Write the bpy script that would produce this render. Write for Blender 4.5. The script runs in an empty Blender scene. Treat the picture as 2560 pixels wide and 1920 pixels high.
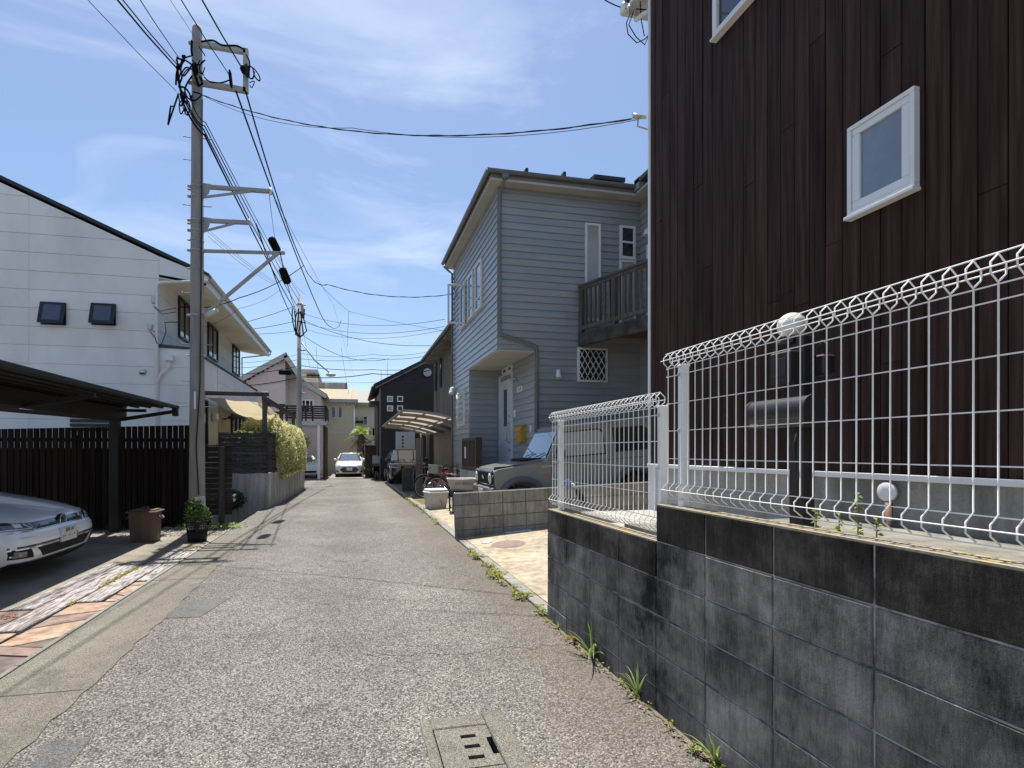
import bpy, bmesh, math, random
from mathutils import Vector, Matrix, Euler
random.seed(7)
sc = bpy.context.scene
COL = sc.collection
R = math.radians
# ---------------------------------------------------------------- camera
FPX, UC, VH, EYE = 1293.0, 1150.0, 1127.0, 1.42      # focal length, principal column, horizon row (2560 px frame), eye height
YAW = math.atan(270.0 / FPX)
cam = bpy.data.cameras.new('camera'); camo = bpy.data.objects.new('camera', cam); COL.objects.link(camo)
camo.location = (0, 0, EYE); camo.rotation_euler = (R(90), 0, -YAW)
cam.sensor_width = 36.0; cam.lens = FPX / 2560 * 36
cam.shift_x = (1280 - UC) / 2560; cam.shift_y = (VH - 960) / 2560
cam.clip_start = 0.05; cam.clip_end = 3000
sc.camera = camo
# ---------------------------------------------------------------- sun and sky
SUN = Vector((-0.016, 0.325, 1.0)).normalized()
EL = math.asin(SUN.z); AZ = math.atan2(SUN.x, SUN.y)
sl = bpy.data.lights.new('sun', 'SUN'); so = bpy.data.objects.new('sun', sl); COL.objects.link(so)
sl.energy = 4.6; sl.angle = R(0.53); sl.color = (1.0, 0.955, 0.88)
so.rotation_euler = SUN.to_track_quat('Z', 'Y').to_euler(); so.location = (0, 0, 30)
w = bpy.data.worlds.new('World'); sc.world = w; w.use_nodes = True
nt = w.node_tree; nt.nodes.clear()
def N(t, typ, **kw):
    n = t.nodes.new(typ)
    for k, v in kw.items():
        if k in n.inputs: n.inputs[k].default_value = v
        else: setattr(n, k, v)
    return n
def L(t, a, b): t.links.new(a, b)
out = N(nt, 'ShaderNodeOutputWorld'); bg = N(nt, 'ShaderNodeBackground'); bg.inputs['Strength'].default_value = 0.085
sky = N(nt, 'ShaderNodeTexSky'); sky.sky_type = 'NISHITA'; sky.sun_disc = False
sky.sun_elevation = EL; sky.sun_rotation = AZ; sky.altitude = 20; sky.air_density = 1.0; sky.dust_density = 0.9; sky.ozone_density = 2.8
tc = N(nt, 'ShaderNodeTexCoord'); sep = N(nt, 'ShaderNodeSeparateXYZ'); L(nt, tc.outputs['Generated'], sep.inputs[0])
def mth(t, op, a, b=None, clamp=False):
    n = t.nodes.new('ShaderNodeMath'); n.operation = op; n.use_clamp = clamp
    for i, x in enumerate((a, b)):
        if x is None: continue
        if isinstance(x, (int, float)): n.inputs[i].default_value = x
        else: t.links.new(x, n.inputs[i])
    return n.outputs[0]
# thin cirrus: the view direction is dropped on a flat layer high above, so the streaks run away to the horizon
zz = mth(nt, 'MAXIMUM', sep.outputs['Z'], 0.03)
zz = mth(nt, 'ADD', zz, 0.12)
px_ = mth(nt, 'DIVIDE', sep.outputs['X'], zz); py_ = mth(nt, 'DIVIDE', sep.outputs['Y'], zz)
cmb = N(nt, 'ShaderNodeCombineXYZ'); L(nt, px_, cmb.inputs[0]); L(nt, py_, cmb.inputs[1])
mp = N(nt, 'ShaderNodeMapping'); mp.inputs['Location'].default_value = (3.1, 1.7, 0); mp.inputs['Rotation'].default_value = (0, 0, R(-28)); mp.inputs['Scale'].default_value = (0.8, 1.35, 1)
L(nt, cmb.outputs[0], mp.inputs['Vector'])
n1 = N(nt, 'ShaderNodeTexNoise', Scale=1.3, Detail=7.0, Roughness=0.58, Distortion=0.9); L(nt, mp.outputs[0], n1.inputs['Vector'])
n2 = N(nt, 'ShaderNodeTexNoise', Scale=0.5, Detail=2.0); L(nt, mp.outputs[0], n2.inputs['Vector'])
cr = N(nt, 'ShaderNodeValToRGB'); cr.color_ramp.elements[0].position = 0.47; cr.color_ramp.elements[1].position = 0.80
L(nt, n1.outputs[0], cr.inputs[0])
cr2 = N(nt, 'ShaderNodeValToRGB'); cr2.color_ramp.elements[0].position = 0.34; cr2.color_ramp.elements[1].position = 0.64
L(nt, n2.outputs[0], cr2.inputs[0])
cf = mth(nt, 'MULTIPLY', cr.outputs[0], cr2.outputs[0]); cf = mth(nt, 'MULTIPLY', cf, 0.72)
mix = N(nt, 'ShaderNodeMix', data_type='RGBA'); L(nt, cf, mix.inputs[0]); L(nt, sky.outputs[0], mix.inputs[6]); mix.inputs[7].default_value = (6.6, 7.2, 7.9, 1)
L(nt, mix.outputs[2], bg.inputs[0]); L(nt, bg.outputs[0], out.inputs[0])
vs = sc.view_settings; vs.view_transform = 'Standard'; vs.look = 'None'; vs.exposure = 0.97; vs.gamma = 1.0; vs.use_curve_mapping = False
sc.render.resolution_x = 1024; sc.render.resolution_y = 768

# ---------------------------------------------------------------- materials
MATS = {}
def mat(name, col, rough=0.8, col2=None, scale=8.0, lo=0.35, hi=0.65, bump=0.0, bscale=None, spec=0.5, metal=0.0, stretch=None, detail=6.0, coat=0.0, trans=0.0, emit=None, alpha=1.0, sss=0.0, coords='Object', dist=0.02, rand=0.0):
    """principled surface; col -> col2 broken up by noise, optional fine bump, optional shift from piece to piece"""
    if name in MATS: return MATS[name]
    m = bpy.data.materials.new(name); m.use_nodes = True; MATS[name] = m
    t = m.node_tree; b = t.nodes['Principled BSDF']
    b.inputs['Roughness'].default_value = rough; b.inputs['Metallic'].default_value = metal
    b.inputs['Specular IOR Level'].default_value = spec; b.inputs['Coat Weight'].default_value = coat
    b.inputs['Coat Roughness'].default_value = 0.04
    b.inputs['Transmission Weight'].default_value = trans; b.inputs['Alpha'].default_value = alpha
    c4 = (*col, 1)
    b.inputs['Base Color'].default_value = c4
    if emit: b.inputs['Emission Color'].default_value = (*emit[0], 1); b.inputs['Emission Strength'].default_value = emit[1]
    vec = None
    if col2 or bump:
        tcn = t.nodes.new('ShaderNodeTexCoord'); vec = tcn.outputs[coords]
        if coords == 'Object':
            # world-anchored, so that copies which share a mesh do not share their grain
            g = t.nodes.new('ShaderNodeNewGeometry'); vec = g.outputs['Position']
        if stretch:
            mpn = t.nodes.new('ShaderNodeMapping'); mpn.inputs['Scale'].default_value = stretch
            t.links.new(vec, mpn.inputs['Vector']); vec = mpn.outputs[0]
    colsock = None
    if col2:
        nz = N(t, 'ShaderNodeTexNoise', Scale=scale, Detail=detail, Roughness=0.6); t.links.new(vec, nz.inputs['Vector'])
        rp = t.nodes.new('ShaderNodeValToRGB'); rp.color_ramp.elements[0].position = lo; rp.color_ramp.elements[1].position = hi
        rp.color_ramp.elements[0].color = c4; rp.color_ramp.elements[1].color = (*col2, 1)
        t.links.new(nz.outputs[0], rp.inputs[0]); colsock = rp.outputs[0]
    if rand:
        oi = t.nodes.new('ShaderNodeObjectInfo'); mr = t.nodes.new('ShaderNodeMapRange')
        mr.inputs[3].default_value = 1 - rand; mr.inputs[4].default_value = 1 + rand
        t.links.new(oi.outputs['Random'], mr.inputs[0])
        hs = t.nodes.new('ShaderNodeHueSaturation'); t.links.new(mr.outputs[0], hs.inputs['Value'])
        if colsock: t.links.new(colsock, hs.inputs['Color'])
        else: hs.inputs['Color'].default_value = c4
        colsock = hs.outputs[0]
    if colsock: t.links.new(colsock, b.inputs['Base Color'])
    if bump:
        nb = N(t, 'ShaderNodeTexNoise', Scale=bscale or scale * 4, Detail=5.0); t.links.new(vec, nb.inputs['Vector'])
        bp = t.nodes.new('ShaderNodeBump'); bp.inputs['Strength'].default_value = bump; bp.inputs['Distance'].default_value = dist
        t.links.new(nb.outputs[0], bp.inputs['Height']); t.links.new(bp.outputs[0], b.inputs['Normal'])
    return m
def nodes(m): return m.node_tree, m.node_tree.nodes['Principled BSDF']

# ---------------------------------------------------------------- mesh helpers
ROOT = {}          # object name -> world origin of its top-level thing
class MB:
    """collects faces in world metres (or in a thing's own frame) and links them as ONE mesh object"""
    def __init__(s): s.v = []; s.f = []; s.sm = []
    def add(s, vs_, fs, smooth=False):
        o = len(s.v); s.v += [tuple(p) for p in vs_]
        for f in fs: s.f.append(tuple(i + o for i in f)); s.sm.append(smooth)
        return s
    def box(s, x0, x1, y0, y1, z0, z1):
        p = [(x0,y0,z0),(x1,y0,z0),(x1,y1,z0),(x0,y1,z0),(x0,y0,z1),(x1,y0,z1),(x1,y1,z1),(x0,y1,z1)]
        return s.add(p, [(3,2,1,0),(4,5,6,7),(0,1,5,4),(1,2,6,5),(2,3,7,6),(3,0,4,7)])
    def cbox(s, x0, x1, y0, y1, z0, z1, c=0.006):
        """box with its edges bevelled"""
        bm = bmesh.new(); bmesh.ops.create_cube(bm, size=1.0)
        bmesh.ops.scale(bm, vec=(x1-x0, y1-y0, z1-z0), verts=bm.verts)
        bmesh.ops.bevel(bm, geom=bm.edges[:], offset=c, segments=1, affect='EDGES')
        bmesh.ops.translate(bm, vec=((x0+x1)/2, (y0+y1)/2, (z0+z1)/2), verts=bm.verts)
        return s.bm(bm)
    def bm(s, bm, smooth=False):
        bm.verts.index_update()
        s.add([v.co for v in bm.verts], [[v.index for v in f.verts] for f in bm.faces], smooth); bm.free(); return s
    def quad(s, a, b, c, d): return s.add([a, b, c, d], [(0, 1, 2, 3)])
    def prism(s, poly, z0, z1, axis='z'):
        """closed polygon pulled along an axis: axis x -> poly is (y,z), y -> (x,z), z -> (x,y)"""
        n = len(poly)
        def P(p, h): return {'z': (p[0], p[1], h), 'y': (p[0], h, p[1]), 'x': (h, p[0], p[1])}[axis]
        s.add([P(p, z0) for p in poly] + [P(p, z1) for p in poly], [tuple(range(n))[::-1], tuple(range(n, 2*n))] + [(i, (i+1) % n, n+(i+1) % n, n+i) for i in range(n)])
        return s
    def tube(s, pts, r, n=8, cap=True):
        """round bar through points; r one radius or one per point"""
        pts = [Vector(p) for p in pts]; m = len(pts); rr = r if isinstance(r, (list, tuple)) else [r] * m
        base = len(s.v); up = None
        for i, p in enumerate(pts):
            d = (pts[min(i+1, m-1)] - pts[max(i-1, 0)])
            if d.length < 1e-9: d = Vector((0, 0, 1))
            d.normalize()
            if up is None: up = Vector((0, 0, 1)) if abs(d.z) < 0.9 else Vector((1, 0, 0))
            a = d.cross(up)
            if a.length < 1e-6: a = d.cross(Vector((0.3, 1, 0.2)))
            a.normalize(); b = a.cross(d).normalized(); up = b
            for k in range(n):
                an = 2 * math.pi * k / n
                s.v.append(tuple(p + (a * math.cos(an) + b * math.sin(an)) * rr[i]))
        for i in range(m - 1):
            for k in range(n):
                k2 = (k + 1) % n
                s.f.append((base+i*n+k, base+i*n+k2, base+(i+1)*n+k2, base+(i+1)*n+k)); s.sm.append(n > 4)
        if cap:
            s.f.append(tuple(base + k for k in range(n))[::-1]); s.sm.append(False)
            s.f.append(tuple(base + (m-1)*n + k for k in range(n))); s.sm.append(False)
        return s
    def bar(s, a, b, w, h, up=(0, 0, 1)):
        """rectangular bar from a to b, w sideways, h along up"""
        a = Vector(a); b = Vector(b); d = (b - a).normalized(); u = Vector(up)
        x = d.cross(u)
        if x.length < 1e-5: x = d.cross(Vector((0, 1, 0)))
        x.normalize(); u = x.cross(d).normalized()
        p = []
        for e in (a, b):
            for sx, su in ((-1,-1),(1,-1),(1,1),(-1,1)): p.append(e + x*(w/2*sx) + u*(h/2*su))
        return s.add(p, [(0,1,2,3)[::-1],(4,5,6,7),(0,1,5,4),(1,2,6,5),(2,3,7,6),(3,0,4,7)])
    def ball(s, c, r, seg=20, rings=12, sx=1, sy=1, sz=1, z0=-1.0):
        bm = bmesh.new(); bmesh.ops.create_uvsphere(bm, u_segments=seg, v_segments=rings, radius=1.0)
        for v in bm.verts: v.co = Vector((v.co.x*r*sx, v.co.y*r*sy, max(v.co.z, z0)*r*sz)) + Vector(c)
        return s.bm(bm, True)
    def lathe(s, prof, c, n=20, axis='z'):
        """profile of (radius, height) turned about an axis through c"""
        base = len(s.v)
        for r, h in prof:
            for k in range(n):
                a = 2*math.pi*k/n; x, y = r*math.cos(a), r*math.sin(a)
                q = {'z': (x, y, h), 'y': (x, h, y), 'x': (h, x, y)}[axis]
                s.v.append((c[0]+q[0], c[1]+q[1], c[2]+q[2]))
        for i in range(len(prof)-1):
            for k in range(n):
                k2 = (k+1) % n; s.f.append((base+i*n+k, base+i*n+k2, base+(i+1)*n+k2, base+(i+1)*n+k)); s.sm.append(True)
        s.f.append(tuple(base+k for k in range(n))[::-1]); s.sm.append(False)
        s.f.append(tuple(base+(len(prof)-1)*n+k for k in range(n))); s.sm.append(False)
        return s
    def tub(s, poly, y0, y1):
        """smooth-sided prism along y from an (x,z) outline"""
        n = len(poly); o = len(s.v); s.v += [(p[0], y0, p[1]) for p in poly]+[(p[0], y1, p[1]) for p in poly]
        for i in range(n): s.f.append((o+i, o+(i+1) % n, o+n+(i+1) % n, o+n+i)); s.sm.append(True)
        s.add([(p[0], y0, p[1]) for p in poly]+[(p[0], y1, p[1]) for p in poly], [tuple(range(n))[::-1], tuple(range(n, 2*n))]); return s
    def mesh(s, name):
        me = bpy.data.meshes.new(name); me.from_pydata(s.v, [], s.f); me.update()
        me.polygons.foreach_set('use_smooth', s.sm)
        bm = bmesh.new(); bm.from_mesh(me); bmesh.ops.recalc_face_normals(bm, faces=bm.faces); bm.to_mesh(me); bm.free()
        return me
    def build(s, name, m, parent=None, local=False):
        """link as an object. Under a parent the vertices become relative to the thing's origin unless already local"""
        if parent is not None and not local:
            o = ROOT.get(parent.name, Vector()); s.v = [tuple(Vector(p) - o) for p in s.v]
        me = s.mesh(name); me.materials.append(m if not isinstance(m, str) else MATS[m])
        ob = bpy.data.objects.new(name, me); COL.objects.link(ob)
        if parent is not None: ob.parent = parent; ROOT[ob.name] = ROOT.get(parent.name, Vector())
        return ob
def tag(o, label, cat, group=None):
    o['label'] = label; o['category'] = cat
    if group: o['group'] = group
    return o
def struct(o): o['kind'] = 'structure'; return o
def thing(name, label, cat, loc=(0, 0, 0), rot=(0, 0, 0), group=None, local=False):
    o = bpy.data.objects.new(name, None); COL.objects.link(o); o.location = loc; o.rotation_euler = rot; o.empty_display_size = 0.2
    ROOT[o.name] = Vector((0, 0, 0)) if local else Vector(loc)
    return tag(o, label, cat, group)
def inst(name, me, parent, loc, rot=(0, 0, 0), scale=(1, 1, 1), m=None):
    """one more piece that shares mesh data; loc in world metres (the parent thing is not turned)"""
    ob = bpy.data.objects.new(name, me); COL.objects.link(ob)
    if parent is not None:
        ob.parent = parent; o = ROOT.get(parent.name, Vector()); ROOT[ob.name] = o; loc = Vector(loc) - o
    ob.location = loc; ob.rotation_euler = rot; ob.scale = scale
    return ob
def single(mb, name, m, label, cat, group=None, origin=None):
    """a thing that is one mesh; its origin goes to its base"""
    if origin is None:
        xs = [p[0] for p in mb.v]; ys = [p[1] for p in mb.v]; zs = [p[2] for p in mb.v]
        origin = ((min(xs)+max(xs))/2, (min(ys)+max(ys))/2, min(zs))
    o = Vector(origin); mb.v = [tuple(Vector(p)-o) for p in mb.v]
    ob = mb.build(name, m); ob.location = o
    return tag(ob, label, cat, group)
def ray(u, v):
    """direction through a pixel of the 2560 x 1920 photograph"""
    a = (u-UC)/FPX; b = (VH-v)/FPX; s_, c_ = math.sin(YAW), math.cos(YAW)
    return Vector((s_+a*c_, c_-a*s_, b))
def atY(u, v, Y): r = ray(u, v); return Vector((0, 0, EYE)) + r*(Y/r.y)
def atX(u, v, X): r = ray(u, v); return Vector((0, 0, EYE)) + r*(X/r.x)
def gh(y):
    """the lane falls slightly beyond the blue house"""
    return 0.0 if y < 12 else (-0.013*(y-12) if y < 25 else -0.169)
def text(name, s, size, m, parent, loc, rot, local=True, depth=0.001, align='CENTER'):
    cu = bpy.data.curves.new(name, 'FONT'); cu.body = s; cu.size = size; cu.extrude = depth; cu.align_x = align; cu.align_y = 'CENTER'
    tmp = bpy.data.objects.new(name, cu); COL.objects.link(tmp)
    dg = bpy.context.evaluated_depsgraph_get(); me = bpy.data.meshes.new_from_object(tmp.evaluated_get(dg)); bpy.data.objects.remove(tmp)
    me.materials.clear(); me.materials.append(m)
    ob = bpy.data.objects.new(name, me); COL.objects.link(ob); ob.parent = parent
    ob.location = Vector(loc) - (Vector() if local else ROOT.get(parent.name, Vector())); ob.rotation_euler = rot
    return ob
# ================================================================ ground, lane, gutter, lots
def asphalt_mat(name, dark, light, warm=0.0, cell=128.0):
    m = bpy.data.materials.new(name); m.use_nodes = True; MATS[name] = m; t, b = nodes(m)
    g = t.nodes.new('ShaderNodeNewGeometry')
    vo = N(t, 'ShaderNodeTexVoronoi', Scale=cell); L(t, g.outputs['Position'], vo.inputs['Vector'])
    rp = t.nodes.new('ShaderNodeValToRGB'); e = rp.color_ramp.elements
    e[0].position = 0.0; e[0].color = (*dark, 1); e[1].position = 1.0; e[1].color = (*light, 1)
    k = e.new(0.55); k.color = tuple(0.62*a+0.38*c for a, c in zip(dark, light)) + (1,)
    k = e.new(0.93); k.color = tuple(0.25*a+0.75*c for a, c in zip(dark, light)) + (1,)
    sp = t.nodes.new('ShaderNodeSeparateColor'); L(t, vo.outputs['Color'], sp.inputs[0]); L(t, sp.outputs[0], rp.inputs[0])
    # binder shows between the stones
    dk = t.nodes.new('ShaderNodeMapRange'); dk.inputs[1].default_value = 0.15; dk.inputs[2].default_value = 0.75; dk.inputs[3].default_value = 1.0; dk.inputs[4].default_value = 0.45
    L(t, vo.outputs['Distance'], dk.inputs[0])
    # broad patches: wear, dust, damp
    nz = N(t, 'ShaderNodeTexNoise', Scale=0.55, Detail=5.0, Roughness=0.65); L(t, g.outputs['Position'], nz.inputs['Vector'])
    mr = t.nodes.new('ShaderNodeMapRange'); mr.inputs[1].default_value = 0.3; mr.inputs[2].default_value = 0.7; mr.inputs[3].default_value = 0.72; mr.inputs[4].default_value = 1.22
    L(t, nz.outputs[0], mr.inputs[0])
    nz2 = N(t, 'ShaderNodeTexNoise', Scale=7.0, Detail=4.0); L(t, g.outputs['Position'], nz2.inputs['Vector'])
    mr2 = t.nodes.new('ShaderNodeMapRange'); mr2.inputs[3].default_value = 0.8; mr2.inputs[4].default_value = 1.2; L(t, nz2.outputs[0], mr2.inputs[0])
    f = mth(t, 'MULTIPLY', dk.outputs[0], mr.outputs[0]); f = mth(t, 'MULTIPLY', f, mr2.outputs[0])
    # wheel tracks worn pale, oil and damp spots
    sx0 = t.nodes.new('ShaderNodeSeparateXYZ'); L(t, g.outputs['Position'], sx0.inputs[0])
    wv = mth(t, 'COSINE', mth(t, 'MULTIPLY', mth(t, 'ADD', sx0.outputs['X'], -0.72), 4.2)); f = mth(t, 'MULTIPLY', f, mth(t, 'ADD', 1.0, mth(t, 'MULTIPLY', wv, 0.07)))
    nsp = N(t, 'ShaderNodeTexNoise', Scale=2.3, Detail=3.0, Roughness=0.5); L(t, g.outputs['Position'], nsp.inputs['Vector'])
    msp = t.nodes.new('ShaderNodeMapRange'); msp.inputs[1].default_value = 0.62; msp.inputs[2].default_value = 0.72; msp.inputs[3].default_value = 1.0; msp.inputs[4].default_value = 0.74; L(t, nsp.outputs[0], msp.inputs[0]); f = mth(t, 'MULTIPLY', f, msp.outputs[0])
    mx = N(t, 'ShaderNodeMix', data_type='RGBA', blend_type='MULTIPLY'); mx.inputs[0].default_value = 1.0
    cb = t.nodes.new('ShaderNodeCombineColor'); L(t, f, cb.inputs[0]); L(t, f, cb.inputs[1]); L(t, f, cb.inputs[2])
    L(t, rp.outputs[0], mx.inputs[6]); L(t, cb.outputs[0], mx.inputs[7])
    # brown silt washed against the right-hand kerb
    sx = t.nodes.new('ShaderNodeSeparateXYZ'); L(t, g.outputs['Position'], sx.inputs[0])
    ns = N(t, 'ShaderNodeTexNoise', Scale=1.6, Detail=5.0); L(t, g.outputs['Position'], ns.inputs['Vector'])
    xx = mth(t, 'ADD', sx.outputs['X'], mth(t, 'MULTIPLY', ns.outputs[0], 1.5))
    ms = t.nodes.new('ShaderNodeMapRange'); ms.inputs[1].default_value = 1.55; ms.inputs[2].default_value = 2.4; ms.inputs[4].default_value = 0.5; L(t, xx, ms.inputs[0])
    mx2 = N(t, 'ShaderNodeMix', data_type='RGBA'); L(t, ms.outputs[0], mx2.inputs[0]); L(t, mx.outputs[2], mx2.inputs[6]); mx2.inputs[7].default_value = (0.105, 0.086, 0.062, 1)
    L(t, mx2.outputs[2], b.inputs['Base Color']); b.inputs['Roughness'].default_value = 0.85; b.inputs['Specular IOR Level'].default_value = 0.35
    bp = t.nodes.new('ShaderNodeBump'); bp.inputs['Strength'].default_value = 0.75; bp.inputs['Distance'].default_value = 0.005
    L(t, mth(t, 'SUBTRACT', 1.0, vo.outputs['Distance']), bp.inputs['Height']); L(t, bp.outputs[0], b.inputs['Normal'])
    return m
asphalt_mat('asphalt', (0.046, 0.041, 0.036), (0.44, 0.412, 0.372))
asphalt_mat('asphalt_fine', (0.105, 0.10, 0.095), (0.27, 0.26, 0.25), cell=170.0)
def concrete_mat(name, a, b_, grain=220.0, stain=(0.6, 1.1), rough=0.9, bumps=0.35, streak=None):
    m = bpy.data.materials.new(name); m.use_nodes = True; MATS[name] = m; t, b = nodes(m)
    g = t.nodes.new('ShaderNodeNewGeometry'); v = g.outputs['Position']
    n1 = N(t, 'ShaderNodeTexNoise', Scale=grain, Detail=2.0); L(t, v, n1.inputs['Vector'])
    rp = t.nodes.new('ShaderNodeValToRGB'); rp.color_ramp.elements[0].position = 0.3; rp.color_ramp.elements[1].position = 0.72
    rp.color_ramp.elements[0].color = (*a, 1); rp.color_ramp.elements[1].color = (*b_, 1); L(t, n1.outputs[0], rp.inputs[0])
    n2 = N(t, 'ShaderNodeTexNoise', Scale=1.7, Detail=7.0, Roughness=0.62); L(t, v, n2.inputs['Vector'])
    mr = t.nodes.new('ShaderNodeMapRange'); mr.inputs[1].default_value = 0.3; mr.inputs[2].default_value = 0.7; mr.inputs[3].default_value = stain[0]; mr.inputs[4].default_value = stain[1]; L(t, n2.outputs[0], mr.inputs[0])
    f = mr.outputs[0]
    if streak:
        mpn = t.nodes.new('ShaderNodeMapping'); mpn.inputs['Scale'].default_value = (streak, streak, 0.35); L(t, v, mpn.inputs['Vector'])
        n3 = N(t, 'ShaderNodeTexNoise', Scale=1.0, Detail=5.0, Roughness=0.7); L(t, mpn.outputs[0], n3.inputs['Vector'])
        m3 = t.nodes.new('ShaderNodeMapRange'); m3.inputs[1].default_value = 0.32; m3.inputs[2].default_value = 0.62; m3.inputs[3].default_value = 0.45; m3.inputs[4].default_value = 1.1; L(t, n3.outputs[0], m3.inputs[0])
        f = mth(t, 'MULTIPLY', f, m3.outputs[0])
    cb = t.nodes.new('ShaderNodeCombineColor'); [L(t, f, cb.inputs[i]) for i in range(3)]
    mx = N(t, 'ShaderNodeMix', data_type='RGBA', blend_type='MULTIPLY'); mx.inputs[0].default_value = 1.0
    L(t, rp.outputs[0], mx.inputs[6]); L(t, cb.outputs[0], mx.inputs[7]); L(t, mx.outputs[2], b.inputs['Base Color'])
    b.inputs['Roughness'].default_value = rough; b.inputs['Specular IOR Level'].default_value = 0.3
    bp = t.nodes.new('ShaderNodeBump'); bp.inputs['Strength'].default_value = bumps; bp.inputs['Distance'].default_value = 0.006
    L(t, n1.outputs[0], bp.inputs['Height']); L(t, bp.outputs[0], b.inputs['Normal'])
    return m
asphalt_mat('gutter_concrete', (0.12, 0.110, 0.090), (0.42, 0.388, 0.318), cell=240.0)
concrete_mat('pad_concrete', (0.17, 0.15, 0.12), (0.31, 0.28, 0.225), grain=110, stain=(0.55, 1.12), bumps=0.5)
asphalt_mat('drain_concrete', (0.10, 0.093, 0.078), (0.42, 0.39, 0.33), cell=260.0)
concrete_mat('kerb_concrete', (0.17, 0.165, 0.15), (0.34, 0.33, 0.30), grain=150, stain=(0.6, 1.1))
concrete_mat('wall_concrete', (0.42, 0.405, 0.37), (0.54, 0.52, 0.48), grain=60, stain=(0.72, 1.1), streak=4.5)
concrete_mat('footing', (0.34, 0.335, 0.32), (0.43, 0.425, 0.40), grain=60, stain=(0.72, 1.1), streak=2.0)
concrete_mat('stamped_beige', (0.25, 0.20, 0.14), (0.42, 0.36, 0.27), grain=11, stain=(0.7, 1.15), bumps=0.9)
mat('soil', (0.10, 0.085, 0.06), 0.95, (0.17, 0.15, 0.12), scale=3, bump=0.5, bscale=60)
mat('sealant', (0.03, 0.03, 0.03), 0.8)

def strip(mb, ys, xl, xr, zf):
    """ground sheet: rows at ys, left and right edges as functions"""
    for i in range(len(ys)-1):
        a, b = ys[i], ys[i+1]
        mb.quad((xl(a), a, zf(a)), (xr(a), a, zf(a)), (xr(b), b, zf(b)), (xl(b), b, zf(b)))
    return mb
g_ = MB(); g_.box(-300, 300, -120, 500, -1.2, -0.60); struct(g_.build('ground', 'soil'))
yr = [-8 + i*0.5 for i in range(0, 76)]
road = MB(); xl0 = lambda y: -2.16 if y < 13 else -2.2      # the sheet leaves a hole for the drain
strip(road, [y for y in yr if y <= 2.0]+[2.246], xl0, lambda y: 1.63, gh); strip(road, [2.598]+[y for y in yr if y > 2.6], xl0, lambda y: 1.63, gh)
strip(road, [2.246, 2.598], xl0, lambda y: 0.40, gh); strip(road, [2.246, 2.598], lambda y: 0.68, lambda y: 1.63, gh); struct(road.build('road', 'asphalt'))
xs_ = MB(); xs_.box(-40, 1.63, 29.45, 30.4, -0.55, -0.175); xs_.quad((-40, 22.6, -0.172), (-2.2, 22.6, -0.172), (-2.2, 29.5, -0.172), (-40, 29.5, -0.172)); struct(xs_.build('side_road', 'asphalt_fine'))
def edge_noise(y, k): return 0.005*math.sin(y*5.3+k) + 0.008*math.sin(y*17.1+2*k) + 0.007*math.sin(y*41+3*k) + 0.004*math.sin(y*83)
def gut_in(y):
    pts = [(-8, -1.5), (2.7, -1.524), (5.3, -1.565), (7.2, -1.62), (9.9, -1.73), (10.4, -1.8)]
    for (a, xa), (b, xb) in zip(pts, pts[1:]):
        if a <= y <= b: return xa + (xb-xa)*(y-a)/(b-a) + edge_noise(y, 1.0)
    return -1.8
ygut = [-8 + i*0.1 for i in range(0, 184)]
gt = MB(); strip(gt, ygut, lambda y: -2.135, gut_in, lambda y: 0.005); struct(gt.build('gutter', 'gutter_concrete'))
gl_ = MB()
for i in range(30):
    y0 = -4.5 + i*0.6 if i < 25 else None
    if y0 is None: break
    gl_.cbox(-2.165, -2.13, y0+0.004, y0+0.596, -0.02, 0.018, 0.004)
struct(gl_.build('gutter_lip', 'kerb_concrete'))
# expansion joints across the gutter
gj = MB()
for y0 in (3.45, 6.2, 8.15, 9.35): gj.box(-2.13, gut_in(y0)-0.01, y0, y0+0.006, -0.01, 0.0068)
struct(gj.build('gutter_joint', 'sealant'))
# two smooth patches of newer asphalt along the gutter
for px_poly in ([(40, 1990), (108, 1856.8), (228, 1845.6), (120, 1990)], [(403.6, 1546.6), (455.9, 1503.7), (575.5, 1494.3), (500.7, 1542.9)]):
    poly = [tuple((ray(u, v)*(-EYE/ray(u, v).z))[:2]) for u, v in px_poly]; pm = MB(); pm.prism(poly, -0.02, 0.004); struct(pm.build('asphalt_patch', 'asphalt_fine'))
# drain with a slotted concrete lid, set into the lane
drain = thing('street_drain', 'square concrete street drain with slotted lid set into the asphalt', 'drain', (0.56, 2.35, 0))
fr = MB()
for a, b, c, d in ((0.345, 0.398, 1.98, 2.69), (0.682, 0.795, 1.98, 2.71), (0.398, 0.682, 2.598, 2.70), (0.398, 0.682, 1.98, 2.245)): fr.cbox(a, b, c, d, -0.06, 0.007 if a != 0.682 else 0.012, 0.005)
fr.build('frame', 'drain_concrete', drain)
lid = MB(); xl_ = [0.405, 0.526, 0.603, 0.648, 0.676]; yl_ = [2.252, 2.312, 2.334, 2.341, 2.401, 2.430, 2.478, 2.490, 2.519, 2.590]
holes = {(1, 1), (1, 2), (1, 4), (1, 7), (3, 3), (3, 4), (3, 5), (3, 2)}
for i in range(len(xl_)-1):
    for j in range(len(yl_)-1):
        if (i, j) in holes: continue
        lid.box(xl_[i], xl_[i+1], yl_[j], yl_[j+1], -0.05, 0.004)
lid.build('lid', 'drain_concrete', drain)
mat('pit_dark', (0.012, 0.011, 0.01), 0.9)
pit = MB(); pit.box(0.40, 0.68, 2.24, 2.60, -0.45, -0.40); pit.build('pit', 'pit_dark', drain)
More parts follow.
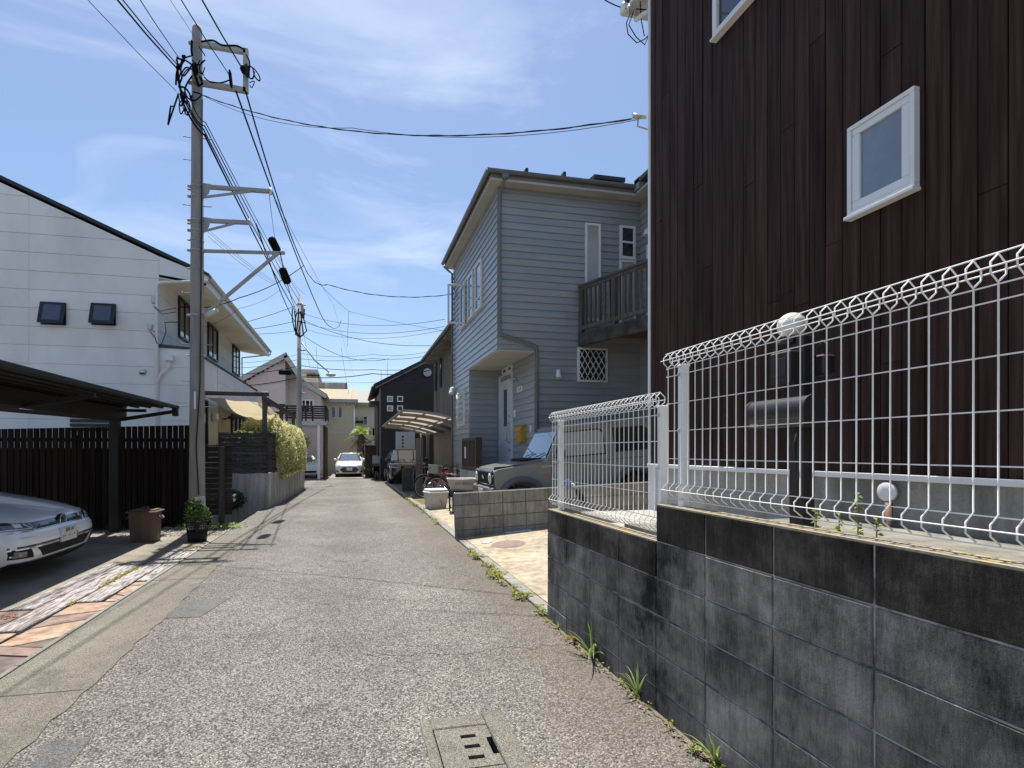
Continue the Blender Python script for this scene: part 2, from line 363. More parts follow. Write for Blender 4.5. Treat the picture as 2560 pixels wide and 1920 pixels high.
# hairline cracks wandering across the lane
for k_, (xa, ya, xb, yb) in enumerate(((0.1, 3.62, 1.5, 3.55), (-1.5, 6.3, -0.2, 6.12), (-0.4, 9.4, 1.55, 9.6), (-0.9, 12.5, 1.5, 12.1))):
    cm = MB(); n_ = 46; prev = None; rc_ = random.Random(40+k_); ox = oy = 0.0
    for i in range(n_+1):
        t_ = i/n_; ox = ox*0.8+rc_.uniform(-.03, .03); oy = oy*0.8+rc_.uniform(-.03, .03); p_ = (xa+(xb-xa)*t_+ox, ya+(yb-ya)*t_+oy); wd_ = 0.0010+0.0016*rc_.random()
        if prev:
            dx, dy = p_[0]-prev[0], p_[1]-prev[1]; l_ = math.hypot(dx, dy); nx_, ny_ = -dy/l_*wd_, dx/l_*wd_
            cm.quad((prev[0]-nx_, prev[1]-ny_, gh(prev[1])+.003), (p_[0]-nx_, p_[1]-ny_, gh(p_[1])+.003), (p_[0]+nx_, p_[1]+ny_, gh(p_[1])+.003), (prev[0]+nx_, prev[1]+ny_, gh(prev[1])+.003))
        prev = p_
    struct(cm.build('road_crack', 'sealant'))
# left lot: concrete parking pad, crazy paving and sleeper slabs
pad = MB()
pad.box(-9, -2.168, -8, 2.2, -0.1, 0.0); pad.box(-9, -3.62, 2.2, 10.35, -0.1, 0.0); pad.box(-3.62, -2.168, 8.12, 10.35, -0.1, 0.0); pad.box(-3.62, -3.0, 5.32, 8.12, -0.1, 0.0); pad.box(-3.0, -2.168, 7.24, 8.12, -0.1, -0.001)
struct(pad.build('parking_pad', 'pad_concrete'))
bed = MB(); bed.box(-3.62, -2.168, 2.2, 8.12, -0.1, -0.022); struct(bed.build('paving_bed', mat('joint_mortar', (0.06, 0.048, 0.04), 0.95, (0.11, 0.09, 0.075), scale=14)))
fl = bed_obj = bpy.data.objects['paving_bed']; ROOT['paving_bed'] = Vector()
mat('flag_tan', (0.20, 0.125, 0.085), 0.85, (0.37, 0.265, 0.19), scale=9, lo=0.36, hi=0.62, bump=0.35, bscale=34, rand=0.14)
mat('flag_rose', (0.13, 0.085, 0.072), 0.85, (0.26, 0.18, 0.145), scale=7, lo=0.4, hi=0.68, bump=0.4, bscale=30, rand=0.16)
mat('flag_umber', (0.085, 0.065, 0.060), 0.85, (0.17, 0.125, 0.105), scale=8, lo=0.42, hi=0.7, bump=0.4, bscale=30, rand=0.15)
rs = random.Random(3)
def split(poly, n):
    """cut a polygon by slanting lines into irregular stones"""
    if n <= 1: return [poly]
    xs = [p[0] for p in poly]; ys = [p[1] for p in poly]
    cx, cy = sum(xs)/len(xs), sum(ys)/len(ys); longy = (max(ys)-min(ys)) > (max(xs)-min(xs))
    an = (0 if longy else math.pi/2) + rs.choice((-1, 1))*rs.uniform(0.12, 0.75); d = (math.cos(an), math.sin(an)); nrm = (-d[1], d[0])
    o = (cx+rs.uniform(-.04, .04), cy+rs.uniform(-.08, .08)); A, B = [], []
    for i, p in enumerate(poly):
        q = poly[(i+1) % len(poly)]
        sp = (p[0]-o[0])*nrm[0]+(p[1]-o[1])*nrm[1]; sq = (q[0]-o[0])*nrm[0]+(q[1]-o[1])*nrm[1]
        (A if sp >= 0 else B).append(p)
        if sp*sq < 0:
            t = sp/(sp-sq); r_ = (p[0]+(q[0]-p[0])*t, p[1]+(q[1]-p[1])*t); A.append(r_); B.append(r_)
    if len(A) < 3 or len(B) < 3: return [poly]
    return split(A, n//2) + split(B, n-n//2)
def inset(poly, k):
    cx = sum(p[0] for p in poly)/len(poly); cy = sum(p[1] for p in poly)/len(poly); o = []
    for p in poly:
        dx, dy = p[0]-cx, p[1]-cy; l = math.hypot(dx, dy); f = max(0.5, 1-k/l); o.append((cx+dx*f, cy+dy*f))
    return o
for reg, n in (([(-2.535, 2.25), (-2.17, 2.25), (-2.17, 5.44), (-2.535, 5.44)], 15), ([(-2.30, 5.47), (-2.17, 5.47), (-2.17, 6.2), (-2.30, 6.2)], 5), ([(-3.6, 2.25), (-2.55, 2.25), (-2.55, 4.66), (-3.6, 4.66)], 17), ([(-3.6, 4.68), (-2.78, 4.68), (-2.78, 5.29), (-3.6, 5.29)], 5)):
    for poly in split(reg, n):
        far = sum(p[1] for p in poly)/len(poly)
        mname = rs.choice(['flag_tan', 'flag_tan', 'flag_rose'] if far > 4.75 else ['flag_rose', 'flag_umber', 'flag_umber', 'flag_tan'])
        k = inset(poly, 0.013); top = 0.0 + rs.uniform(-0.004, 0.003); mb = MB()
        k2 = inset(poly, 0.019); n_ = len(k)
        mb.add([(x, y, -0.05) for x, y in k]+[(x, y, top-0.005) for x, y in k]+[(x, y, top+rs.uniform(-.002, .002)) for x, y in k2], [tuple(range(n_))[::-1]]+[(i, (i+1) % n_, n_+(i+1) % n_, n_+i) for i in range(n_)]+[(n_+i, n_+(i+1) % n_, 2*n_+(i+1) % n_, 2*n_+i) for i in range(n_)]+[tuple(range(2*n_, 3*n_))])
        mb.build('flagstone', mname, fl)
sm = mat('sleeper_grey', (0.085, 0.073, 0.068), 0.85, (0.38, 0.35, 0.335), scale=6, lo=0.38, hi=0.60, stretch=(9, 1.1, 9), bump=0.9, bscale=5, dist=0.02)
for x0, x1, y0, y1 in ((-2.99, -2.778, 5.31, 7.22), (-2.762, -2.548, 4.68, 7.20), (-2.524, -2.314, 5.46, 7.30), (-2.524, -2.314, 7.315, 8.1), (-2.296, -2.174, 6.22, 7.1), (-2.296, -2.174, 7.115, 8.1)):
    mb = MB(); mb.cbox(x0, x1, y0, y1, -0.06, 0.012, 0.007); mb.build('sleeper_slab', sm, fl)
# right lots: kerb stones, beige stamped drive rising from the lane, parking bay beyond the low block wall
kerb = thing('kerb', 'row of weathered concrete kerb stones along the right side of the lane', 'kerb', (1.69, 9, 0)); del kerb['category']; del kerb['label']; kerb['kind'] = 'structure'
for i in range(37):
    y0 = 4.2+i*0.6; mb = MB(); h = 0.03 if y0 < 12 else 0.045
    mb.cbox(1.632, 1.755, y0+0.004, y0+0.594, -0.35, gh(y0)+h+rs.uniform(-.004, .004), 0.008); mb.build('kerb_stone', 'kerb_concrete', kerb)
def drive(name, m, x0, x1, y0, y1, z0, sl_, yf=None):
    mb = MB(); nx = 10
    for i in range(nx):
        a = x0+(x1-x0)*i/nx; b = x0+(x1-x0)*(i+1)/nx; za = z0+(a-x0)*sl_; zb = z0+(b-x0)*sl_
        o = yf or (lambda y: 0)
        mb.quad((a, y0, za+o(y0)), (b, y0, zb+o(y0)), (b, y1, zb+o(y1)), (a, y1, za+o(y1)))
    return struct(mb.build(name, m))
drive('driveway', 'stamped_beige', 1.755, 6.6, 4.14, 8.2, 0.028, 0.085)
drive('parking_bay', 'stamped_beige', 1.755, 7.5, 8.2, 10.8, 0.024, 0.085)
drive('side_yard', 'stamped_beige', 1.755, 3.2, 10.8, 13.0, 0.02, 0.05)
drive('side_yard_path', 'pad_concrete', 1.755, 4.2, 13.0, 16.2, 0.0, 0.03, lambda y: gh(y))
drive('carport_floor', 'asphalt_fine', 1.755, 4.2, 16.2, 29.0, 0.015, 0.01, lambda y: gh(y))
# manhole, small round lid and a blue-and-white valve plate in the beige drive
def on_drive(x): return 0.028+(x-1.755)*0.085
mh = thing('manhole_cover', 'oval rust-brown manhole cover in the beige driveway', 'manhole', (2.22, 7.2, on_drive(2.22)))
def disc_on_slope(cx, cy, r, h, n=28):
    mb = MB(); P = [(cx+r*math.cos(2*math.pi*k/n), cy+r*math.sin(2*math.pi*k/n)) for k in range(n)]
    mb.add([(x, y, on_drive(x)-0.02) for x, y in P]+[(x, y, on_drive(x)+h) for x, y in P], [tuple(range(n, 2*n))]+[(k, (k+1) % n, n+(k+1) % n, n+k) for k in range(n)]); return mb
disc_on_slope(2.22, 7.2, 0.255, 0.004).build('rim', mat('iron_rim', (0.17, 0.13, 0.10), 0.7, (0.25, 0.2, 0.16), scale=30), mh)
disc_on_slope(2.22, 7.2, 0.225, 0.007).build('lid', mat('iron_lid', (0.13, 0.085, 0.07), 0.65, (0.24, 0.17, 0.14), scale=22, bump=0.6, bscale=60), mh)
sv = thing('valve_cover', 'small round pale lid with blue ring beside the manhole', 'valve cover', (1.97, 7.5, on_drive(1.97)))
disc_on_slope(1.97, 7.5, 0.085, 0.005).build('ring', mat('valve_blue', (0.10, 0.30, 0.38), 0.5), sv)
disc_on_slope(1.97, 7.5, 0.062, 0.008).build('lid', mat('valve_white', (0.6, 0.58, 0.5), 0.5, (0.4, 0.38, 0.33), scale=40), sv)
vb = MB(); z_ = on_drive(2.62); vb.add([(2.42, 7.97, on_drive(2.42)+.004), (2.86, 7.97, on_drive(2.86)+.004), (2.86, 8.1, on_drive(2.86)+.004), (2.42, 8.1, on_drive(2.42)+.004), (2.42, 7.97, on_drive(2.42)+.012), (2.86, 7.97, on_drive(2.86)+.012), (2.86, 8.1, on_drive(2.86)+.012), (2.42, 8.1, on_drive(2.42)+.012)], [(4, 5, 6, 7), (0, 1, 5, 4), (1, 2, 6, 5), (2, 3, 7, 6), (3, 0, 4, 7)])
single(vb, 'water_meter_hatch', mat('meter_blue', (0.33, 0.52, 0.60), 0.5, (0.5, 0.63, 0.68), scale=20), 'pale blue rectangular water meter hatch at the foot of the low block wall', 'meter hatch')

# ================================================================ near block wall, stepped, with mesh fence on top
def block_mat(name, a, b_, c_):
    """grey block: rough face, vertical scratches, soot and rain stains"""
    m = bpy.data.materials.new(name); m.use_nodes = True; MATS[name] = m; t, b = nodes(m)
    g = t.nodes.new('ShaderNodeNewGeometry'); v = g.outputs['Position']
    mp1 = t.nodes.new('ShaderNodeMapping'); mp1.inputs['Scale'].default_value = (1, 1, 0.16); L(t, v, mp1.inputs['Vector'])
    n1 = N(t, 'ShaderNodeTexNoise', Scale=110.0, Detail=3.0, Roughness=0.7); L(t, mp1.outputs[0], n1.inputs['Vector'])
    n2 = N(t, 'ShaderNodeTexNoise', Scale=2.6, Detail=8.0, Roughness=0.68); L(t, v, n2.inputs['Vector'])
    n4 = N(t, 'ShaderNodeTexNoise', Scale=300.0, Detail=2.0); L(t, v, n4.inputs['Vector'])
    rp = t.nodes.new('ShaderNodeValToRGB'); e = rp.color_ramp.elements; e[0].position = 0.36; e[0].color = (*a, 1); e[1].position = 0.66; e[1].color = (*c_, 1)
    k = e.new(0.5); k.color = (*b_, 1)
    L(t, mth(t, 'ADD', mth(t, 'MULTIPLY', n2.outputs[0], 0.8), mth(t, 'MULTIPLY', n1.outputs[0], 0.2)), rp.inputs[0])
    oi = t.nodes.new('ShaderNodeObjectInfo'); mr = t.nodes.new('ShaderNodeMapRange'); mr.inputs[3].default_value = 0.88; mr.inputs[4].default_value = 1.12; L(t, oi.outputs['Random'], mr.inputs[0])
    m4 = t.nodes.new('ShaderNodeMapRange'); m4.inputs[1].default_value = 0.3; m4.inputs[2].default_value = 0.7; m4.inputs[3].default_value = 0.7; m4.inputs[4].default_value = 1.3; L(t, n4.outputs[0], m4.inputs[0])
    f = mth(t, 'MULTIPLY', mr.outputs[0], m4.outputs[0])
    mp5 = t.nodes.new('ShaderNodeMapping'); mp5.inputs['Scale'].default_value = (1, 1, 0.12); L(t, v, mp5.inputs['Vector'])
    n5 = N(t, 'ShaderNodeTexNoise', Scale=16.0, Detail=5.0, Roughness=0.7); L(t, mp5.outputs[0], n5.inputs['Vector'])
    m5 = t.nodes.new('ShaderNodeMapRange'); m5.inputs[1].default_value = 0.36; m5.inputs[2].default_value = 0.6; m5.inputs[3].default_value = 0.74; m5.inputs[4].default_value = 1.08; L(t, n5.outputs[0], m5.inputs[0])
    f = mth(t, 'MULTIPLY', f, m5.outputs[0])
    hs = t.nodes.new('ShaderNodeHueSaturation'); L(t, rp.outputs[0], hs.inputs['Color']); L(t, f, hs.inputs['Value']); L(t, hs.outputs[0], b.inputs['Base Color'])
    b.inputs['Roughness'].default_value = 0.95; b.inputs['Specular IOR Level'].default_value = 0.1
    bp = t.nodes.new('ShaderNodeBump'); bp.inputs['Strength'].default_value = 0.7; bp.inputs['Distance'].default_value = 0.004
    L(t, mth(t, 'ADD', n1.outputs[0], n4.outputs[0]), bp.inputs['Height']); L(t, bp.outputs[0], b.inputs['Normal'])
    return m
block_mat('block_sooty', (0.026, 0.024, 0.022), (0.150, 0.145, 0.137), (0.31, 0.302, 0.288)); block_mat('block_black', (0.014, 0.012, 0.010), (0.050, 0.044, 0.039), (0.13, 0.12, 0.108))
block_mat('block_grey', (0.16, 0.15, 0.13), (0.26, 0.25, 0.225), (0.34, 0.325, 0.295))
mat('mortar_pale', (0.42, 0.41, 0.38), 0.9, (0.09, 0.09, 0.09), scale=7, lo=0.42, hi=0.60)
mat('cap_lichen', (0.26, 0.235, 0.185), 0.95, (0.42, 0.31, 0.13), scale=10, lo=0.45, hi=0.72, bump=0.5, bscale=80)
bw = thing('block_wall', 'sooty grey concrete block wall, stepped, with white mesh fence on top', 'block wall', (1.68, 1.6, 0))
bmesh_block = MB(); bmesh_block.cbox(0, 0.10, 0, 0.393, 0, 0.193, 0.004); blk = bmesh_block.mesh('block'); blk.materials.append(MATS['block_sooty']); blk2 = blk.copy(); blk2.materials.clear(); blk2.materials.append(MATS['block_black'])
for c in range(13):
    y1 = 4.14-c*0.4
    for r_ in range(7):
        z0 = 0.928-0.2*r_
        if c < 4 and r_ == 0: continue
        inst('block', blk2 if r_ == (1 if c < 4 else 0) else blk, bw, (1.62+rs.uniform(-.0015, .0015), y1-0.3965, z0+0.0035))
bk = MB(); bk.box(1.626, 1.718, -1.05, 2.536, -0.3, 1.1265); bk.build('mortar', 'mortar_pale', bw)
bk = MB(); bk.box(1.626, 1.718, 2.545, 4.137, -0.3, 0.9265); bk.build('mortar', 'mortar_pale', bw)
cp = MB(); cp.box(1.6215, 1.7195, -1.05, 2.538, 1.122, 1.1295); cp.build('cap', 'cap_lichen', bw)
cp = MB(); cp.box(1.6215, 1.7195, 2.544, 4.135, 0.922, 0.9295); cp.build('cap', 'cap_lichen', bw)
wm = mat('fence_white', (0.86, 0.86, 0.85), 0.35, (0.70, 0.69, 0.66), scale=7, lo=0.55, hi=0.8)
def mesh_fence(label, base, y0, y1, posts, X=1.675):
    """welded mesh panel: bent uprights with a rolled top, straight line wires, square posts"""
    f = thing('mesh_fence', label, 'fence', (X, (y0+y1)/2, base), group='white welded mesh fence panels')
    zt = base+0.813; up = MB()
    k = [(0, 0.740), (0.0, 0.122), (-0.028, 0.096), (-0.028, 0.066), (0.008, 0.040)]
    top = [(0, 0.738), (-0.027, 0.762), (-0.027, 0.790), (0.0, 0.815), (0.027, 0.790), (0.027, 0.762), (0, 0.740)]
    up.tube([(a, 0, b) for a, b in top[::-1]]+[(a, 0, b) for a, b in k[1:]], 0.0026, 6)
    me = up.mesh('upright'); me.materials.append(wm)
    n = int(round((y1-y0)/0.0562))
    for i in range(n+1): inst('upright_wire', me, f, (X, y1-i*0.0562, base))
    for xo, zo in ((0, 0.817), (-0.0305, 0.776), (0.0305, 0.776), (0.004, 0.735), (0.0042, 0.692), (0.0042, 0.545), (0.0042, 0.398), (0.0042, 0.250), (0.0042, 0.115), (-0.031, 0.081), (0.006, 0.036)):
        mb = MB(); mb.tube([(X+xo, y0-0.02, base+zo), (X+xo, y1+0.02, base+zo)], 0.0023, 6); mb.build('line_wire', wm, f)
    for py in posts:
        mb = MB(); mb.cbox(X+0.008, X+0.050, py-0.021, py+0.021, base-0.05, base+0.737, 0.004); mb.cbox(X+0.005, X+0.053, py-0.024, py+0.024, base+0.730, base+0.746, 0.004); p = mb.build('post', wm, f)
        for zo in (0.692, 0.398, 0.115):
            mb = MB(); mb.cbox(X-0.004, X+0.010, py-0.007, py+0.007, base+zo-0.009, base+zo+0.009, 0.002); mb.build('clip', mat('galvanised', (0.42, 0.43, 0.44), 0.45, (0.55, 0.56, 0.57), scale=12, metal=0.4), p)
    return f
mesh_fence('long white welded mesh fence panel on the higher part of the near block wall', 1.128, -1.0, 2.51, (2.418, 0.42))
mesh_fence('short white welded mesh fence panel on the lower step of the block wall', 0.928, 2.60, 4.155, (4.045, 2.605))
# ================================================================ brown plank house, its raised yard and gate post
def wood_mat(name, a, b_, axis='z', sc=5.0, rough=0.75, rand=0.2, bump=0.35, spec=0.35):
    st = {'z': (9, 9, 0.35), 'y': (9, 0.35, 9), 'x': (0.35, 9, 9)}[axis]
    return mat(name, a, rough, b_, scale=sc, lo=0.34, hi=0.68, stretch=st, bump=bump, bscale=sc*2, spec=spec*0.3, rand=rand, dist=0.006)
wood_mat('plank_brown', (0.022, 0.0115, 0.009), (0.064, 0.036, 0.028), sc=3.5, rand=0.2, rough=0.7)
mat('trim_white', (0.74, 0.75, 0.75), 0.45, (0.62, 0.62, 0.6), scale=4, lo=0.5, hi=0.85)
mat('sash_white', (0.72, 0.74, 0.75), 0.35)
mat('rubber', (0.02, 0.02, 0.02), 0.6)
mat('glass_dark', (0.018, 0.022, 0.026), 0.04, spec=0.8, coat=0.3)
mat('glass_frost', (0.16, 0.20, 0.25), 0.22, (0.21, 0.26, 0.32), scale=3, spec=0.8)  # bluish base: the sky's reflection is put into the frosted pane's colour
mat('glass_sky', (0.05, 0.07, 0.09), 0.03, spec=0.9, coat=0.5)
mat('glass_curtain', (0.30, 0.31, 0.29), 0.12, (0.42, 0.43, 0.41), scale=20, lo=0.3, hi=0.7, stretch=(6, 6, 0.1), spec=0.7)
yard = MB(); yard.box(1.72, 3.3, -3, 3.05, -0.3, 0.95); yard.box(2.34, 3.3, 3.05, 5.16, -0.3, 0.72); yard.box(1.72, 2.34, 3.05, 4.1, -0.3, 0.72); struct(yard.build('raised_yard', mat('yard_soil', (0.13, 0.12, 0.10), 0.95, (0.24, 0.23, 0.20), scale=6, bump=0.5, bscale=70)))
ys_ = MB(); ys_.cbox(1.80, 1.98, -3, 2.35, 0.9, 1.075, 0.01); struct(ys_.build('yard_edging', 'pad_concrete'))
ys_ = MB(); ys_.cbox(2.38, 3.2, 4.15, 5.12, 0.6, 0.775, 0.01); ys_.cbox(2.0, 2.9, 3.5, 4.1, 0.6, 0.80, 0.01); struct(ys_.build('yard_slab', mat('pale_slab', (0.24, 0.225, 0.19), 0.9, (0.36, 0.34, 0.30), scale=9)))
WX = 3.28
bh = thing('brown_house', 'dark brown house clad in vertical planks beside the mesh fence', 'house', (5.8, 1.2, 0.72))
mb = MB(); mb.box(WX+0.022, 9.0, -3.0, 5.235, 1.20, 6.62); mb.build('wall_core', mat('core_dark', (0.012, 0.01, 0.009), 0.9), bh)
mb = MB(); mb.box(WX+0.012, 8.95, -3.0, 5.20, 0.55, 1.238); mb.build('foundation', 'footing', bh)
mb = MB(); mb.cbox(WX-0.035, WX+0.05, -3.0, 5.262, 1.238, 1.276, 0.004); mb.build('flashing', 'trim_white', bh)
mb = MB(); mb.cbox(WX-0.016, WX+0.10, 5.24, 5.275, 1.277, 6.60, 0.003); mb.build('corner_trim', 'trim_white', bh)
mb = MB(); mb.cbox(WX-0.02, WX+0.03, 5.12, 5.262, 0.73, 1.236, 0.004); mb.build('corner_base', 'trim_white', bh)
y = 5.236; k = 0
while y > -1.6:
    wd = 0.1305 if k else 0.09
    cuts = [1.28]
    for _ in range(rs.choice([0, 1, 1, 2])):
        c_ = rs.uniform(1.7, 6.2)
        if all(abs(c_-q) > 0.5 for q in cuts): cuts.append(c_)
    cuts = sorted(cuts)+[6.62]
    for a, b in zip(cuts, cuts[1:]):
        mb = MB(); o = rs.uniform(-0.0035, 0.0025)
        mb.cbox(WX+o, WX+0.03, y-wd+0.0028, y-0.0028, a+0.0012, b-0.0012, 0.0035); mb.build('plank', 'plank_brown', bh)
    y -= wd; k += 1
def window_x(parent, X, y0, y1, z0, z1, glass, fw=0.06, dep=0.05, side=-1, mull=(), frame='trim_white', sill=True):
    """window in a wall whose outside faces side*X"""
    s = side; f = MB()
    def bx(a, b, c, d, e0, e1): f.cbox(min(X+s*e0, X+s*e1), max(X+s*e0, X+s*e1), a, b, c, d, 0.004)
    bx(y0, y1, z1-fw, z1, -0.03, dep); bx(y0, y1, z0, z0+fw, -0.03, dep); bx(y0, y0+fw, z0+fw, z1-fw, -0.03, dep); bx(y1-fw, y1, z0+fw, z1-fw, -0.03, dep)
    for kind, q in mull:
        if kind == 'v': bx(q-fw*0.35, q+fw*0.35, z0+fw, z1-fw, -0.02, dep*0.8)
        else: bx(y0+fw, y1-fw, q-fw*0.35, q+fw*0.35, -0.02, dep*0.8)
    wo = f.build('window', frame, parent)
    g = MB(); g.box(min(X, X+s*0.018), max(X, X+s*0.018), y0+fw*0.9, y1-fw*0.9, z0+fw*0.9, z1-fw*0.9); g.build('pane', glass, wo)
    if sill:
        q = MB(); q.cbox(min(X, X+s*(dep+0.02)), max(X, X+s*(dep+0.02)), y0-0.008, y1+0.008, z0-0.022, z0-0.001, 0.003); q.build('sill', frame, wo)
    return wo
def window_y(parent, Y, x0, x1, z0, z1, glass, fw=0.05, dep=0.045, mull=(), frame='trim_white', sill=True):
    """window in a wall that faces -Y"""
    f = MB()
    def bx(a, b, c, d, e0, e1): f.cbox(a, b, Y-e1, Y-e0, c, d, 0.004)
    bx(x0, x1, z1-fw, z1, -0.03, dep); bx(x0, x1, z0, z0+fw, -0.03, dep); bx(x0, x0+fw, z0+fw, z1-fw, -0.03, dep); bx(x1-fw, x1, z0+fw, z1-fw, -0.03, dep)
    for kind, q in mull:
        if kind == 'v': bx(q-fw*0.4, q+fw*0.4, z0+fw, z1-fw, -0.02, dep*0.8)
        else: bx(x0+fw, x1-fw, q-fw*0.4, q+fw*0.4, -0.02, dep*0.8)
    wo = f.build('window', frame, parent)
    g = MB(); g.box(x0+fw*0.9, x1-fw*0.9, Y-0.02, Y, z0+fw*0.9, z1-fw*0.9); g.build('pane', glass, wo)
    if sill:
        q = MB(); q.cbox(x0-0.008, x1+0.008, Y-dep-0.02, Y, z0-0.022, z0-0.001, 0.003); q.build('sill', frame, wo)
    return wo
wn = window_x(bh, WX, 2.432, 2.856, 2.978, 3.572, 'glass_frost', fw=0.028, dep=0.045)
f = MB()
for a, b, c, d in ((2.462, 2.826, 3.50, 3.543), (2.462, 2.826, 3.007, 3.065), (2.462, 2.512, 3.066, 3.499), (2.776, 2.826, 3.066, 3.499)): f.cbox(WX-0.036, WX-0.005, a, b, c, d, 0.004)
f.build('sash', 'sash_white', wn)
window_x(bh, WX, 3.10, 4.17, 5.19, 6.3, 'glass_dark', fw=0.055, dep=0.05, mull=(('v', 3.64),))
mb = MB(); mb.box(WX-0.10, 9.3, -3.3, 5.56, 6.64, 6.68); ev = mb.build('eave', 'trim_white', bh)
mb = MB(); mb.tube([(WX+0.02, 5.60, 6.62), (WX+0.01, 5.56, 6.52), (WX+0.0, 5.40, 6.44), (WX+0.02, 5.30, 6.40)], 0.028, 10); mb.build('gutter_elbow', 'trim_white', bh)
mb = MB(); mb.cbox(WX-0.16, 9.3, 5.56, 5.66, 6.60, 6.72, 0.02); mb.build('gutter', 'trim_white', bh)
mb = MB(); mb.prism([(-3.3, 6.69), (5.66, 6.73), (1.2, 8.6)], WX-0.12, 9.3, 'x'); mb.build('roof', mat('roof_dark', (0.06, 0.06, 0.065), 0.7, (0.10, 0.10, 0.105), scale=12), bh)
# round vent cap and its brown pipe on the foundation
mb = MB(); mb.lathe([(0.058, 0), (0.058, 0.018), (0.054, 0.022), (0.02, 0.023)], (0, 0, 0), 24, 'x'); mb.v = [(WX-0.02-p[0], 2.60+p[1], 1.165+p[2]) for p in mb.v]; mb.build('vent_cap', 'sash_white', bh)
mb = MB(); mb.tube([(WX-0.035, 2.585, 1.10), (WX-0.035, 2.585, 0.7)], 0.02, 12); mb.build('pipe', mat('pipe_rust', (0.16, 0.075, 0.045), 0.6, (0.22, 0.12, 0.08), scale=20), bh)
for z_ in (1.0, 0.82):
    mb = MB(); mb.cbox(WX-0.058, WX+0.012, 2.555, 2.615, z_-0.008, z_+0.008, 0.002); mb.build('pipe_bracket', 'galvanised', bh)
# gate post with globe lamp, intercom and domed letter box
gp = thing('gate_post', 'dark brown gate post with white globe lamp and domed letter box', 'gate post', (2.62, 2.62, 0.95))
db = mat('post_brown', (0.014, 0.010, 0.009), 0.5, (0.03, 0.022, 0.019), scale=6, stretch=(6, 6, 0.6))
mb = MB(); mb.cbox(2.58, 2.66, 2.545, 2.60, 0.93, 2.10, 0.004); mb.cbox(2.62, 2.70, 2.635, 2.69, 0.93, 2.10, 0.004); mb.build('column', db, gp)
mb = MB(); mb.cbox(2.58, 2.70, 2.62, 2.74, 2.075, 2.095, 0.006); mb.lathe([(0.058, 2.095), (0.054, 2.115), (0.048, 2.12)], (2.64, 2.69, 0), 24); mb.build('lamp_base', db, gp)
mb = MB(); mb.ball((2.64, 2.69, 2.186), 0.080, 32, 20, z0=-0.86); mb.build('globe', mat('globe_white', (0.80, 0.79, 0.70), 0.18, (0.74, 0.73, 0.64), scale=6, spec=0.6, coat=0.3), gp)
mb = MB(); mb.cbox(2.50, 2.585, 2.56, 2.71, 1.82, 2.01, 0.008); ic = mb.build('intercom', db, gp)
mb = MB(); mb.cbox(2.495, 2.501, 2.59, 2.68, 1.86, 1.97, 0.002); mb.build('speaker_panel', mat('satin_black', (0.015, 0.015, 0.017), 0.3, coat=0.3), ic)
mb = MB(); mb.cbox(2.66, 2.75, 2.49, 2.60, 1.86, 1.98, 0.01); mb.build('lamp_socket_box', db, gp)
mb = MB(); mb.tube([(2.64, 2.50, 2.0), (2.62, 2.46, 2.045), (2.63, 2.43, 2.02), (2.66, 2.44, 1.98)], 0.006, 6); mb.build('cable', 'rubber', gp)
lb = mat('letterbox', (0.030, 0.026, 0.027), 0.36, (0.036, 0.031, 0.032), scale=9, spec=0.6)
prof = [(2.42, 1.56)]+[(2.495-0.075*math.cos(R(a)), 1.665+0.065*math.sin(R(a))) for a in range(0, 181, 12)]+[(2.57, 1.56)]
mb = MB(); mb.tub(prof, 2.40, 2.805); lbx = mb.build('letter_box', lb, gp)
mb = MB(); p2 = [(2.495+(a-2.495)*1.04, 1.645+(b-1.645)*1.05) for a, b in prof]; mb.tub(p2, 2.384, 2.399); mb.build('end_cap', lb, lbx); mb = MB(); mb.tub(p2, 2.806, 2.821); mb.build('end_cap', lb, lbx)
mb = MB(); mb.box(2.4165, 2.419, 2.71, 2.77, 1.565, 1.583); mb.build('nameplate', 'galvanised', lbx)
mb = MB(); mb.cbox(2.418, 2.4215, 2.42, 2.79, 1.60, 1.604, 0.001); mb.build('flap_seam', 'rubber', lbx)
mb = MB(); mb.tube([(2.6, 2.60, 1.55), (2.585, 2.615, 1.45), (2.60, 2.62, 1.35), (2.605, 2.60, 1.1)], 0.008, 6); mb.build('conduit', 'rubber', gp)

# ================================================================ low grey block wall across the drive
lw = thing('low_block_wall', 'low weathered grey block wall between the beige drive and the parked SUV', 'block wall', (1.63, 8.10, 0.0), (0, R(-2.2), R(1.5)), local=True)
b2 = MB(); b2.cbox(0, 0.392, 0, 0.12, 0, 0.191, 0.006); me2 = b2.mesh('block'); me2.materials.append(MATS['block_grey'])
half = MB(); half.cbox(0, 0.394, 0, 0.12, 0, 0.194, 0.004)
for r_ in range(4):
    for c in range(11): inst('block', me2, lw, (c*0.400+0.004, rs.uniform(-.002, .002), 0.742-(r_+1)*0.199+0.003))
mb = MB(); mb.box(0.005, 4.37, 0.012, 0.108, -0.25, 0.740); mb.build('mortar', mat('mortar_grey', (0.16, 0.15, 0.135), 0.95, (0.08, 0.075, 0.07), scale=9), lw, local=True)
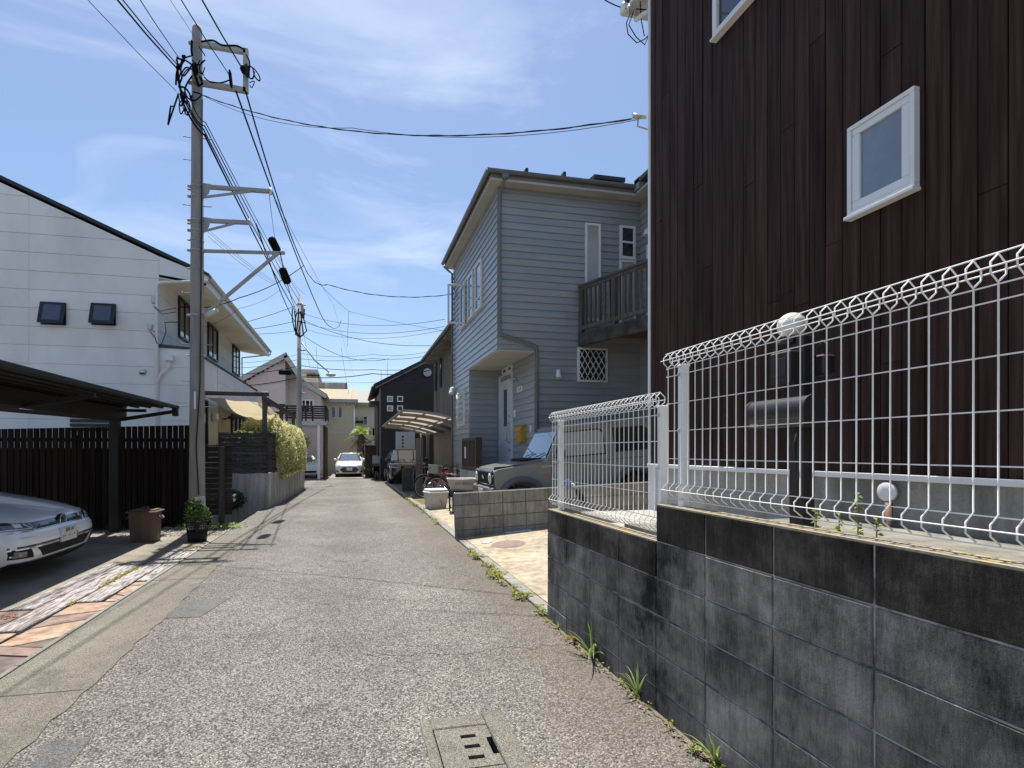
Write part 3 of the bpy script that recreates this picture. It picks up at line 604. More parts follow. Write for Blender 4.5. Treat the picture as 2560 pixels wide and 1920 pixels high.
# ================================================================ blue lap-sided house
bl = thing('blue_house', 'grey-blue two storey house with lap siding and wooden balcony', 'house', (6.0, 13.0, 0.3))
blue = mat('siding_blue', (0.265, 0.283, 0.292), 0.30, (0.315, 0.330, 0.335), scale=3.0, lo=0.35, hi=0.7, stretch=(0.6, 0.6, 5), bump=0.12, bscale=40, rand=0.06, spec=0.6)
X0, Y0, XD, YR, YE, ZO, ZE, ZF, XW = 3.085, 10.8, 3.936, 13.52, 15.75, 3.62, 7.22, 1.05, 6.48
mb = MB(); mb.box(X0+0.012, 11, Y0+0.012, YE, ZO+0.02, 7.26); mb.box(XD+0.012, 11, Y0+0.012, YE, ZF-0.02, ZO+0.02); mb.box(X0+0.012, XD+0.012, YR+0.012, YE, ZF-0.02, ZO+0.02); mb.box(XW+0.012, 11, 8.9, Y0+0.012, ZF, 7.26); mb.build('wall_core', blue, bl)
mb = MB(); mb.box(XD+0.02, 11, Y0+0.03, YE, -0.3, ZF-0.02); mb.box(X0+0.02, XD+0.02, YR+0.03, YE, -0.3, ZF-0.02); mb.box(X0+0.1, XD+0.02, Y0+0.5, YR+0.03, -0.3, 0.93); mb.box(XW+0.03, 11, 8.92, Y0, -0.3, ZF); mb.build('foundation', 'footing', bl)
EXP = 0.157
def lap_x(X, y0, y1, z0, z1):
    n = int(math.ceil((z1-z0)/EXP))
    for i in range(n):
        a = z1-(i+1)*EXP; b = a+EXP; a = max(a, z0)
        mb = MB(); mb.prism([(X+0.014, a), (X-0.021, a), (X-0.021, a+0.008), (X+0.001, b+0.012), (X+0.014, b+0.012)], y0, y1, 'y'); mb.build('siding_board', blue, bl)
def lap_y(Y, x0, x1, z0, z1):
    n = int(math.ceil((z1-z0)/EXP))
    for i in range(n):
        a = z1-(i+1)*EXP; b = a+EXP; a = max(a, z0); cut = [x0, x1]
        if x1-x0 > 2.2: cut = [x0, x0+rs.choice([0.9, 1.6, 2.1])+rs.uniform(-.1, .1), x1]
        for p, q in zip(cut, cut[1:]):
            mb = MB(); mb.prism([(Y+0.014, a), (Y-0.021, a), (Y-0.021, a+0.008), (Y+0.001, b+0.012), (Y+0.014, b+0.012)], p+0.0008, q-0.0008, 'x'); mb.build('siding_board', blue, bl)
lap_x(X0, Y0-0.012, YE, ZO, ZE-0.03); lap_y(Y0, X0-0.004, XW, ZO, ZE-0.03)
lap_y(Y0, XD-0.012, XW, ZF, ZO); lap_x(XD, Y0+0.002, YR, ZF, ZO-0.02); lap_y(YR, X0-0.003, XD, ZF, ZO-0.02); lap_x(X0, YR+0.002, YE, ZF, ZO); lap_x(XW, 8.9, Y0-0.013, ZF, ZE-0.03)
cream = mat('soffit_cream', (0.50, 0.485, 0.43), 0.8, (0.43, 0.415, 0.37), scale=3)
mb = MB(); mb.box(X0-0.005, XD-0.014, Y0-0.008, YR-0.014, ZO-0.035, ZO-0.002); mb.build('porch_soffit', cream, bl)
# roof: cream soffit, grey fascia, gutter on two sides
gr = mat('gutter_grey', (0.13, 0.14, 0.145), 0.4, (0.16, 0.17, 0.175), scale=5)
mb = MB(); mb.box(2.86, 11, 10.53, 16.0, 7.135, 7.18); mb.box(6.2, 11, 8.6, 10.53, 7.135, 7.18); mb.build('soffit', cream, bl)
mb = MB(); mb.box(2.86, 2.90, 10.53, 16.0, 7.182, 7.33); mb.box(2.9, 6.2, 10.53, 10.57, 7.182, 7.33); mb.build('fascia', mat('fascia_taupe', (0.16, 0.15, 0.14), 0.5, (0.2, 0.19, 0.18), scale=4), bl)
def gutter(parent, a, b, m, r=0.055):
    """half-round gutter from a to b"""
    a = Vector(a); b = Vector(b); d = (b-a).normalized(); sd = d.cross(Vector((0, 0, 1))).normalized(); mb = MB(); n = 8; V = []
    for e in (a, b):
        for rr in (r, r*0.9):
            for k in range(n+1):
                an = math.pi*k/n; V.append(e+sd*math.cos(an)*rr-Vector((0, 0, 1))*math.sin(an)*rr*1.1)
    F = []
    for k in range(n): F += [(k, k+1, 2*(n+1)+k+1, 2*(n+1)+k), (n+1+k, n+2+k, 3*(n+1)+k+1, 3*(n+1)+k), (k, k+1, n+2+k, n+1+k), (2*(n+1)+k, 2*(n+1)+k+1, 3*(n+1)+k+1, 3*(n+1)+k)]
    F += [(0, n+1, 3*(n+1), 2*(n+1)), (n, 2*n+1, 4*n+3, 3*n+2)]
    mb.add(V, F); return mb.build('gutter', m, parent)
gutter(bl, (2.80, 10.46, 7.32), (2.80, 16.05, 7.32), gr, 0.058); gutter(bl, (2.76, 10.47, 7.32), (6.25, 10.47, 7.32), gr, 0.058)
mb = MB(); mb.box(2.84, 11, 10.50, 16.05, 7.332, 7.36); mb.prism([(10.5, 7.362), (16.05, 7.362), (13.4, 7.95)], 5.5, 11, 'x'); mb.box(6.16, 11, 8.55, 10.5, 7.332, 7.42); mb.build('roof', 'roof_dark', bl)
mb = MB(); mb.prism([(6.16, 7.19), (6.16, 7.44), (7.4, 7.62), (7.4, 7.37)], 10.3, 10.5, 'y'); mb.build('barge_board', blue, bl)
p = atY(1559, 441, 10.7); mb = MB(); mb.prism([(10.62, p.z-0.16), (10.62, p.z-0.07), (11.6, p.z+0.05), (11.6, p.z-0.1)], p.x-0.75, p.x, 'x'); mb.build('skylight', mat('roof_black', (0.012, 0.012, 0.014), 0.5), bl)
for u, v in ((1316, 424), (1410, 433)):
    p = atY(u, v, 10.75); mb = MB(); mb.cbox(p.x-0.03, p.x+0.03, 10.7, 10.85, p.z-0.10, p.z+0.015, 0.004); mb.build('snow_stop', 'roof_black', bl)
# downpipe: hopper, corner drop, jog over the porch, lower drop
mb = MB(); mb.tube([(3.16, 10.50, 7.20), (3.14, 10.60, 7.08), (3.125, 10.745, 6.95), (3.125, 10.745, 3.98), (3.16, 10.745, 3.93), (3.92, 10.745, 3.72), (3.965, 10.745, 3.66), (3.965, 10.745, 0.45)], 0.032, 10); dp = mb.build('downpipe', gr, bl)
mb = MB(); mb.prism([(3.06, 7.31), (3.26, 7.31), (3.21, 7.16), (3.11, 7.16)], 10.44, 10.53, 'y'); mb.build('hopper', gr, dp)
mb = MB(); mb.tube([(2.83, 16.0, 7.2), (2.95, 15.85, 7.02), (X0-0.05, 15.72, 6.9), (X0-0.05, 15.72, 0.5)], 0.032, 8); mb.build('downpipe', gr, bl)
# windows
window_y(bl, Y0-0.006, 5.114, 5.49, 4.35, 6.53, 'glass_curtain', fw=0.05)
w2 = window_y(bl, Y0-0.006, 5.965, 6.35, 5.80, 6.55, 'glass_dark', fw=0.055, mull=(('h', 6.18),))
window_y(bl, Y0-0.006, 5.955, 6.36, 4.1, 5.77, 'glass_curtain', fw=0.05)
window_x(bl, X0-0.006, 12.10, 12.72, 4.90, 6.07, 'glass_sky', fw=0.05, mull=(('h', 5.2),))
window_x(bl, X0-0.006, 13.0, 13.57, 4.90, 6.07, 'glass_sky', fw=0.05, mull=(('h', 5.2),))
window_x(bl, X0-0.006, 13.99, 14.56, 4.90, 6.07, 'glass_sky', fw=0.05)
window_x(bl, XW-0.006, 9.9, 10.45, 4.2, 6.0, 'glass_dark', fw=0.06)
sashm = MB()
for a, b, c, d in ((2.57, 3.06, 5.97, 6.02), (2.57, 3.06, 4.92, 4.975), (2.57, 2.62, 4.976, 5.969), (3.01, 3.06, 4.976, 5.969)): sashm.cbox(a, b, 13.97, 14.005, c, d, 0.004)
so_ = sashm.build('open_sash', 'sash_white', bl)
mb = MB(); mb.box(2.615, 3.015, 13.984, 13.992, 4.97, 5.975); mb.build('pane', mat('glass_clear', (0.9, 0.93, 0.95), 0.02, trans=1.0, spec=0.5), so_)
def lattice(parent, rect, face):
    """white diagonal grille in front of a window"""
    a0, a1, z0, z1 = rect; wd, h = a1-a0, z1-z0; n = 0
    for sgn in (1, -1):
        for i in range(-5, 7):
            p = i*wd/5.0
            pts = []
            # line a = p + t*wd*0.62, z = t*h over t in 0..1, clipped to the frame
            sl_ = 0.62*wd
            t0 = max(0.0, (0-p)/sl_); t1 = min(1.0, (wd-p)/sl_)
            if t1-t0 < 0.06: continue
            for t in (t0, t1):
                aa = p+t*sl_; aa = aa if sgn > 0 else wd-aa
                pts.append(face(a0+aa, z0+t*h))
            mb = MB(); mb.tube(pts, 0.0085, 5); mb.build('lattice_bar', 'trim_white', parent)
wl = window_y(bl, Y0-0.006, 4.93, 5.655, 2.965, 3.73, 'glass_dark', fw=0.045, sill=False); lattice(wl, (4.955, 5.63, 2.985, 3.71), lambda a, z: (a, Y0-0.062, z))
wl = window_x(bl, X0-0.006, 14.05, 14.98, 2.13, 3.12, 'glass_dark', fw=0.05, sill=False); lattice(wl, (14.08, 14.95, 2.15, 3.1), lambda a, z: (X0-0.066, a, z))
# front door in the porch
dr = MB(); dr.cbox(XD-0.05, XD-0.013, 12.36, 13.34, 1.0, 3.25, 0.006); dv = dr.build('door', mat('door_white', (0.60, 0.64, 0.67), 0.4, (0.54, 0.58, 0.61), scale=5), bl)
mb = MB()
for a, b, c, d in ((12.27, 12.355, 0.98, 3.36), (13.345, 13.43, 0.98, 3.36), (12.27, 13.43, 3.361, 3.41)): mb.cbox(XD-0.07, XD-0.013, a, b, c, d, 0.004)
mb.build('door_frame', 'door_white', dv)
mb = MB(); mb.box(XD-0.055, XD-0.051, 12.72, 13.0, 2.05, 3.0); mb.build('glass', 'glass_dark', dv)
mb = MB()
for a, b, c, d in ((12.70, 13.02, 1.15, 1.62), (12.70, 13.02, 1.70, 1.95)): mb.cbox(XD-0.060, XD-0.051, a, b, c, d, 0.004)
mb.build('panel', 'door_white', dv)
brass = mat('brass', (0.42, 0.29, 0.10), 0.3, metal=0.8)
mb = MB(); mb.tube([(XD-0.07, 12.48, 2.13), (XD-0.12, 12.48, 2.08), (XD-0.13, 12.48, 1.86), (XD-0.12, 12.48, 1.66), (XD-0.07, 12.48, 1.62)], 0.012, 8); mb.build('handle', brass, dv)
for z_ in (2.30, 1.45):
    mb = MB(); mb.lathe([(0.03, 0), (0.03, 0.02), (0.018, 0.03)], (0, 0, 0), 14, 'x'); mb.v = [(XD-0.05-q[0], 12.48+q[1], z_+q[2]) for q in mb.v]; mb.build('lock', brass, dv)
for a in (12.55, 12.98): window_x(bl, XD-0.006, a-0.19, a+0.19, 3.425, 3.575, 'glass_dark', fw=0.03, sill=False)
mb = MB(); mb.cbox(XD-0.024, XD-0.012, 11.60, 12.0, 2.83, 2.96, 0.003); npl = mb.build('number_plate', 'sash_white', bl)
text('house_number', '13-28', 0.105, mat('ink', (0.04, 0.05, 0.09), 0.5), npl, Vector((XD-0.0255, 11.8, 2.895))-ROOT[npl.name], (R(90), 0, R(-90)))
def spot_lamp(parent, base, dirv, m='sash_white'):
    mb = MB(); b = Vector(base); d = Vector(dirv).normalized()
    mb.tube([b, b+d*0.05], 0.035, 12); mb.tube([b+d*0.05, b+d*0.09-Vector((0, 0, 0.03))], 0.018, 8)
    c = b+d*0.10; mb.tube([c+Vector((0, 0, 0.10)), c+Vector((0, 0, 0.06)), c-Vector((0, 0, 0.05))+d*0.02, c-Vector((0, 0, 0.09))+d*0.03], [0.035, 0.045, 0.055, 0.075], 14)
    return mb.build('wall_lamp', m, parent)
p = atY(1391, 937, Y0); spot_lamp(bl, (p.x, Y0-0.01, p.z), (0, -1, 0))
spot_lamp(bl, (X0-0.01, 15.6, 3.25), (-1, -0.3, 0)); spot_lamp(bl, (X0-0.01, 15.45, 3.25), (-1, -0.5, 0))
mb = MB(); mb.tube([(XD-0.012, 12.05, 3.18), (XD-0.09, 12.05, 3.17)], 0.03, 10); mb.tube([(XD-0.09, 12.02, 3.17), (XD-0.10, 12.2, 3.19)], [0.03, 0.042], 10); mb.build('wall_lamp', 'galvanised', bl)
mb = MB(); mb.cbox(XD-0.045, XD-0.012, 12.10, 12.2, 2.25, 2.42, 0.004); mb.build('intercom', 'sash_white', bl)
mb = MB(); mb.cbox(XD-0.03, XD-0.012, 10.98, 11.06, 1.83, 2.0, 0.003); mb.build('switch_box', 'sash_white', bl)
mb = MB(); mb.tube([(6.40, 10.50, 6.28), (6.40, 10.42, 6.30)], 0.02, 8); mb.lathe([(0.02, 6.36), (0.06, 6.30), (0.085, 6.19)], (6.40, 10.38, 0), 16); mb.build('wall_lamp', 'trim_white', bl)
# cable brackets on the street face
mb = MB(); mb.cbox(X0-0.06, X0-0.01, 15.3, 15.4, 6.1, 6.25, 0.005); mb.build('cable_bracket', 'galvanised', bl)
# yellow letter box on the porch wall
yl = thing('letter_box', 'mustard yellow letter box on the blue porch wall', 'letter box', (XD-0.075, 11.54, 1.6))
yel = mat('mustard', (0.50, 0.30, 0.025), 0.45, (0.42, 0.25, 0.03), scale=5)
mb = MB(); mb.prism([(XD-0.014, 1.61), (XD-0.125, 1.63), (XD-0.145, 1.89), (XD-0.14, 1.94), (XD-0.11, 1.985), (XD-0.07, 2.0), (XD-0.014, 2.0)], 11.34, 11.74, 'y'); mb.build('body', yel, yl)
mb = MB(); mb.prism([(XD-0.150, 1.875), (XD-0.157, 1.88), (XD-0.152, 1.95), (XD-0.115, 1.997), (XD-0.07, 2.012), (XD-0.014, 2.012), (XD-0.014, 2.003), (XD-0.07, 2.003), (XD-0.11, 1.989), (XD-0.142, 1.945)], 11.325, 11.755, 'y'); mb.build('lid', yel, yl)
# weathered wooden balcony, angled off the facing wall
bal = thing('balcony', 'weathered grey wooden balcony with upright balusters on the blue house', 'balcony', (5.6, 10.0, 3.8))
wood_mat('wood_weathered', (0.070, 0.062, 0.058), (0.19, 0.175, 0.165), sc=4, rand=0.18, rough=0.85)
mat('beam_dark', (0.035, 0.03, 0.028), 0.85, (0.11, 0.10, 0.095), scale=5, lo=0.4, hi=0.75, bump=0.4, bscale=40)
A = Vector((4.97, 10.74, 0)); D_ = Vector((0.335, -0.942, 0)).normalized(); ZT = atY(1444.5, 717, 10.74).z; ZB = atY(1440, 866, 10.74).z; LB = 2.35
nrm_ = Vector((D_.y, -D_.x, 0))
mb = MB(); mb.bar(A+Vector((0, 0, ZB+0.14)), A+D_*LB+Vector((0, 0, ZB+0.14)), 0.09, 0.27); mb.build('rim_beam', 'beam_dark', bal)
mb = MB(); mb.bar(A+Vector((0, 0, ZT)), A+D_*LB+Vector((0, 0, ZT)), 0.12, 0.045); mb.bar(A+Vector((0, 0, ZT-0.06)), A+D_*LB+Vector((0, 0, ZT-0.06)), 0.04, 0.07); mb.build('top_rail', 'wood_weathered', bal)
mb = MB(); mb.bar(A+Vector((0, 0, ZB+0.40)), A+D_*LB+Vector((0, 0, ZB+0.40)), 0.04, 0.09); mb.build('bottom_rail', 'wood_weathered', bal)
nb = 18
for i in range(nb):
    t = 0.04+i*(LB-0.06)/(nb-1); q = A+D_*t; post = i in (0, 7, 15); wdt = 0.095 if post else 0.042
    mb = MB(); mb.bar(q+Vector((0, 0, ZB+(0.22 if post else 0.36)))-nrm_*0.02, q+Vector((0, 0, ZT-0.025))-nrm_*0.02, wdt, 0.05 if not post else 0.09, up=tuple(nrm_)); mb.build('post' if post else 'baluster', 'wood_weathered', bal)
for i in range(13):   # deck boards seen from below
    t = 0.02+i*0.18; q = A+D_*t; xe = XW+0.0; mb = MB(); mb.bar((q.x+0.05, q.y+0.09, ZB+0.29), (xe, q.y+0.09, ZB+0.29), 0.16, 0.03); mb.build('deck_board', mat('deck_brown', (0.10, 0.06, 0.035), 0.8, (0.17, 0.10, 0.06), scale=5, stretch=(0.5, 8, 8)), bal)
for t in (0.5, 1.3, 2.1):
    q = A+D_*t; mb = MB(); mb.bar((q.x+0.05, q.y, ZB+0.2), (XW, q.y, ZB+0.2), 0.06, 0.14); mb.build('joist', 'deck_brown', bal)
# ================================================================ cars
mat('tyre', (0.018, 0.018, 0.019), 0.85, (0.03, 0.03, 0.03), scale=30)
mat('black_plastic', (0.010, 0.010, 0.011), 0.65, (0.016, 0.016, 0.017), scale=20, spec=0.25)
mat('gloss_black', (0.006, 0.006, 0.007), 0.12, coat=0.6)
mat('chrome', (0.62, 0.63, 0.65), 0.12, metal=1.0)
mat('alloy', (0.45, 0.46, 0.47), 0.3, metal=0.7)
mat('lens', (0.55, 0.58, 0.60), 0.06, spec=0.8, coat=0.5)
mat('lens_dark', (0.05, 0.055, 0.065), 0.05, spec=0.9, coat=0.7)
mat('amber', (0.55, 0.16, 0.02), 0.25, coat=0.4)
mat('plate_white', (0.62, 0.62, 0.60), 0.45)
mat('windscreen', (0.035, 0.05, 0.065), 0.02, spec=1.0, coat=1.0)
mat('plate_ink', (0.03, 0.05, 0.04), 0.5)
def wheel(parent, c, r=0.33, wd=0.2, side=1, spokes=5):
    """tyre with a spoked rim; axle along y, face towards side*y, in the car's own frame"""
    x, y, z = c
    t = MB(); pr = [(r*0.66, -wd/2), (r*0.9, -wd/2), (r*0.985, -wd*0.36), (r, -wd*0.2), (r, wd*0.2), (r*0.985, wd*0.36), (r*0.9, wd/2), (r*0.66, wd/2)]
    t.lathe(pr, (x, y, z), 28, 'y'); w_ = t.build('wheel', 'tyre', parent, local=True)
    f = y+side*wd*0.42
    rm_ = MB(); rm_.lathe([(r*0.66, min(f, f+side*0.02)-y), (r*0.66, max(f, f+side*0.02)-y)], (x, y, z), 28, 'y'); rm_.build('rim_dark', 'black_plastic', w_, local=True)
    rm_ = MB()
    for k in range(spokes):
        a = 2*math.pi*k/spokes+0.3; rm_.bar((x, f+side*0.03, z), (x+math.cos(a)*r*0.63, f+side*0.028, z+math.sin(a)*r*0.63), 0.03, r*0.2, up=(math.sin(a), 0, -math.cos(a)))
    rm_.lathe([(r*0.16, -0.01+side*0.03+f-y), (r*0.16, 0.012+side*0.03+f-y)], (x, y, z), 16, 'y'); rm_.build('rim', 'alloy', w_, local=True)
    return w_
def bev_prism(poly, y0, y1, off, seg=2, taper=None):
    """side profile (x,z) pulled across the car and its edges rounded"""
    bm = bmesh.new(); n = len(poly)
    a = [bm.verts.new((p[0], y0, p[1])) for p in poly]; b = [bm.verts.new((p[0], y1, p[1])) for p in poly]
    bm.faces.new(a[::-1]); bm.faces.new(b)
    for i in range(n): bm.faces.new((a[i], a[(i+1) % n], b[(i+1) % n], b[i]))
    if taper:
        for v in bm.verts: v.co.y *= taper(v.co.x, v.co.z)
    bmesh.ops.recalc_face_normals(bm, faces=bm.faces)
    if off: bmesh.ops.bevel(bm, geom=bm.edges[:], offset=off, segments=seg, profile=0.6, affect='EDGES', clamp_overlap=True)
    mb = MB(); mb.bm(bm, False); return mb
def arch(cx, cz, r, z0, n=9):
    """points over a wheel opening from back to front along the sill line z0"""
    a0 = math.asin((z0-cz)/r) if abs(z0-cz) < r else 0; o = []
    for k in range(n+1):
        a = math.pi-a0-(math.pi-2*a0)*k/n; o.append((cx+r*math.cos(a), cz+r*math.sin(a)))
    return o
# ---------------------------------------------------------------- boxy grey SUV nosing out of the bay
paint = mat('suv_grey', (0.225, 0.228, 0.215), 0.28, (0.24, 0.243, 0.23), scale=2, coat=0.6, spec=0.5)
suv = thing('boxy_suv', 'boxy grey-green compact SUV parked nose out behind the low block wall', 'car', (4.14, 9.58, 0.222), (0, R(4.6), R(180)), local=True)
zs = 0.42; fx, rx = 1.12, -1.13
side = [(-1.66, zs)] + arch(rx, 0.34, 0.42, zs) + arch(fx, 0.34, 0.42, zs) + [(1.58, 0.46), (1.60, 0.95), (1.54, 0.985), (0.62, 1.06), (0.60, 1.075), (-1.66, 1.075)]
bev_prism(side, -0.72, 0.72, 0.028).build('body', paint, suv, local=True)
h = bev_prism([(1.545, 0.965), (1.555, 0.995), (1.42, 1.02), (0.66, 1.105), (0.62, 1.05)], -0.60, 0.60, 0.012); hood = h.build('hood', paint, suv, local=True)
mb = MB()
for s in (-1, 1): mb.box(0.66, 1.57, min(s*0.606, s*0.612), max(s*0.606, s*0.612), 0.96, 1.03)
mb.build('hood_gap', 'rubber', hood, local=True)
mb = MB(); mb.cbox(0.62, 0.92, -0.45, 0.45, 1.082, 1.116, 0.006); mb.build('cowl_vent', 'black_plastic', hood, local=True)
# greenhouse: black-edged glass box under the roof
tp = lambda x, z: 1.0-0.11*max(0.0, (z-1.07)/0.63)
bev_prism([(0.60, 1.07), (0.28, 1.60), (0.18, 1.66), (-1.62, 1.66), (-1.66, 1.07)], -0.70, 0.70, 0.02, taper=tp).build('cabin', paint, suv, local=True)
bev_prism([(0.25, 1.62), (0.16, 1.70), (-0.2, 1.725), (-1.5, 1.725), (-1.66, 1.69), (-1.665, 1.62)], -0.655, 0.655, 0.03, taper=lambda x, z: 1-0.05*max(0, (z-1.62)/0.1)).build('roof', paint, suv, local=True)
for s in (-1, 1):
    mb = MB(); mb.tube([(0.24, s*0.655, 1.655), (-1.6, s*0.655, 1.672)], 0.012, 6); mb.build('roof_gutter', paint, suv, local=True)
def pane(pts, off, m, name, parent=suv, th=0.006):
    """flat glazing from corner points, pushed out along its normal"""
    P = [Vector(p) for p in pts]; nn = (P[1]-P[0]).cross(P[2]-P[0]).normalized(); c = sum(P, Vector())/len(P)
    mb = MB(); n = len(P); V = [p+nn*off for p in P]+[p+(c-p)*0.015+nn*(off+th) for p in P]
    mb.add(V, [tuple(range(n, 2*n))]+[(i, (i+1) % n, n+(i+1) % n, n+i) for i in range(n)]); return mb.build(name, m, parent, local=True)
def sy(x, z, s): return s*0.70*tp(x, z)
ws = [(0.585, -0.64, 1.105), (0.585, 0.64, 1.105), (0.305, 0.575, 1.575), (0.305, -0.575, 1.575)]
pane(ws, 0.004, 'windscreen', 'windscreen')
for s in (1, -1):
    dw = [(0.44, 1.12), (0.20, 1.55), (-0.50, 1.56), (-0.56, 1.50), (-0.56, 1.12)]; qw = [(-0.80, 1.14), (-0.80, 1.55), (-1.40, 1.55), (-1.48, 1.49), (-1.50, 1.20), (-1.44, 1.14)]
    for nm, poly, g in (('side_window', dw, 'glass_curtain'), ('quarter_window', qw, 'glass_dark')):
        pts = [(x, sy(x, z, s), z) for x, z in poly]
        big = [(-0.10+(x+0.10)*1.06 if nm == 'side_window' else -1.14+(x+1.14)*1.09, 0, 1.34+(z-1.34)*1.12) for x, z in poly]
        big = [(x, sy(x, z, s), z) for x, _, z in big]
        if s > 0: pts = pts[::-1]; big = big[::-1]
        sl2 = pane(big, 0.002, 'rubber', nm+'_seal', th=0.003); pane(pts, 0.006, 'glass_shade' if 'glass_shade' in MATS and nm == 'side_window' else g, nm)
    # door outline, handle, mirror, belt crease, flare
    for x in (0.52, -0.66):
        mb = MB(); mb.box(x-0.004, x+0.004, min(s*0.7195, s*0.7225), max(s*0.7195, s*0.7225), 0.47, 1.06); mb.build('door_seam', 'rubber', suv, local=True)
    mb = MB(); mb.cbox(-0.60, -0.44, min(s*0.715, s*0.755), max(s*0.715, s*0.755), 0.93, 0.965, 0.01); mb.build('door_handle', paint, suv, local=True)
    mb = MB(); mb.cbox(0.30, 0.42, min(s*0.72, s*0.92), max(s*0.72, s*0.92), 1.08, 1.27, 0.03); mb.build('mirror', 'black_plastic', suv, local=True)
    mb = MB(); mb.box(-1.62, 0.5, min(s*0.719, s*0.7235), max(s*0.719, s*0.7235), 0.985, 0.993); mb.build('belt_crease', 'rubber', suv, local=True)
    mb = MB(); mb.box(-0.62, 0.62, min(s*0.69, s*0.735), max(s*0.69, s*0.735), 0.40, 0.50); mb.build('sill_cover', 'black_plastic', suv, local=True)
    for cx in (fx, rx):
        mb = MB(); pts = [(x, s*0.735, z) for x, z in arch(cx, 0.34, 0.44, 0.40, 14)]; mb.tube(pts, 0.055, 8); mb.build('fender_flare', mat('flare_grey', (0.11, 0.112, 0.115), 0.6), suv, local=True)
        wheel(suv, (cx, s*0.66, 0.335), 0.335, 0.19, s)
    mb = MB(); mb.cbox(0.60, 0.68, min(s*0.72, s*0.735), max(s*0.72, s*0.735), 0.80, 0.845, 0.005); mb.build('side_signal', 'amber', suv, local=True)
    mb = MB(); mb.cbox(0.50, 0.72, min(s*0.72, s*0.728), max(s*0.72, s*0.728), 0.955, 0.985, 0.002); mb.build('fender_badge', 'alloy', suv, local=True)
    # headlamps
    mb = MB(); mb.lathe([(0.128, 1.585), (0.128, 1.622), (0.112, 1.63)], (0, s*0.50, 0.83), 28, 'x'); hl = mb.build('headlight', 'black_plastic', suv, local=True)
    mb = MB(); mb.lathe([(0.098, 1.60), (0.098, 1.634), (0.07, 1.648), (0.02, 1.654)], (0, s*0.50, 0.83), 28, 'x'); mb.build('lens', 'lens', hl, local=True)
    mb = MB(); mb.lathe([(0.026, 1.6), (0.026, 1.625)], (0, s*0.66, 0.87), 16, 'x'); mb.build('turn_signal', 'lens_dark', suv, local=True)
mb = MB(); mb.cbox(1.575, 1.612, -0.64, 0.64, 0.68, 0.975, 0.02); gl2 = mb.build('grille', 'gloss_black', suv, local=True)
for k in range(5):
    yy = -0.28+k*0.14
    mb = MB(); mb.cbox(1.604, 1.624, yy-0.052, yy+0.052, 0.71, 0.945, 0.008); mb.build('grille_slot_frame', 'black_plastic', gl2, local=True)
mb = MB(); mb.bar((1.628, -0.055, 0.86), (1.628, 0.055, 0.80), 0.012, 0.026); mb.bar((1.628, -0.055, 0.80), (1.628, -0.055, 0.86), 0.012, 0.022, up=(0, 1, 0)); mb.bar((1.628, 0.055, 0.80), (1.628, 0.055, 0.85), 0.012, 0.022, up=(0, 1, 0)); mb.build('emblem', 'chrome', gl2, local=True)
mb = bev_prism([(1.56, 0.36), (1.66, 0.40), (1.69, 0.52), (1.68, 0.66), (1.58, 0.68)], -0.74, 0.74, 0.03); bp_ = mb.build('bumper', 'flare_grey', suv, local=True)
mb = MB(); mb.cbox(1.69, 1.70, -0.165, 0.165, 0.46, 0.625, 0.003); mb.build('license_plate', 'plate_white', bp_, local=True)
for s in (-1, 1):
    mb = MB(); mb.tube([(0.62, s*0.30-0.1, 1.13), (0.60, s*0.30, 1.15), (0.56, s*0.30+0.28, 1.21)], 0.008, 5); mb.build('wiper', 'rubber', suv, local=True)

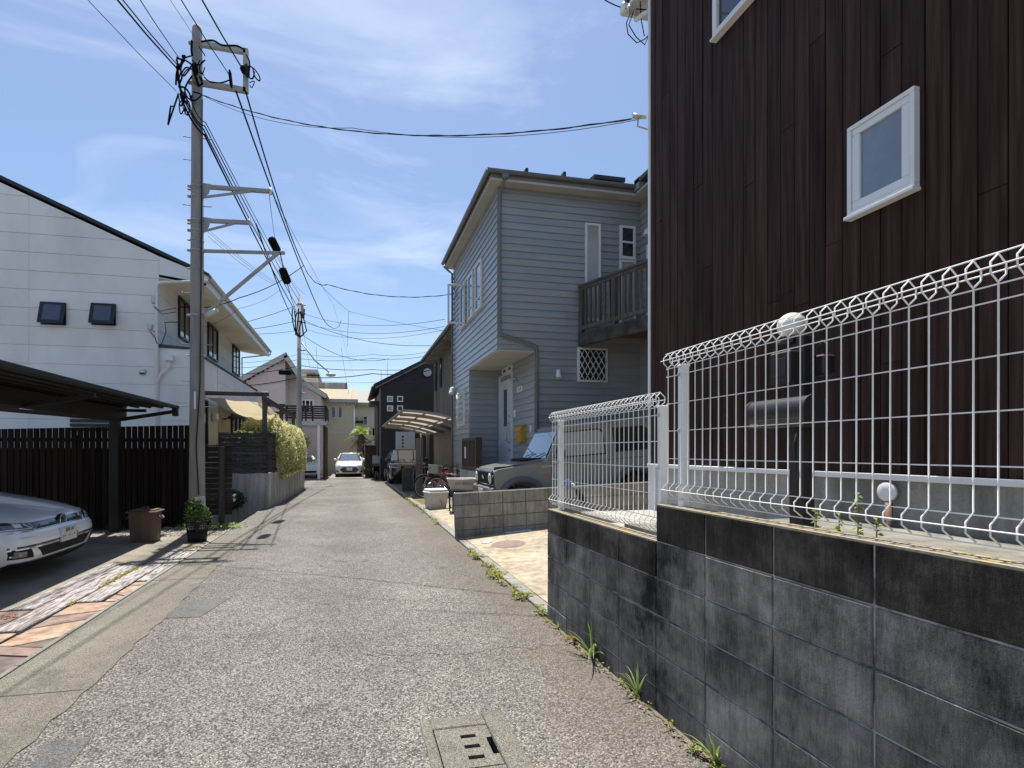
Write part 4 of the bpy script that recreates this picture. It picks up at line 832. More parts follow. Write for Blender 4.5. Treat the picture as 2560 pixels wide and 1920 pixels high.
# ---------------------------------------------------------------- rounded cars: plan outlines stacked by height
class Shell:
    """levels: (z, front x, half width, corner depth, squareness, rear x)"""
    def __init__(s, levels): s.lv = levels
    def at(s, z):
        lv = s.lv
        if z <= lv[0][0]: return lv[0][1:]
        for a, b in zip(lv, lv[1:]):
            if a[0] <= z <= b[0]:
                t = (z-a[0])/(b[0]-a[0]); return tuple(p+(q-p)*t for p, q in zip(a[1:], b[1:]))
        return lv[-1][1:]
    def front(s, z, y, off=0.0):
        xf, wdt, dd, e, xr = s.at(z); wdt += off; t = min(1.0, abs(y)/wdt)
        sn = t**(1/e); cs = math.sqrt(max(0.0, 1-sn*sn)); return Vector((xf-dd+(dd+off)*cs**e, y, z))
    def ring(s, z, n=14):
        xf, wdt, dd, e, xr = s.at(z); o = []
        for k in range(n+1):
            t = math.pi/2*(1-k/n); o.append((xf-dd+dd*math.cos(t)**e, wdt*math.sin(t)**e))
        o = [(xr+0.12, wdt*0.97), (xr+0.35, wdt)] + o
        full = [(x, y, z) for x, y in o]+[(x, -y, z) for x, y in o[::-1][1:]]
        return full+[(xr, -wdt*0.80, z), (xr-0.03, 0, z), (xr, wdt*0.80, z)]
    def body(s, name, m, parent, sub=1):
        rings = [s.ring(l[0]) for l in s.lv]; n = len(rings[0]); mb = MB(); V = [p for r_ in rings for p in r_]; F = []
        for i in range(len(rings)-1):
            for k in range(n): F.append((i*n+k, i*n+(k+1) % n, (i+1)*n+(k+1) % n, (i+1)*n+k))
        F += [tuple(range(n))[::-1], tuple(range((len(rings)-1)*n, len(rings)*n))]
        mb.add(V, F, True); return mb.build(name, m, parent, local=True)
    def patch(s, name, m, parent, corners, off=0.006, nx=10, nz=4, inner=0.02):
        """panel that follows the nose between four (y,z) corners: lower a, lower b, upper b, upper a"""
        a, b, c, d = corners; mb = MB(); V = []
        for o_ in (off, -inner):
            for j in range(nz+1):
                v = j/nz
                for i in range(nx+1):
                    u = i/nx; y = (a[0]*(1-u)+b[0]*u)*(1-v)+(d[0]*(1-u)+c[0]*u)*v; z = (a[1]*(1-u)+b[1]*u)*(1-v)+(d[1]*(1-u)+c[1]*u)*v
                    p = s.front(z, y, 0.0); q = s.front(z, y+1e-3, 0)-p; r_ = s.front(z+1e-3, y, 0)-p; nn = q.cross(r_).normalized()
                    if nn.x < 0: nn = -nn
                    V.append(p+nn*o_)
        w_ = nx+1; h_ = nz+1; o2 = w_*h_; F = []
        for j in range(nz):
            for i in range(nx): F.append((j*w_+i, j*w_+i+1, (j+1)*w_+i+1, (j+1)*w_+i))
        rim = [i for i in range(w_)]+[j*w_+nx for j in range(1, h_)]+[nz*w_+i for i in range(nx-1, -1, -1)]+[j*w_ for j in range(nz-1, 0, -1)]
        for k in range(len(rim)): p, q = rim[k], rim[(k+1) % len(rim)]; F.append((p, q, q+o2, p+o2))
        mb.add(V, F, False)
        return mb.build(name, m, parent, local=True)
def cabin(parent, base, roofz, m, glass='windscreen'):
    """base/roof: (front x, rear x, half width, z). Glass box, painted roof and pillars"""
    (xf, xr, wb, zb), (tf, tr, wt, zt) = base, roofz
    P = [(xf, -wb*0.80, zb), (xf, wb*0.80, zb), (xf-0.22, wb, zb), (xr, wb*0.96, zb), (xr, -wb*0.96, zb), (xf-0.22, -wb, zb)]
    Q = [(tf, -wt*0.82, zt), (tf, wt*0.82, zt), (tf-0.16, wt, zt-0.01), (tr, wt*0.92, zt-0.03), (tr, -wt*0.92, zt-0.03), (tf-0.16, -wt, zt-0.01)]
    mb = MB(); mb.add(P+Q, [tuple(range(6, 12))]+[(i, (i+1) % 6, 6+(i+1) % 6, 6+i) for i in range(6)]); g = mb.build('windows', glass, parent, local=True)
    c = [Vector(p) for p in Q]; mb = MB()
    top = [p+Vector((0, 0, 0.012)) for p in c]; mid = [Vector((p.x*0.86+0.14*(tf+tr)/2, p.y*0.8, p.z+0.055)) for p in c]; low = [p+Vector((0, 0, -0.035)) for p in c]
    mb.add([tuple(q) for q in low+top+mid], [(i, (i+1) % 6, 6+(i+1) % 6, 6+i) for i in range(6)]+[(6+i, 6+(i+1) % 6, 12+(i+1) % 6, 12+i) for i in range(6)]+[tuple(range(12, 18))], True); mb.build('roof', m, parent, local=True)
    for i in (2, 5, 3, 4):
        a = Vector(P[i]); b = Vector(Q[i]); mb = MB(); mb.tube([a, a.lerp(b, .5)+Vector((0, 0, 0.01)), b], 0.042, 8); mb.build('pillar', m, parent, local=True)
    for sgn in (1, -1):
        mb = MB(); xm = (tf+tr)/2-0.1; mb.bar((xm, sgn*wb*0.985, zb), (xm, sgn*wt*0.975, zt), 0.03, 0.09, up=(1, 0, 0)); mb.build('door_pillar', 'gloss_black', parent, local=True)
        mb = MB(); mb.ball((xf-0.28, sgn*(wb+0.13), zb+0.06), 0.1, 14, 10, sx=0.75, sy=1.0, sz=0.72); mb.build('mirror', m, parent, local=True)
        mb = MB(); mb.tube([(xf+0.02, sgn*0.30-0.2, zb+0.02), (xf-0.03, sgn*0.3+0.18, zb+0.035)], 0.01, 5); mb.build('wiper', 'rubber', parent, local=True)
    return g
# ---------------------------------------------------------------- white hatchback under the left carport
wp = mat('car_white', (0.82, 0.83, 0.84), 0.22, coat=0.9, spec=0.5)
vw = thing('white_hatchback', 'white hatchback with round badge parked under the black carport', 'car', (-5.40, 6.93, 0.0), (0, 0, R(0)), local=True); vw.scale = (1, 1, 1)
sh = Shell([(0.175, 2.00, 0.80, 0.50, 0.60, -2.0), (0.24, 2.075, 0.865, 0.48, 0.52, -2.05), (0.33, 2.105, 0.885, 0.46, 0.50, -2.1), (0.45, 2.115, 0.895, 0.46, 0.50, -2.1), (0.505, 2.105, 0.90, 0.47, 0.50, -2.1), (0.55, 2.075, 0.90, 0.48, 0.50, -2.1), (0.60, 2.05, 0.897, 0.50, 0.51, -2.1), (0.645, 2.03, 0.89, 0.52, 0.54, -2.1), (0.68, 1.99, 0.885, 0.56, 0.58, -2.1), (0.725, 1.90, 0.88, 0.62, 0.62, -2.09), (0.775, 1.76, 0.87, 0.68, 0.64, -2.08), (0.83, 1.56, 0.855, 0.72, 0.66, -2.07), (0.885, 1.30, 0.83, 0.72, 0.66, -2.05), (0.935, 1.03, 0.79, 0.66, 0.62, -2.0), (0.965, 0.90, 0.74, 0.5, 0.5, -1.9)])
sh.body('body', wp, vw)
cabin(vw, (0.98, -1.85, 0.745, 0.955), (0.16, -1.55, 0.575, 1.42), wp)
sh.patch('grille', 'gloss_black', vw, [(-0.50, 0.575), (0.50, 0.575), (0.52, 0.648), (-0.52, 0.648)], 0.004, 16, 2)
sh.patch('grille_trim', 'chrome', vw, [(-0.84, 0.561), (0.84, 0.561), (0.84, 0.571), (-0.84, 0.571)], 0.008, 24, 1)
for s in (-1, 1):
    hl = sh.patch('headlight', 'lens_dark', vw, [(s*0.50, 0.575), (s*0.845, 0.588), (s*0.862, 0.683), (s*0.53, 0.648)], 0.005, 8, 3)
    sh.patch('light_bar', 'lens', hl, [(s*0.56, 0.583), (s*0.84, 0.593), (s*0.84, 0.603), (s*0.56, 0.593)], 0.009, 6, 1)
    sh.patch('light_bar', 'lens', hl, [(s*0.56, 0.593), (s*0.575, 0.593), (s*0.64, 0.638), (s*0.625, 0.638)], 0.009, 2, 2)
    sh.patch('projector', 'lens', hl, [(s*0.66, 0.608), (s*0.73, 0.611), (s*0.73, 0.648), (s*0.66, 0.643)], 0.008, 3, 2)
    il = sh.patch('side_intake', 'black_plastic', vw, [(s*0.58, 0.285), (s*0.82, 0.30), (s*0.84, 0.40), (s*0.64, 0.385)], 0.004, 6, 2)
    sh.patch('fog_lamp', 'lens_dark', il, [(s*0.68, 0.31), (s*0.80, 0.315), (s*0.80, 0.375), (s*0.69, 0.365)], 0.008, 3, 2)
    sh.patch('tow_cover', 'car_seam', vw, [(s*0.40, 0.515), (s*0.47, 0.515), (s*0.47, 0.519), (s*0.40, 0.519)], 0.003, 2, 1) if 'car_seam' in MATS else None
    for cx, cy in ((1.24, 0.80), (-1.38, 0.80)): wheel(vw, (cx, s*0.80, 0.32), 0.32, 0.22, s, 7)
    sh.patch('washer_cover', mat('seam_grey', (0.35, 0.37, 0.4), 0.5), vw, [(s*0.60, 0.505), (s*0.74, 0.508), (s*0.74, 0.511), (s*0.60, 0.508)], 0.003, 4, 1)
sh.patch('lower_grille', 'black_plastic', vw, [(-0.44, 0.275), (0.44, 0.275), (0.56, 0.385), (-0.56, 0.385)], 0.003, 14, 3)
sh.patch('intake_line', 'gloss_black', vw, [(-0.84, 0.405), (0.84, 0.405), (0.84, 0.425), (-0.84, 0.425)], 0.004, 20, 1)
sh.patch('intake_trim', 'chrome', vw, [(-0.84, 0.388), (0.84, 0.388), (0.84, 0.400), (-0.84, 0.400)], 0.009, 20, 1)
sh.patch('lip_trim', 'chrome', vw, [(-0.80, 0.248), (0.80, 0.248), (0.80, 0.260), (-0.80, 0.260)], 0.010, 20, 1)
sh.patch('lip', 'black_plastic', vw, [(-0.80, 0.178), (0.80, 0.178), (0.80, 0.244), (-0.80, 0.244)], 0.012, 20, 2)
sh.patch('trim_badge', 'alloy', vw, [(-0.42, 0.598), (-0.28, 0.598), (-0.28, 0.625), (-0.42, 0.625)], 0.010, 3, 1)
mb = MB(); mb.lathe([(0.072, 2.02), (0.072, 2.055), (0.066, 2.062)], (0, 0, 0.610), 32, 'x'); bd = mb.build('badge', 'gloss_black', vw, local=True)
mb = MB(); mb.tube([(2.064, 0.066*math.cos(a), 0.610+0.066*math.sin(a)) for a in [2*math.pi*k/28 for k in range(29)]], 0.006, 6, cap=False)
for a, b in (((-0.030, 0.056), (0, 0.006)), ((0, 0.006), (0.030, 0.056)), ((-0.058, 0.026), (-0.030, -0.052)), ((-0.030, -0.052), (0, -0.004)), ((0, -0.004), (0.030, -0.052)), ((0.030, -0.052), (0.058, 0.026))): mb.bar((2.064, a[0], 0.610+a[1]), (2.064, b[0], 0.610+b[1]), 0.010, 0.011, up=(1, 0, 0))
mb.build('badge_letters', 'chrome', bd, local=True)
mb = MB(); mb.cbox(2.105, 2.135, -0.165, 0.165, 0.370, 0.535, 0.004); lp = mb.build('license_plate', 'plate_white', vw, local=True)
text('plate_region', '湘南 307', 0.052, MATS['plate_ink'], lp, (2.1358, 0, 0.497), (R(90), 0, R(90))); text('plate_kana', 'さ', 0.045, MATS['plate_ink'], lp, (2.1358, -0.138, 0.425), (R(90), 0, R(90)))
text('plate_number', '・・-・3', 0.085, MATS['plate_ink'], lp, (2.1358, 0.025, 0.425), (R(90), 0, R(90)))
# ---------------------------------------------------------------- silver hatchback at the end of the lane
sp_ = mat('car_silver', (0.66, 0.67, 0.68), 0.22, coat=0.9, metal=0.1)
sv2 = thing('silver_hatchback', 'silver hatchback facing down the lane with black hexagonal grille', 'car', (-0.15, 33.75, -0.162), (0, 0, R(-90)), local=True)
s2 = Shell([(0.17, 1.90, 0.76, 0.5, 0.6, -2.0), (0.25, 1.96, 0.82, 0.5, 0.52, -2.0), (0.45, 1.98, 0.845, 0.5, 0.50, -2.0), (0.62, 1.95, 0.847, 0.52, 0.5, -2.0), (0.72, 1.90, 0.84, 0.55, 0.52, -2.0), (0.78, 1.80, 0.825, 0.58, 0.55, -2.0), (0.86, 1.55, 0.80, 0.6, 0.55, -2.0), (0.95, 1.15, 0.77, 0.55, 0.55, -1.95), (0.985, 0.95, 0.72, 0.5, 0.5, -1.9)])
s2.body('body', sp_, sv2); cabin(sv2, (1.0, -1.8, 0.745, 0.975), (0.05, -1.5, 0.56, 1.40), sp_)
s2.patch('grille', 'gloss_black', sv2, [(-0.40, 0.27), (0.40, 0.27), (0.56, 0.46), (-0.56, 0.46)], 0.006, 12, 2); s2.patch('grille_top', 'gloss_black', sv2, [(-0.56, 0.46), (0.56, 0.46), (0.36, 0.60), (-0.36, 0.60)], 0.006, 12, 2)
for s in (-1, 1):
    hl = s2.patch('headlight', 'lens', sv2, [(s*0.52, 0.66), (s*0.82, 0.70), (s*0.80, 0.82), (s*0.62, 0.74)], 0.006, 6, 2); s2.patch('fog_lamp', 'black_plastic', sv2, [(s*0.62, 0.28), (s*0.76, 0.29), (s*0.76, 0.40), (s*0.66, 0.40)], 0.005, 4, 2)
    for cx in (1.2, -1.35): wheel(sv2, (cx, s*0.745, 0.30), 0.30, 0.2, s)
s2.patch('lip', 'black_plastic', sv2, [(-0.74, 0.172), (0.74, 0.172), (0.74, 0.215), (-0.74, 0.215)], 0.01, 16, 1)
mb = MB(); mb.cbox(1.985, 2.0, -0.165, 0.165, 0.40, 0.565, 0.003); mb.build('license_plate', 'plate_white', sv2, local=True)
mb = MB(); mb.ball((1.955, 0, 0.66), 0.05, 14, 10, sx=0.2); mb.build('badge', 'chrome', sv2, local=True)
# ---------------------------------------------------------------- black SUV under the arched carport
bp2 = mat('car_black', (0.008, 0.009, 0.010), 0.12, coat=1.0, spec=0.6)
lx = thing('black_suv', 'glossy black SUV with slim headlights under the arched carport', 'car', (2.62, 26.05, -0.15), (0, 0, R(-90)), local=True)
s3 = Shell([(0.22, 2.20, 0.86, 0.5, 0.6, -2.3), (0.32, 2.28, 0.92, 0.5, 0.52, -2.3), (0.50, 2.33, 0.93, 0.48, 0.48, -2.3), (0.72, 2.34, 0.932, 0.48, 0.46, -2.3), (0.88, 2.30, 0.93, 0.5, 0.46, -2.3), (0.96, 2.24, 0.92, 0.55, 0.5, -2.3), (1.01, 2.05, 0.90, 0.6, 0.55, -2.3), (1.06, 1.65, 0.87, 0.6, 0.55, -2.3), (1.10, 1.2, 0.84, 0.55, 0.55, -2.2), (1.13, 1.0, 0.78, 0.5, 0.5, -2.1)])
s3.body('body', bp2, lx); cabin(lx, (1.12, -2.1, 0.83, 1.11), (0.28, -1.7, 0.64, 1.60), bp2)
s3.patch('grille', 'black_plastic', lx, [(-0.52, 0.36), (0.52, 0.36), (0.40, 0.88), (-0.40, 0.88)], 0.006, 12, 3)
for s in (-1, 1):
    hl = s3.patch('headlight', 'lens_dark', lx, [(s*0.50, 0.79), (s*0.87, 0.82), (s*0.90, 0.92), (s*0.52, 0.84)], 0.006, 6, 2); s3.patch('daylight_bar', 'lens', hl, [(s*0.52, 0.785), (s*0.86, 0.805), (s*0.88, 0.835), (s*0.53, 0.805)], 0.012, 6, 1)
    s3.patch('side_intake', 'black_plastic', lx, [(s*0.66, 0.36), (s*0.84, 0.42), (s*0.85, 0.60), (s*0.80, 0.58)], 0.006, 4, 2)
    for cx in (1.36, -1.33): wheel(lx, (cx, s*0.82, 0.36), 0.36, 0.24, s)
mb = MB(); mb.tube([(2.352, 0.075*math.cos(a), 0.79+0.052*math.sin(a)) for a in [2*math.pi*k/24 for k in range(25)]], 0.006, 6, cap=False); mb.bar((2.352, -0.02, 0.825), (2.352, -0.035, 0.77), 0.012, 0.01, up=(1, 0, 0)); mb.bar((2.352, -0.035, 0.77), (2.352, 0.05, 0.765), 0.012, 0.01, up=(1, 0, 0)); mb.build('badge', 'chrome', lx, local=True)
mb = MB(); mb.cbox(2.345, 2.36, -0.165, 0.165, 0.46, 0.625, 0.003); mb.build('license_plate', 'plate_white', lx, local=True)
# ---------------------------------------------------------------- white car half hidden by the hedge
wc = thing('white_car', 'white car half hidden behind the hedge under the pink house deck', 'car', (-3.05, 33.2, -0.17), (0, 0, R(-75)), local=True)
s4 = Shell([(0.17, 1.90, 0.76, 0.5, 0.6, -2.0), (0.25, 1.96, 0.82, 0.5, 0.52, -2.0), (0.45, 1.98, 0.845, 0.5, 0.50, -2.0), (0.62, 1.95, 0.847, 0.52, 0.5, -2.0), (0.74, 1.88, 0.84, 0.55, 0.52, -2.0), (0.80, 1.76, 0.825, 0.58, 0.55, -2.0), (0.88, 1.45, 0.80, 0.6, 0.55, -2.0), (0.95, 1.15, 0.77, 0.55, 0.55, -1.95)])
s4.body('body', wp, wc); cabin(wc, (1.0, -1.8, 0.745, 0.945), (0.05, -1.4, 0.56, 1.40), wp)
s4.patch('grille', 'gloss_black', wc, [(-0.5, 0.30), (0.5, 0.30), (0.55, 0.42), (-0.55, 0.42)], 0.006, 10, 2)
for s in (-1, 1):
    s4.patch('headlight', 'lens', wc, [(s*0.52, 0.64), (s*0.82, 0.68), (s*0.81, 0.79), (s*0.62, 0.72)], 0.006, 6, 2)
    for cx in (1.2, -1.35): wheel(wc, (cx, s*0.745, 0.31), 0.31, 0.2, s)
# ================================================================ white house on the left
wh = thing('white_house', 'white panel-clad gabled house behind the dark plank fence', 'house', (-8.0, 17.5, 0.0))
mat('panel_white', (0.80, 0.80, 0.79), 0.75, (0.66, 0.66, 0.65), scale=1.1, lo=0.4, hi=0.72, stretch=(1, 1, 0.45), bump=0.12, bscale=150, rand=0.03, dist=0.004)
YG, YGE, XU, XL, XEV = 13.4, 22.4, -4.46, -3.78, -3.42
zr = lambda x: 5.62-(x+3.42)*0.434       # roof underside along the rake
XR = -12.5
core = MB(); core.prism([(XL-0.02, 0.0), (XL-0.02, 3.84), (XU-0.02, 3.86), (XU-0.02, zr(XU)-0.05), (-10.0, zr(-10.0)-0.05), (-14.0, zr(-10)-1.8), (-14.0, 0.0)], YG+0.02, YGE, 'y'); core.build('wall_core', 'panel_white', wh)
# cladding panels on the gable: 0.418 m courses with butt joints, each panel its own piece
course = 0.418; z0 = 3.401-course*8; row = 0
while z0 < 9.0:
    a, b = z0, z0+course; xr_ = XL if b <= 3.86 else XU
    joints = [xr_]+[xj for xj in ((-4.45, -7.13, -10.2) if row % 1 == 0 else ()) if xj < xr_-0.2]+[-13.0]
    for p, q in zip(joints, joints[1:]):
        hi = p-0.0025; lo = q+0.0025
        def top(x): return min(b-0.011, zr(x)-0.06)
        if b <= 0.05: break
        if top(lo) <= a+0.03 and top(hi) <= a+0.03: continue
        if top(hi) < a+0.02:   # the rake cuts this course: trim the panel where the roof comes down
            xc = -3.42-(a+0.02+0.06-5.62)/0.434; hi = min(hi, xc)
        poly = [(lo, max(a+0.0, 0.0)), (hi, max(a, 0.0))]
        xk = -3.42-(b-0.011+0.06-5.62)/0.434
        if hi > xk > lo: poly += [(hi, top(hi)), (xk, b-0.011), (lo, b-0.011)]
        else: poly += [(hi, top(hi)), (lo, top(lo))]
        mb = MB(); mb.prism(poly, YG+rs.uniform(-.001, .001), YG+0.022, 'y'); mb.build('cladding_panel', 'panel_white', wh)
    z0 += course; row += 1
mb = MB(); mb.prism([(XU+0.003, 5.52), (XEV+0.03, 5.37), (XEV+0.03, 5.62), (XU+0.003, zr(XU)-0.06)], YG, YG+0.022, 'y'); mb.build('cladding_panel', 'panel_white', wh)
# street side: upper wall set back, lower wall with a dark ledge on top
def side_panels(X, y0, y1, za, zb):
    z_ = za
    while z_ < zb-0.02:
        t = min(z_+course, zb); cut = [y0, y0+2.9, y0+5.9, y1]
        for p, q in zip(cut, cut[1:]):
            if q > y1+.01 or p >= y1: continue
            mb = MB(); mb.box(X-0.022, X+rs.uniform(-.001, .001), p+0.004, q-0.004, z_+0.0, t-0.011); mb.build('cladding_panel', 'panel_white', wh)
        z_ = t
side_panels(XU, YG+0.023, YGE, 3.86, 5.58); side_panels(XL, YG+0.023, 16.0, 0.05, 3.84); side_panels(XL, 16.0, YGE, 3.0, 3.84)
mb = MB(); mb.prism([(XU-0.02, 3.862), (XL+0.02, 3.845), (XL+0.02, 3.89), (XU-0.02, 3.94)], YG-0.012, YGE, 'y'); mb.build('ledge', mat('ledge_dark', (0.05, 0.055, 0.06), 0.6), wh)
mb = MB(); mb.cbox(XL-0.05, XL+0.012, YG-0.01, YG+0.024, 0.05, 3.84, 0.004); mb.build('corner_trim', 'trim_white', wh)
soff = mat('soffit_warm', (0.78, 0.74, 0.64), 0.85, (0.70, 0.66, 0.57), scale=3)
mb = MB(); mb.prism([(XU-0.01, 5.50), (XEV, 5.36), (XEV, 5.44), (XU-0.01, 5.58)], YG-0.0, YGE+0.35, 'y'); mb.build('soffit', soff, wh)
mb = MB(); mb.box(XEV-0.002, XEV+0.03, YG-0.02, YGE+0.35, 5.34, 5.58); mb.build('fascia', 'trim_white', wh)
gutter(wh, (XEV+0.085, YG-0.05, 5.58), (XEV+0.085, YGE+0.4, 5.58), mat('gutter_cream', (0.60, 0.58, 0.50), 0.45), 0.052)
rf_ = mat('roof_black_metal', (0.014, 0.016, 0.018), 0.5, (0.025, 0.027, 0.03), scale=10)
mb = MB(); mb.prism([(XEV+0.06, 5.60), (-10.0, zr(-10.0)+0.02), (-16, zr(-10)-2.6), (-16, zr(-10)-2.52), (-10, zr(-10)+0.11), (XEV+0.06, 5.68)], YG-0.03, YGE+0.42, 'y'); mb.build('roof', rf_, wh)
mb = MB(); mb.tube([(XEV+0.1, YGE+0.3, 5.52), (XEV+0.1, YGE+0.3, 5.42), (XU+0.06, YGE+0.1, 5.22), (XU+0.06, YGE+0.1, 4.0)], 0.03, 8); mb.build('downpipe', 'gutter_cream', wh)
# white downpipe at the gable corner with its arm to the gutter
mb = MB(); mb.tube([(XEV+0.05, YG-0.07, 5.48), (XU+0.06, YG-0.07, 5.38), (XU-0.0, YG-0.07, 5.34), (XU-0.02, YG-0.07, 5.26), (XU-0.02, YG-0.07, 0.1)], 0.034, 10); dp = mb.build('downpipe', 'trim_white', wh)
pa, pb = atY(424, 895, YG-0.08), atY(397, 943, YG-0.08)
mb = MB(); mb.cbox(pa.x-0.09, pa.x+0.09, YG-0.16, YG-0.002, pa.z-0.07, pa.z+0.07, 0.006); mb.tube([(pa.x, YG-0.08, pa.z-0.06), (pa.x-0.01, YG-0.08, pa.z-0.2), (pb.x+0.03, YG-0.08, pb.z+0.06), (pb.x-0.02, YG-0.08, pb.z-0.14)], 0.03, 10); mb.build('balcony_drain', 'trim_white', wh)
# small black awning windows on the gable, tilted open
fk = mat('frame_black', (0.010, 0.012, 0.018), 0.4)
for u0, v0, u1, v1 in ((103, 755, 166, 814), (229.5, 758, 290.5, 815)):
    a = atY(u0, v0, YG); b = atY(u1, v1, YG); x0_, x1_, z1_, z0_ = a.x, b.x, a.z, b.z; mb = MB(); fw = 0.055
    for p, q, c, d in ((x0_, x1_, z1_-fw, z1_), (x0_, x1_, z0_, z0_+fw), (x0_, x0_+fw, z0_+fw, z1_-fw), (x1_-fw, x1_, z0_+fw, z1_-fw)): mb.cbox(p, q, YG-0.04, YG+0.01, c, d, 0.004)
    wo = mb.build('window', fk, wh)
    mb = MB()   # open sash swung out at the bottom
    for p, q, t0, t1 in ((x0_, x1_, 0, 0.1), (x0_, x1_, 0.86, 1.0), (x0_, x0_+fw*1.3, 0.1, 0.86), (x1_-fw*1.3, x1_, 0.1, 0.86)):
        ya, yb = YG-0.05-0.13*t0, YG-0.05-0.13*t1; za, zb = z1_-(z1_-z0_)*t0*0.97, z1_-(z1_-z0_)*t1*0.97
        mb.add([(p, ya, za), (q, ya, za), (q, yb, zb), (p, yb, zb), (p, ya+0.03, za), (q, ya+0.03, za), (q, yb+0.03, zb), (p, yb+0.03, zb)], [(0, 1, 2, 3), (4, 7, 6, 5), (0, 4, 5, 1), (1, 5, 6, 2), (2, 6, 7, 3), (3, 7, 4, 0)])
    mb.build('sash', fk, wo)
    mb = MB(); t0, t1 = 0.08, 0.9; ya, yb = YG-0.043-0.13*t0, YG-0.043-0.13*t1; za, zb = z1_-(z1_-z0_)*t0*0.97, z1_-(z1_-z0_)*t1*0.97; mb.quad((x0_+fw, ya, za), (x1_-fw, ya, za), (x1_-fw, yb, zb), (x0_+fw, yb, zb)); mb.build('pane', mat('pane_slate', (0.07, 0.085, 0.12), 0.25, spec=0.7), wo)
for y0, y1 in ((14.75, 15.75), (17.55, 18.75), (21.0, 22.2)): window_x(wh, XU+0.006, y0, y1, 4.40, 5.47, 'glass_dark', fw=0.06, dep=0.05, side=1, mull=(('v', (y0+y1)/2),), frame=fk, sill=False)
p = atY(356, 930, YG-0.03); mb = MB(); mb.lathe([(0.075, 0), (0.075, 0.03), (0.055, 0.055)], (0, 0, 0), 20, 'y'); mb.v = [(p.x+q[0], YG-q[1], p.z+q[2]) for q in mb.v]; vn = mb.build('vent_hood', 'alloy', wh); mb = MB(); mb.box(p.x-0.05, p.x+0.05, YG-0.062, YG-0.054, p.z-0.05, p.z-0.015); mb.build('louvre', 'pit_dark', vn)
p = atY(227, 1059, YG-0.03); mb = MB()
for k in range(4): mb.cbox(p.x-0.42, p.x+0.42, YG-0.05, YG-0.004, p.z-0.17+k*0.1, p.z-0.10+k*0.1, 0.004)
mb.build('louvre_window', fk, wh)
# meter boxes, junctions and cable loops at the gable corner
for u, v, s_ in ((385, 750, .06), (375, 817, .05), (388, 822, .05)):
    p = atY(u, v, YG-0.06); mb = MB(); mb.cbox(p.x-s_, p.x+s_, YG-0.09, YG-0.004, p.z-s_*1.2, p.z+s_*1.2, 0.01); mb.build('junction_box', 'galvanised', wh)
mb = MB(); mb.tube([atY(385, 765, 13.3), atY(400, 778, 13.3), atY(440, 770, 13.35)], 0.008, 5); mb.tube([atY(385, 768, 13.3), atY(405, 785, 13.3), atY(440, 780, 13.35)], 0.008, 5); mb.tube([atY(376, 830, 13.3), atY(388, 845, 13.3), atY(392, 858, 13.3), atY(403, 862, 13.3), atY(415, 830, 13.3), atY(412, 806, 13.3), atY(455, 805, 13.4)], 0.011, 5); mb.build('service_cable', 'rubber', wh)
# porch on the street side: entrance recess, door, wall light, canopy beams, side window
mb = MB(); mb.box(XL-0.9, XL-0.0, 16.1, YGE, 0.0, 2.96); mb.build('porch_wall', mat('porch_cream', (0.58, 0.52, 0.40), 0.8, (0.52, 0.46, 0.35), scale=2), wh)
window_x(wh, XL+0.004, 14.0, 14.8, 1.15, 2.75, 'glass_dark', fw=0.07, dep=0.05, side=1, frame=fk, sill=False)
window_x(wh, XL+0.004, 17.6, 20.2, 0.9, 2.6, 'glass_dark', fw=0.09, dep=0.06, side=1, mull=(('v', 18.3), ('v', 18.9), ('v', 19.5)), frame=fk, sill=False)
p = atX(536, 1022, XL+0.05); mb = MB(); mb.cbox(XL+0.003, XL+0.12, 15.35, 15.62, 2.28, 2.48, 0.01); mb.build('meter_box', 'sash_white', wh)
mb = MB(); mb.tube([(XL+0.01, 16.6, 2.36), (XL+0.22, 16.6, 2.42)], 0.02, 8); mb.tube([(XL+0.15, 16.6, 2.45), (XL+0.30, 16.6, 2.36)], [0.03, 0.07], 12); mb.build('wall_lamp', fk, wh)
# ================================================================ pergola with sagging shade cloth, behind the slatted fence
pg = thing('pergola', 'dark timber pergola with sagging beige shade cloth beside the white house', 'pergola', (-2.9, 16.5, 0.85))
dkw = wood_mat('pergola_wood', (0.045, 0.04, 0.038), (0.10, 0.092, 0.088), axis='y', sc=3, rand=0.15)
wood_mat('pergola_post', (0.05, 0.047, 0.046), (0.12, 0.112, 0.108), axis='z', sc=3, rand=0.15); wood_mat('brown_post', (0.10, 0.06, 0.035), (0.19, 0.12, 0.075), axis='z', sc=3)
for y_, m_ in ((14.1, 'pergola_post'), (17.3, 'brown_post'), (20.7, 'brown_post')):
    mb = MB(); mb.cbox(-2.26, -2.15, y_-0.055, y_+0.055, 0.4, 2.71, 0.008); mb.build('post', m_, pg)
    mb = MB(); mb.bar((-2.205, y_+0.08, 2.35), (-2.205, y_+0.42, 2.69), 0.05, 0.06); mb.build('brace', 'pergola_post', pg)
mb = MB(); mb.cbox(-2.255, -2.155, 13.95, 21.2, 2.71, 2.82, 0.006); mb.build('front_beam', dkw, pg)
for y_ in (14.05, 17.35, 20.75):
    mb = MB(); mb.cbox(-3.78, -2.10, y_-0.04, y_+0.04, 2.822, 2.92, 0.006); mb.build('cross_beam', dkw, pg)
cl = MB(); nx_, ny_ = 14, 28; V = []
for j in range(ny_+1):
    for i in range(nx_+1):
        u, v = i/nx_, j/ny_; x = -3.72+1.42*u; yy = 14.5+5.9*v
        z = 2.80-0.10*u-0.28*math.sin(math.pi*u)**0.8*math.sin(math.pi*((v*2) % 1.0))**0.7+0.03*math.sin(v*23+u*4)*math.sin(u*9)-0.30*u*v
        V.append((x, yy, z))
cl.add(V, [(j*(nx_+1)+i, j*(nx_+1)+i+1, (j+1)*(nx_+1)+i+1, (j+1)*(nx_+1)+i) for j in range(ny_) for i in range(nx_)], True)
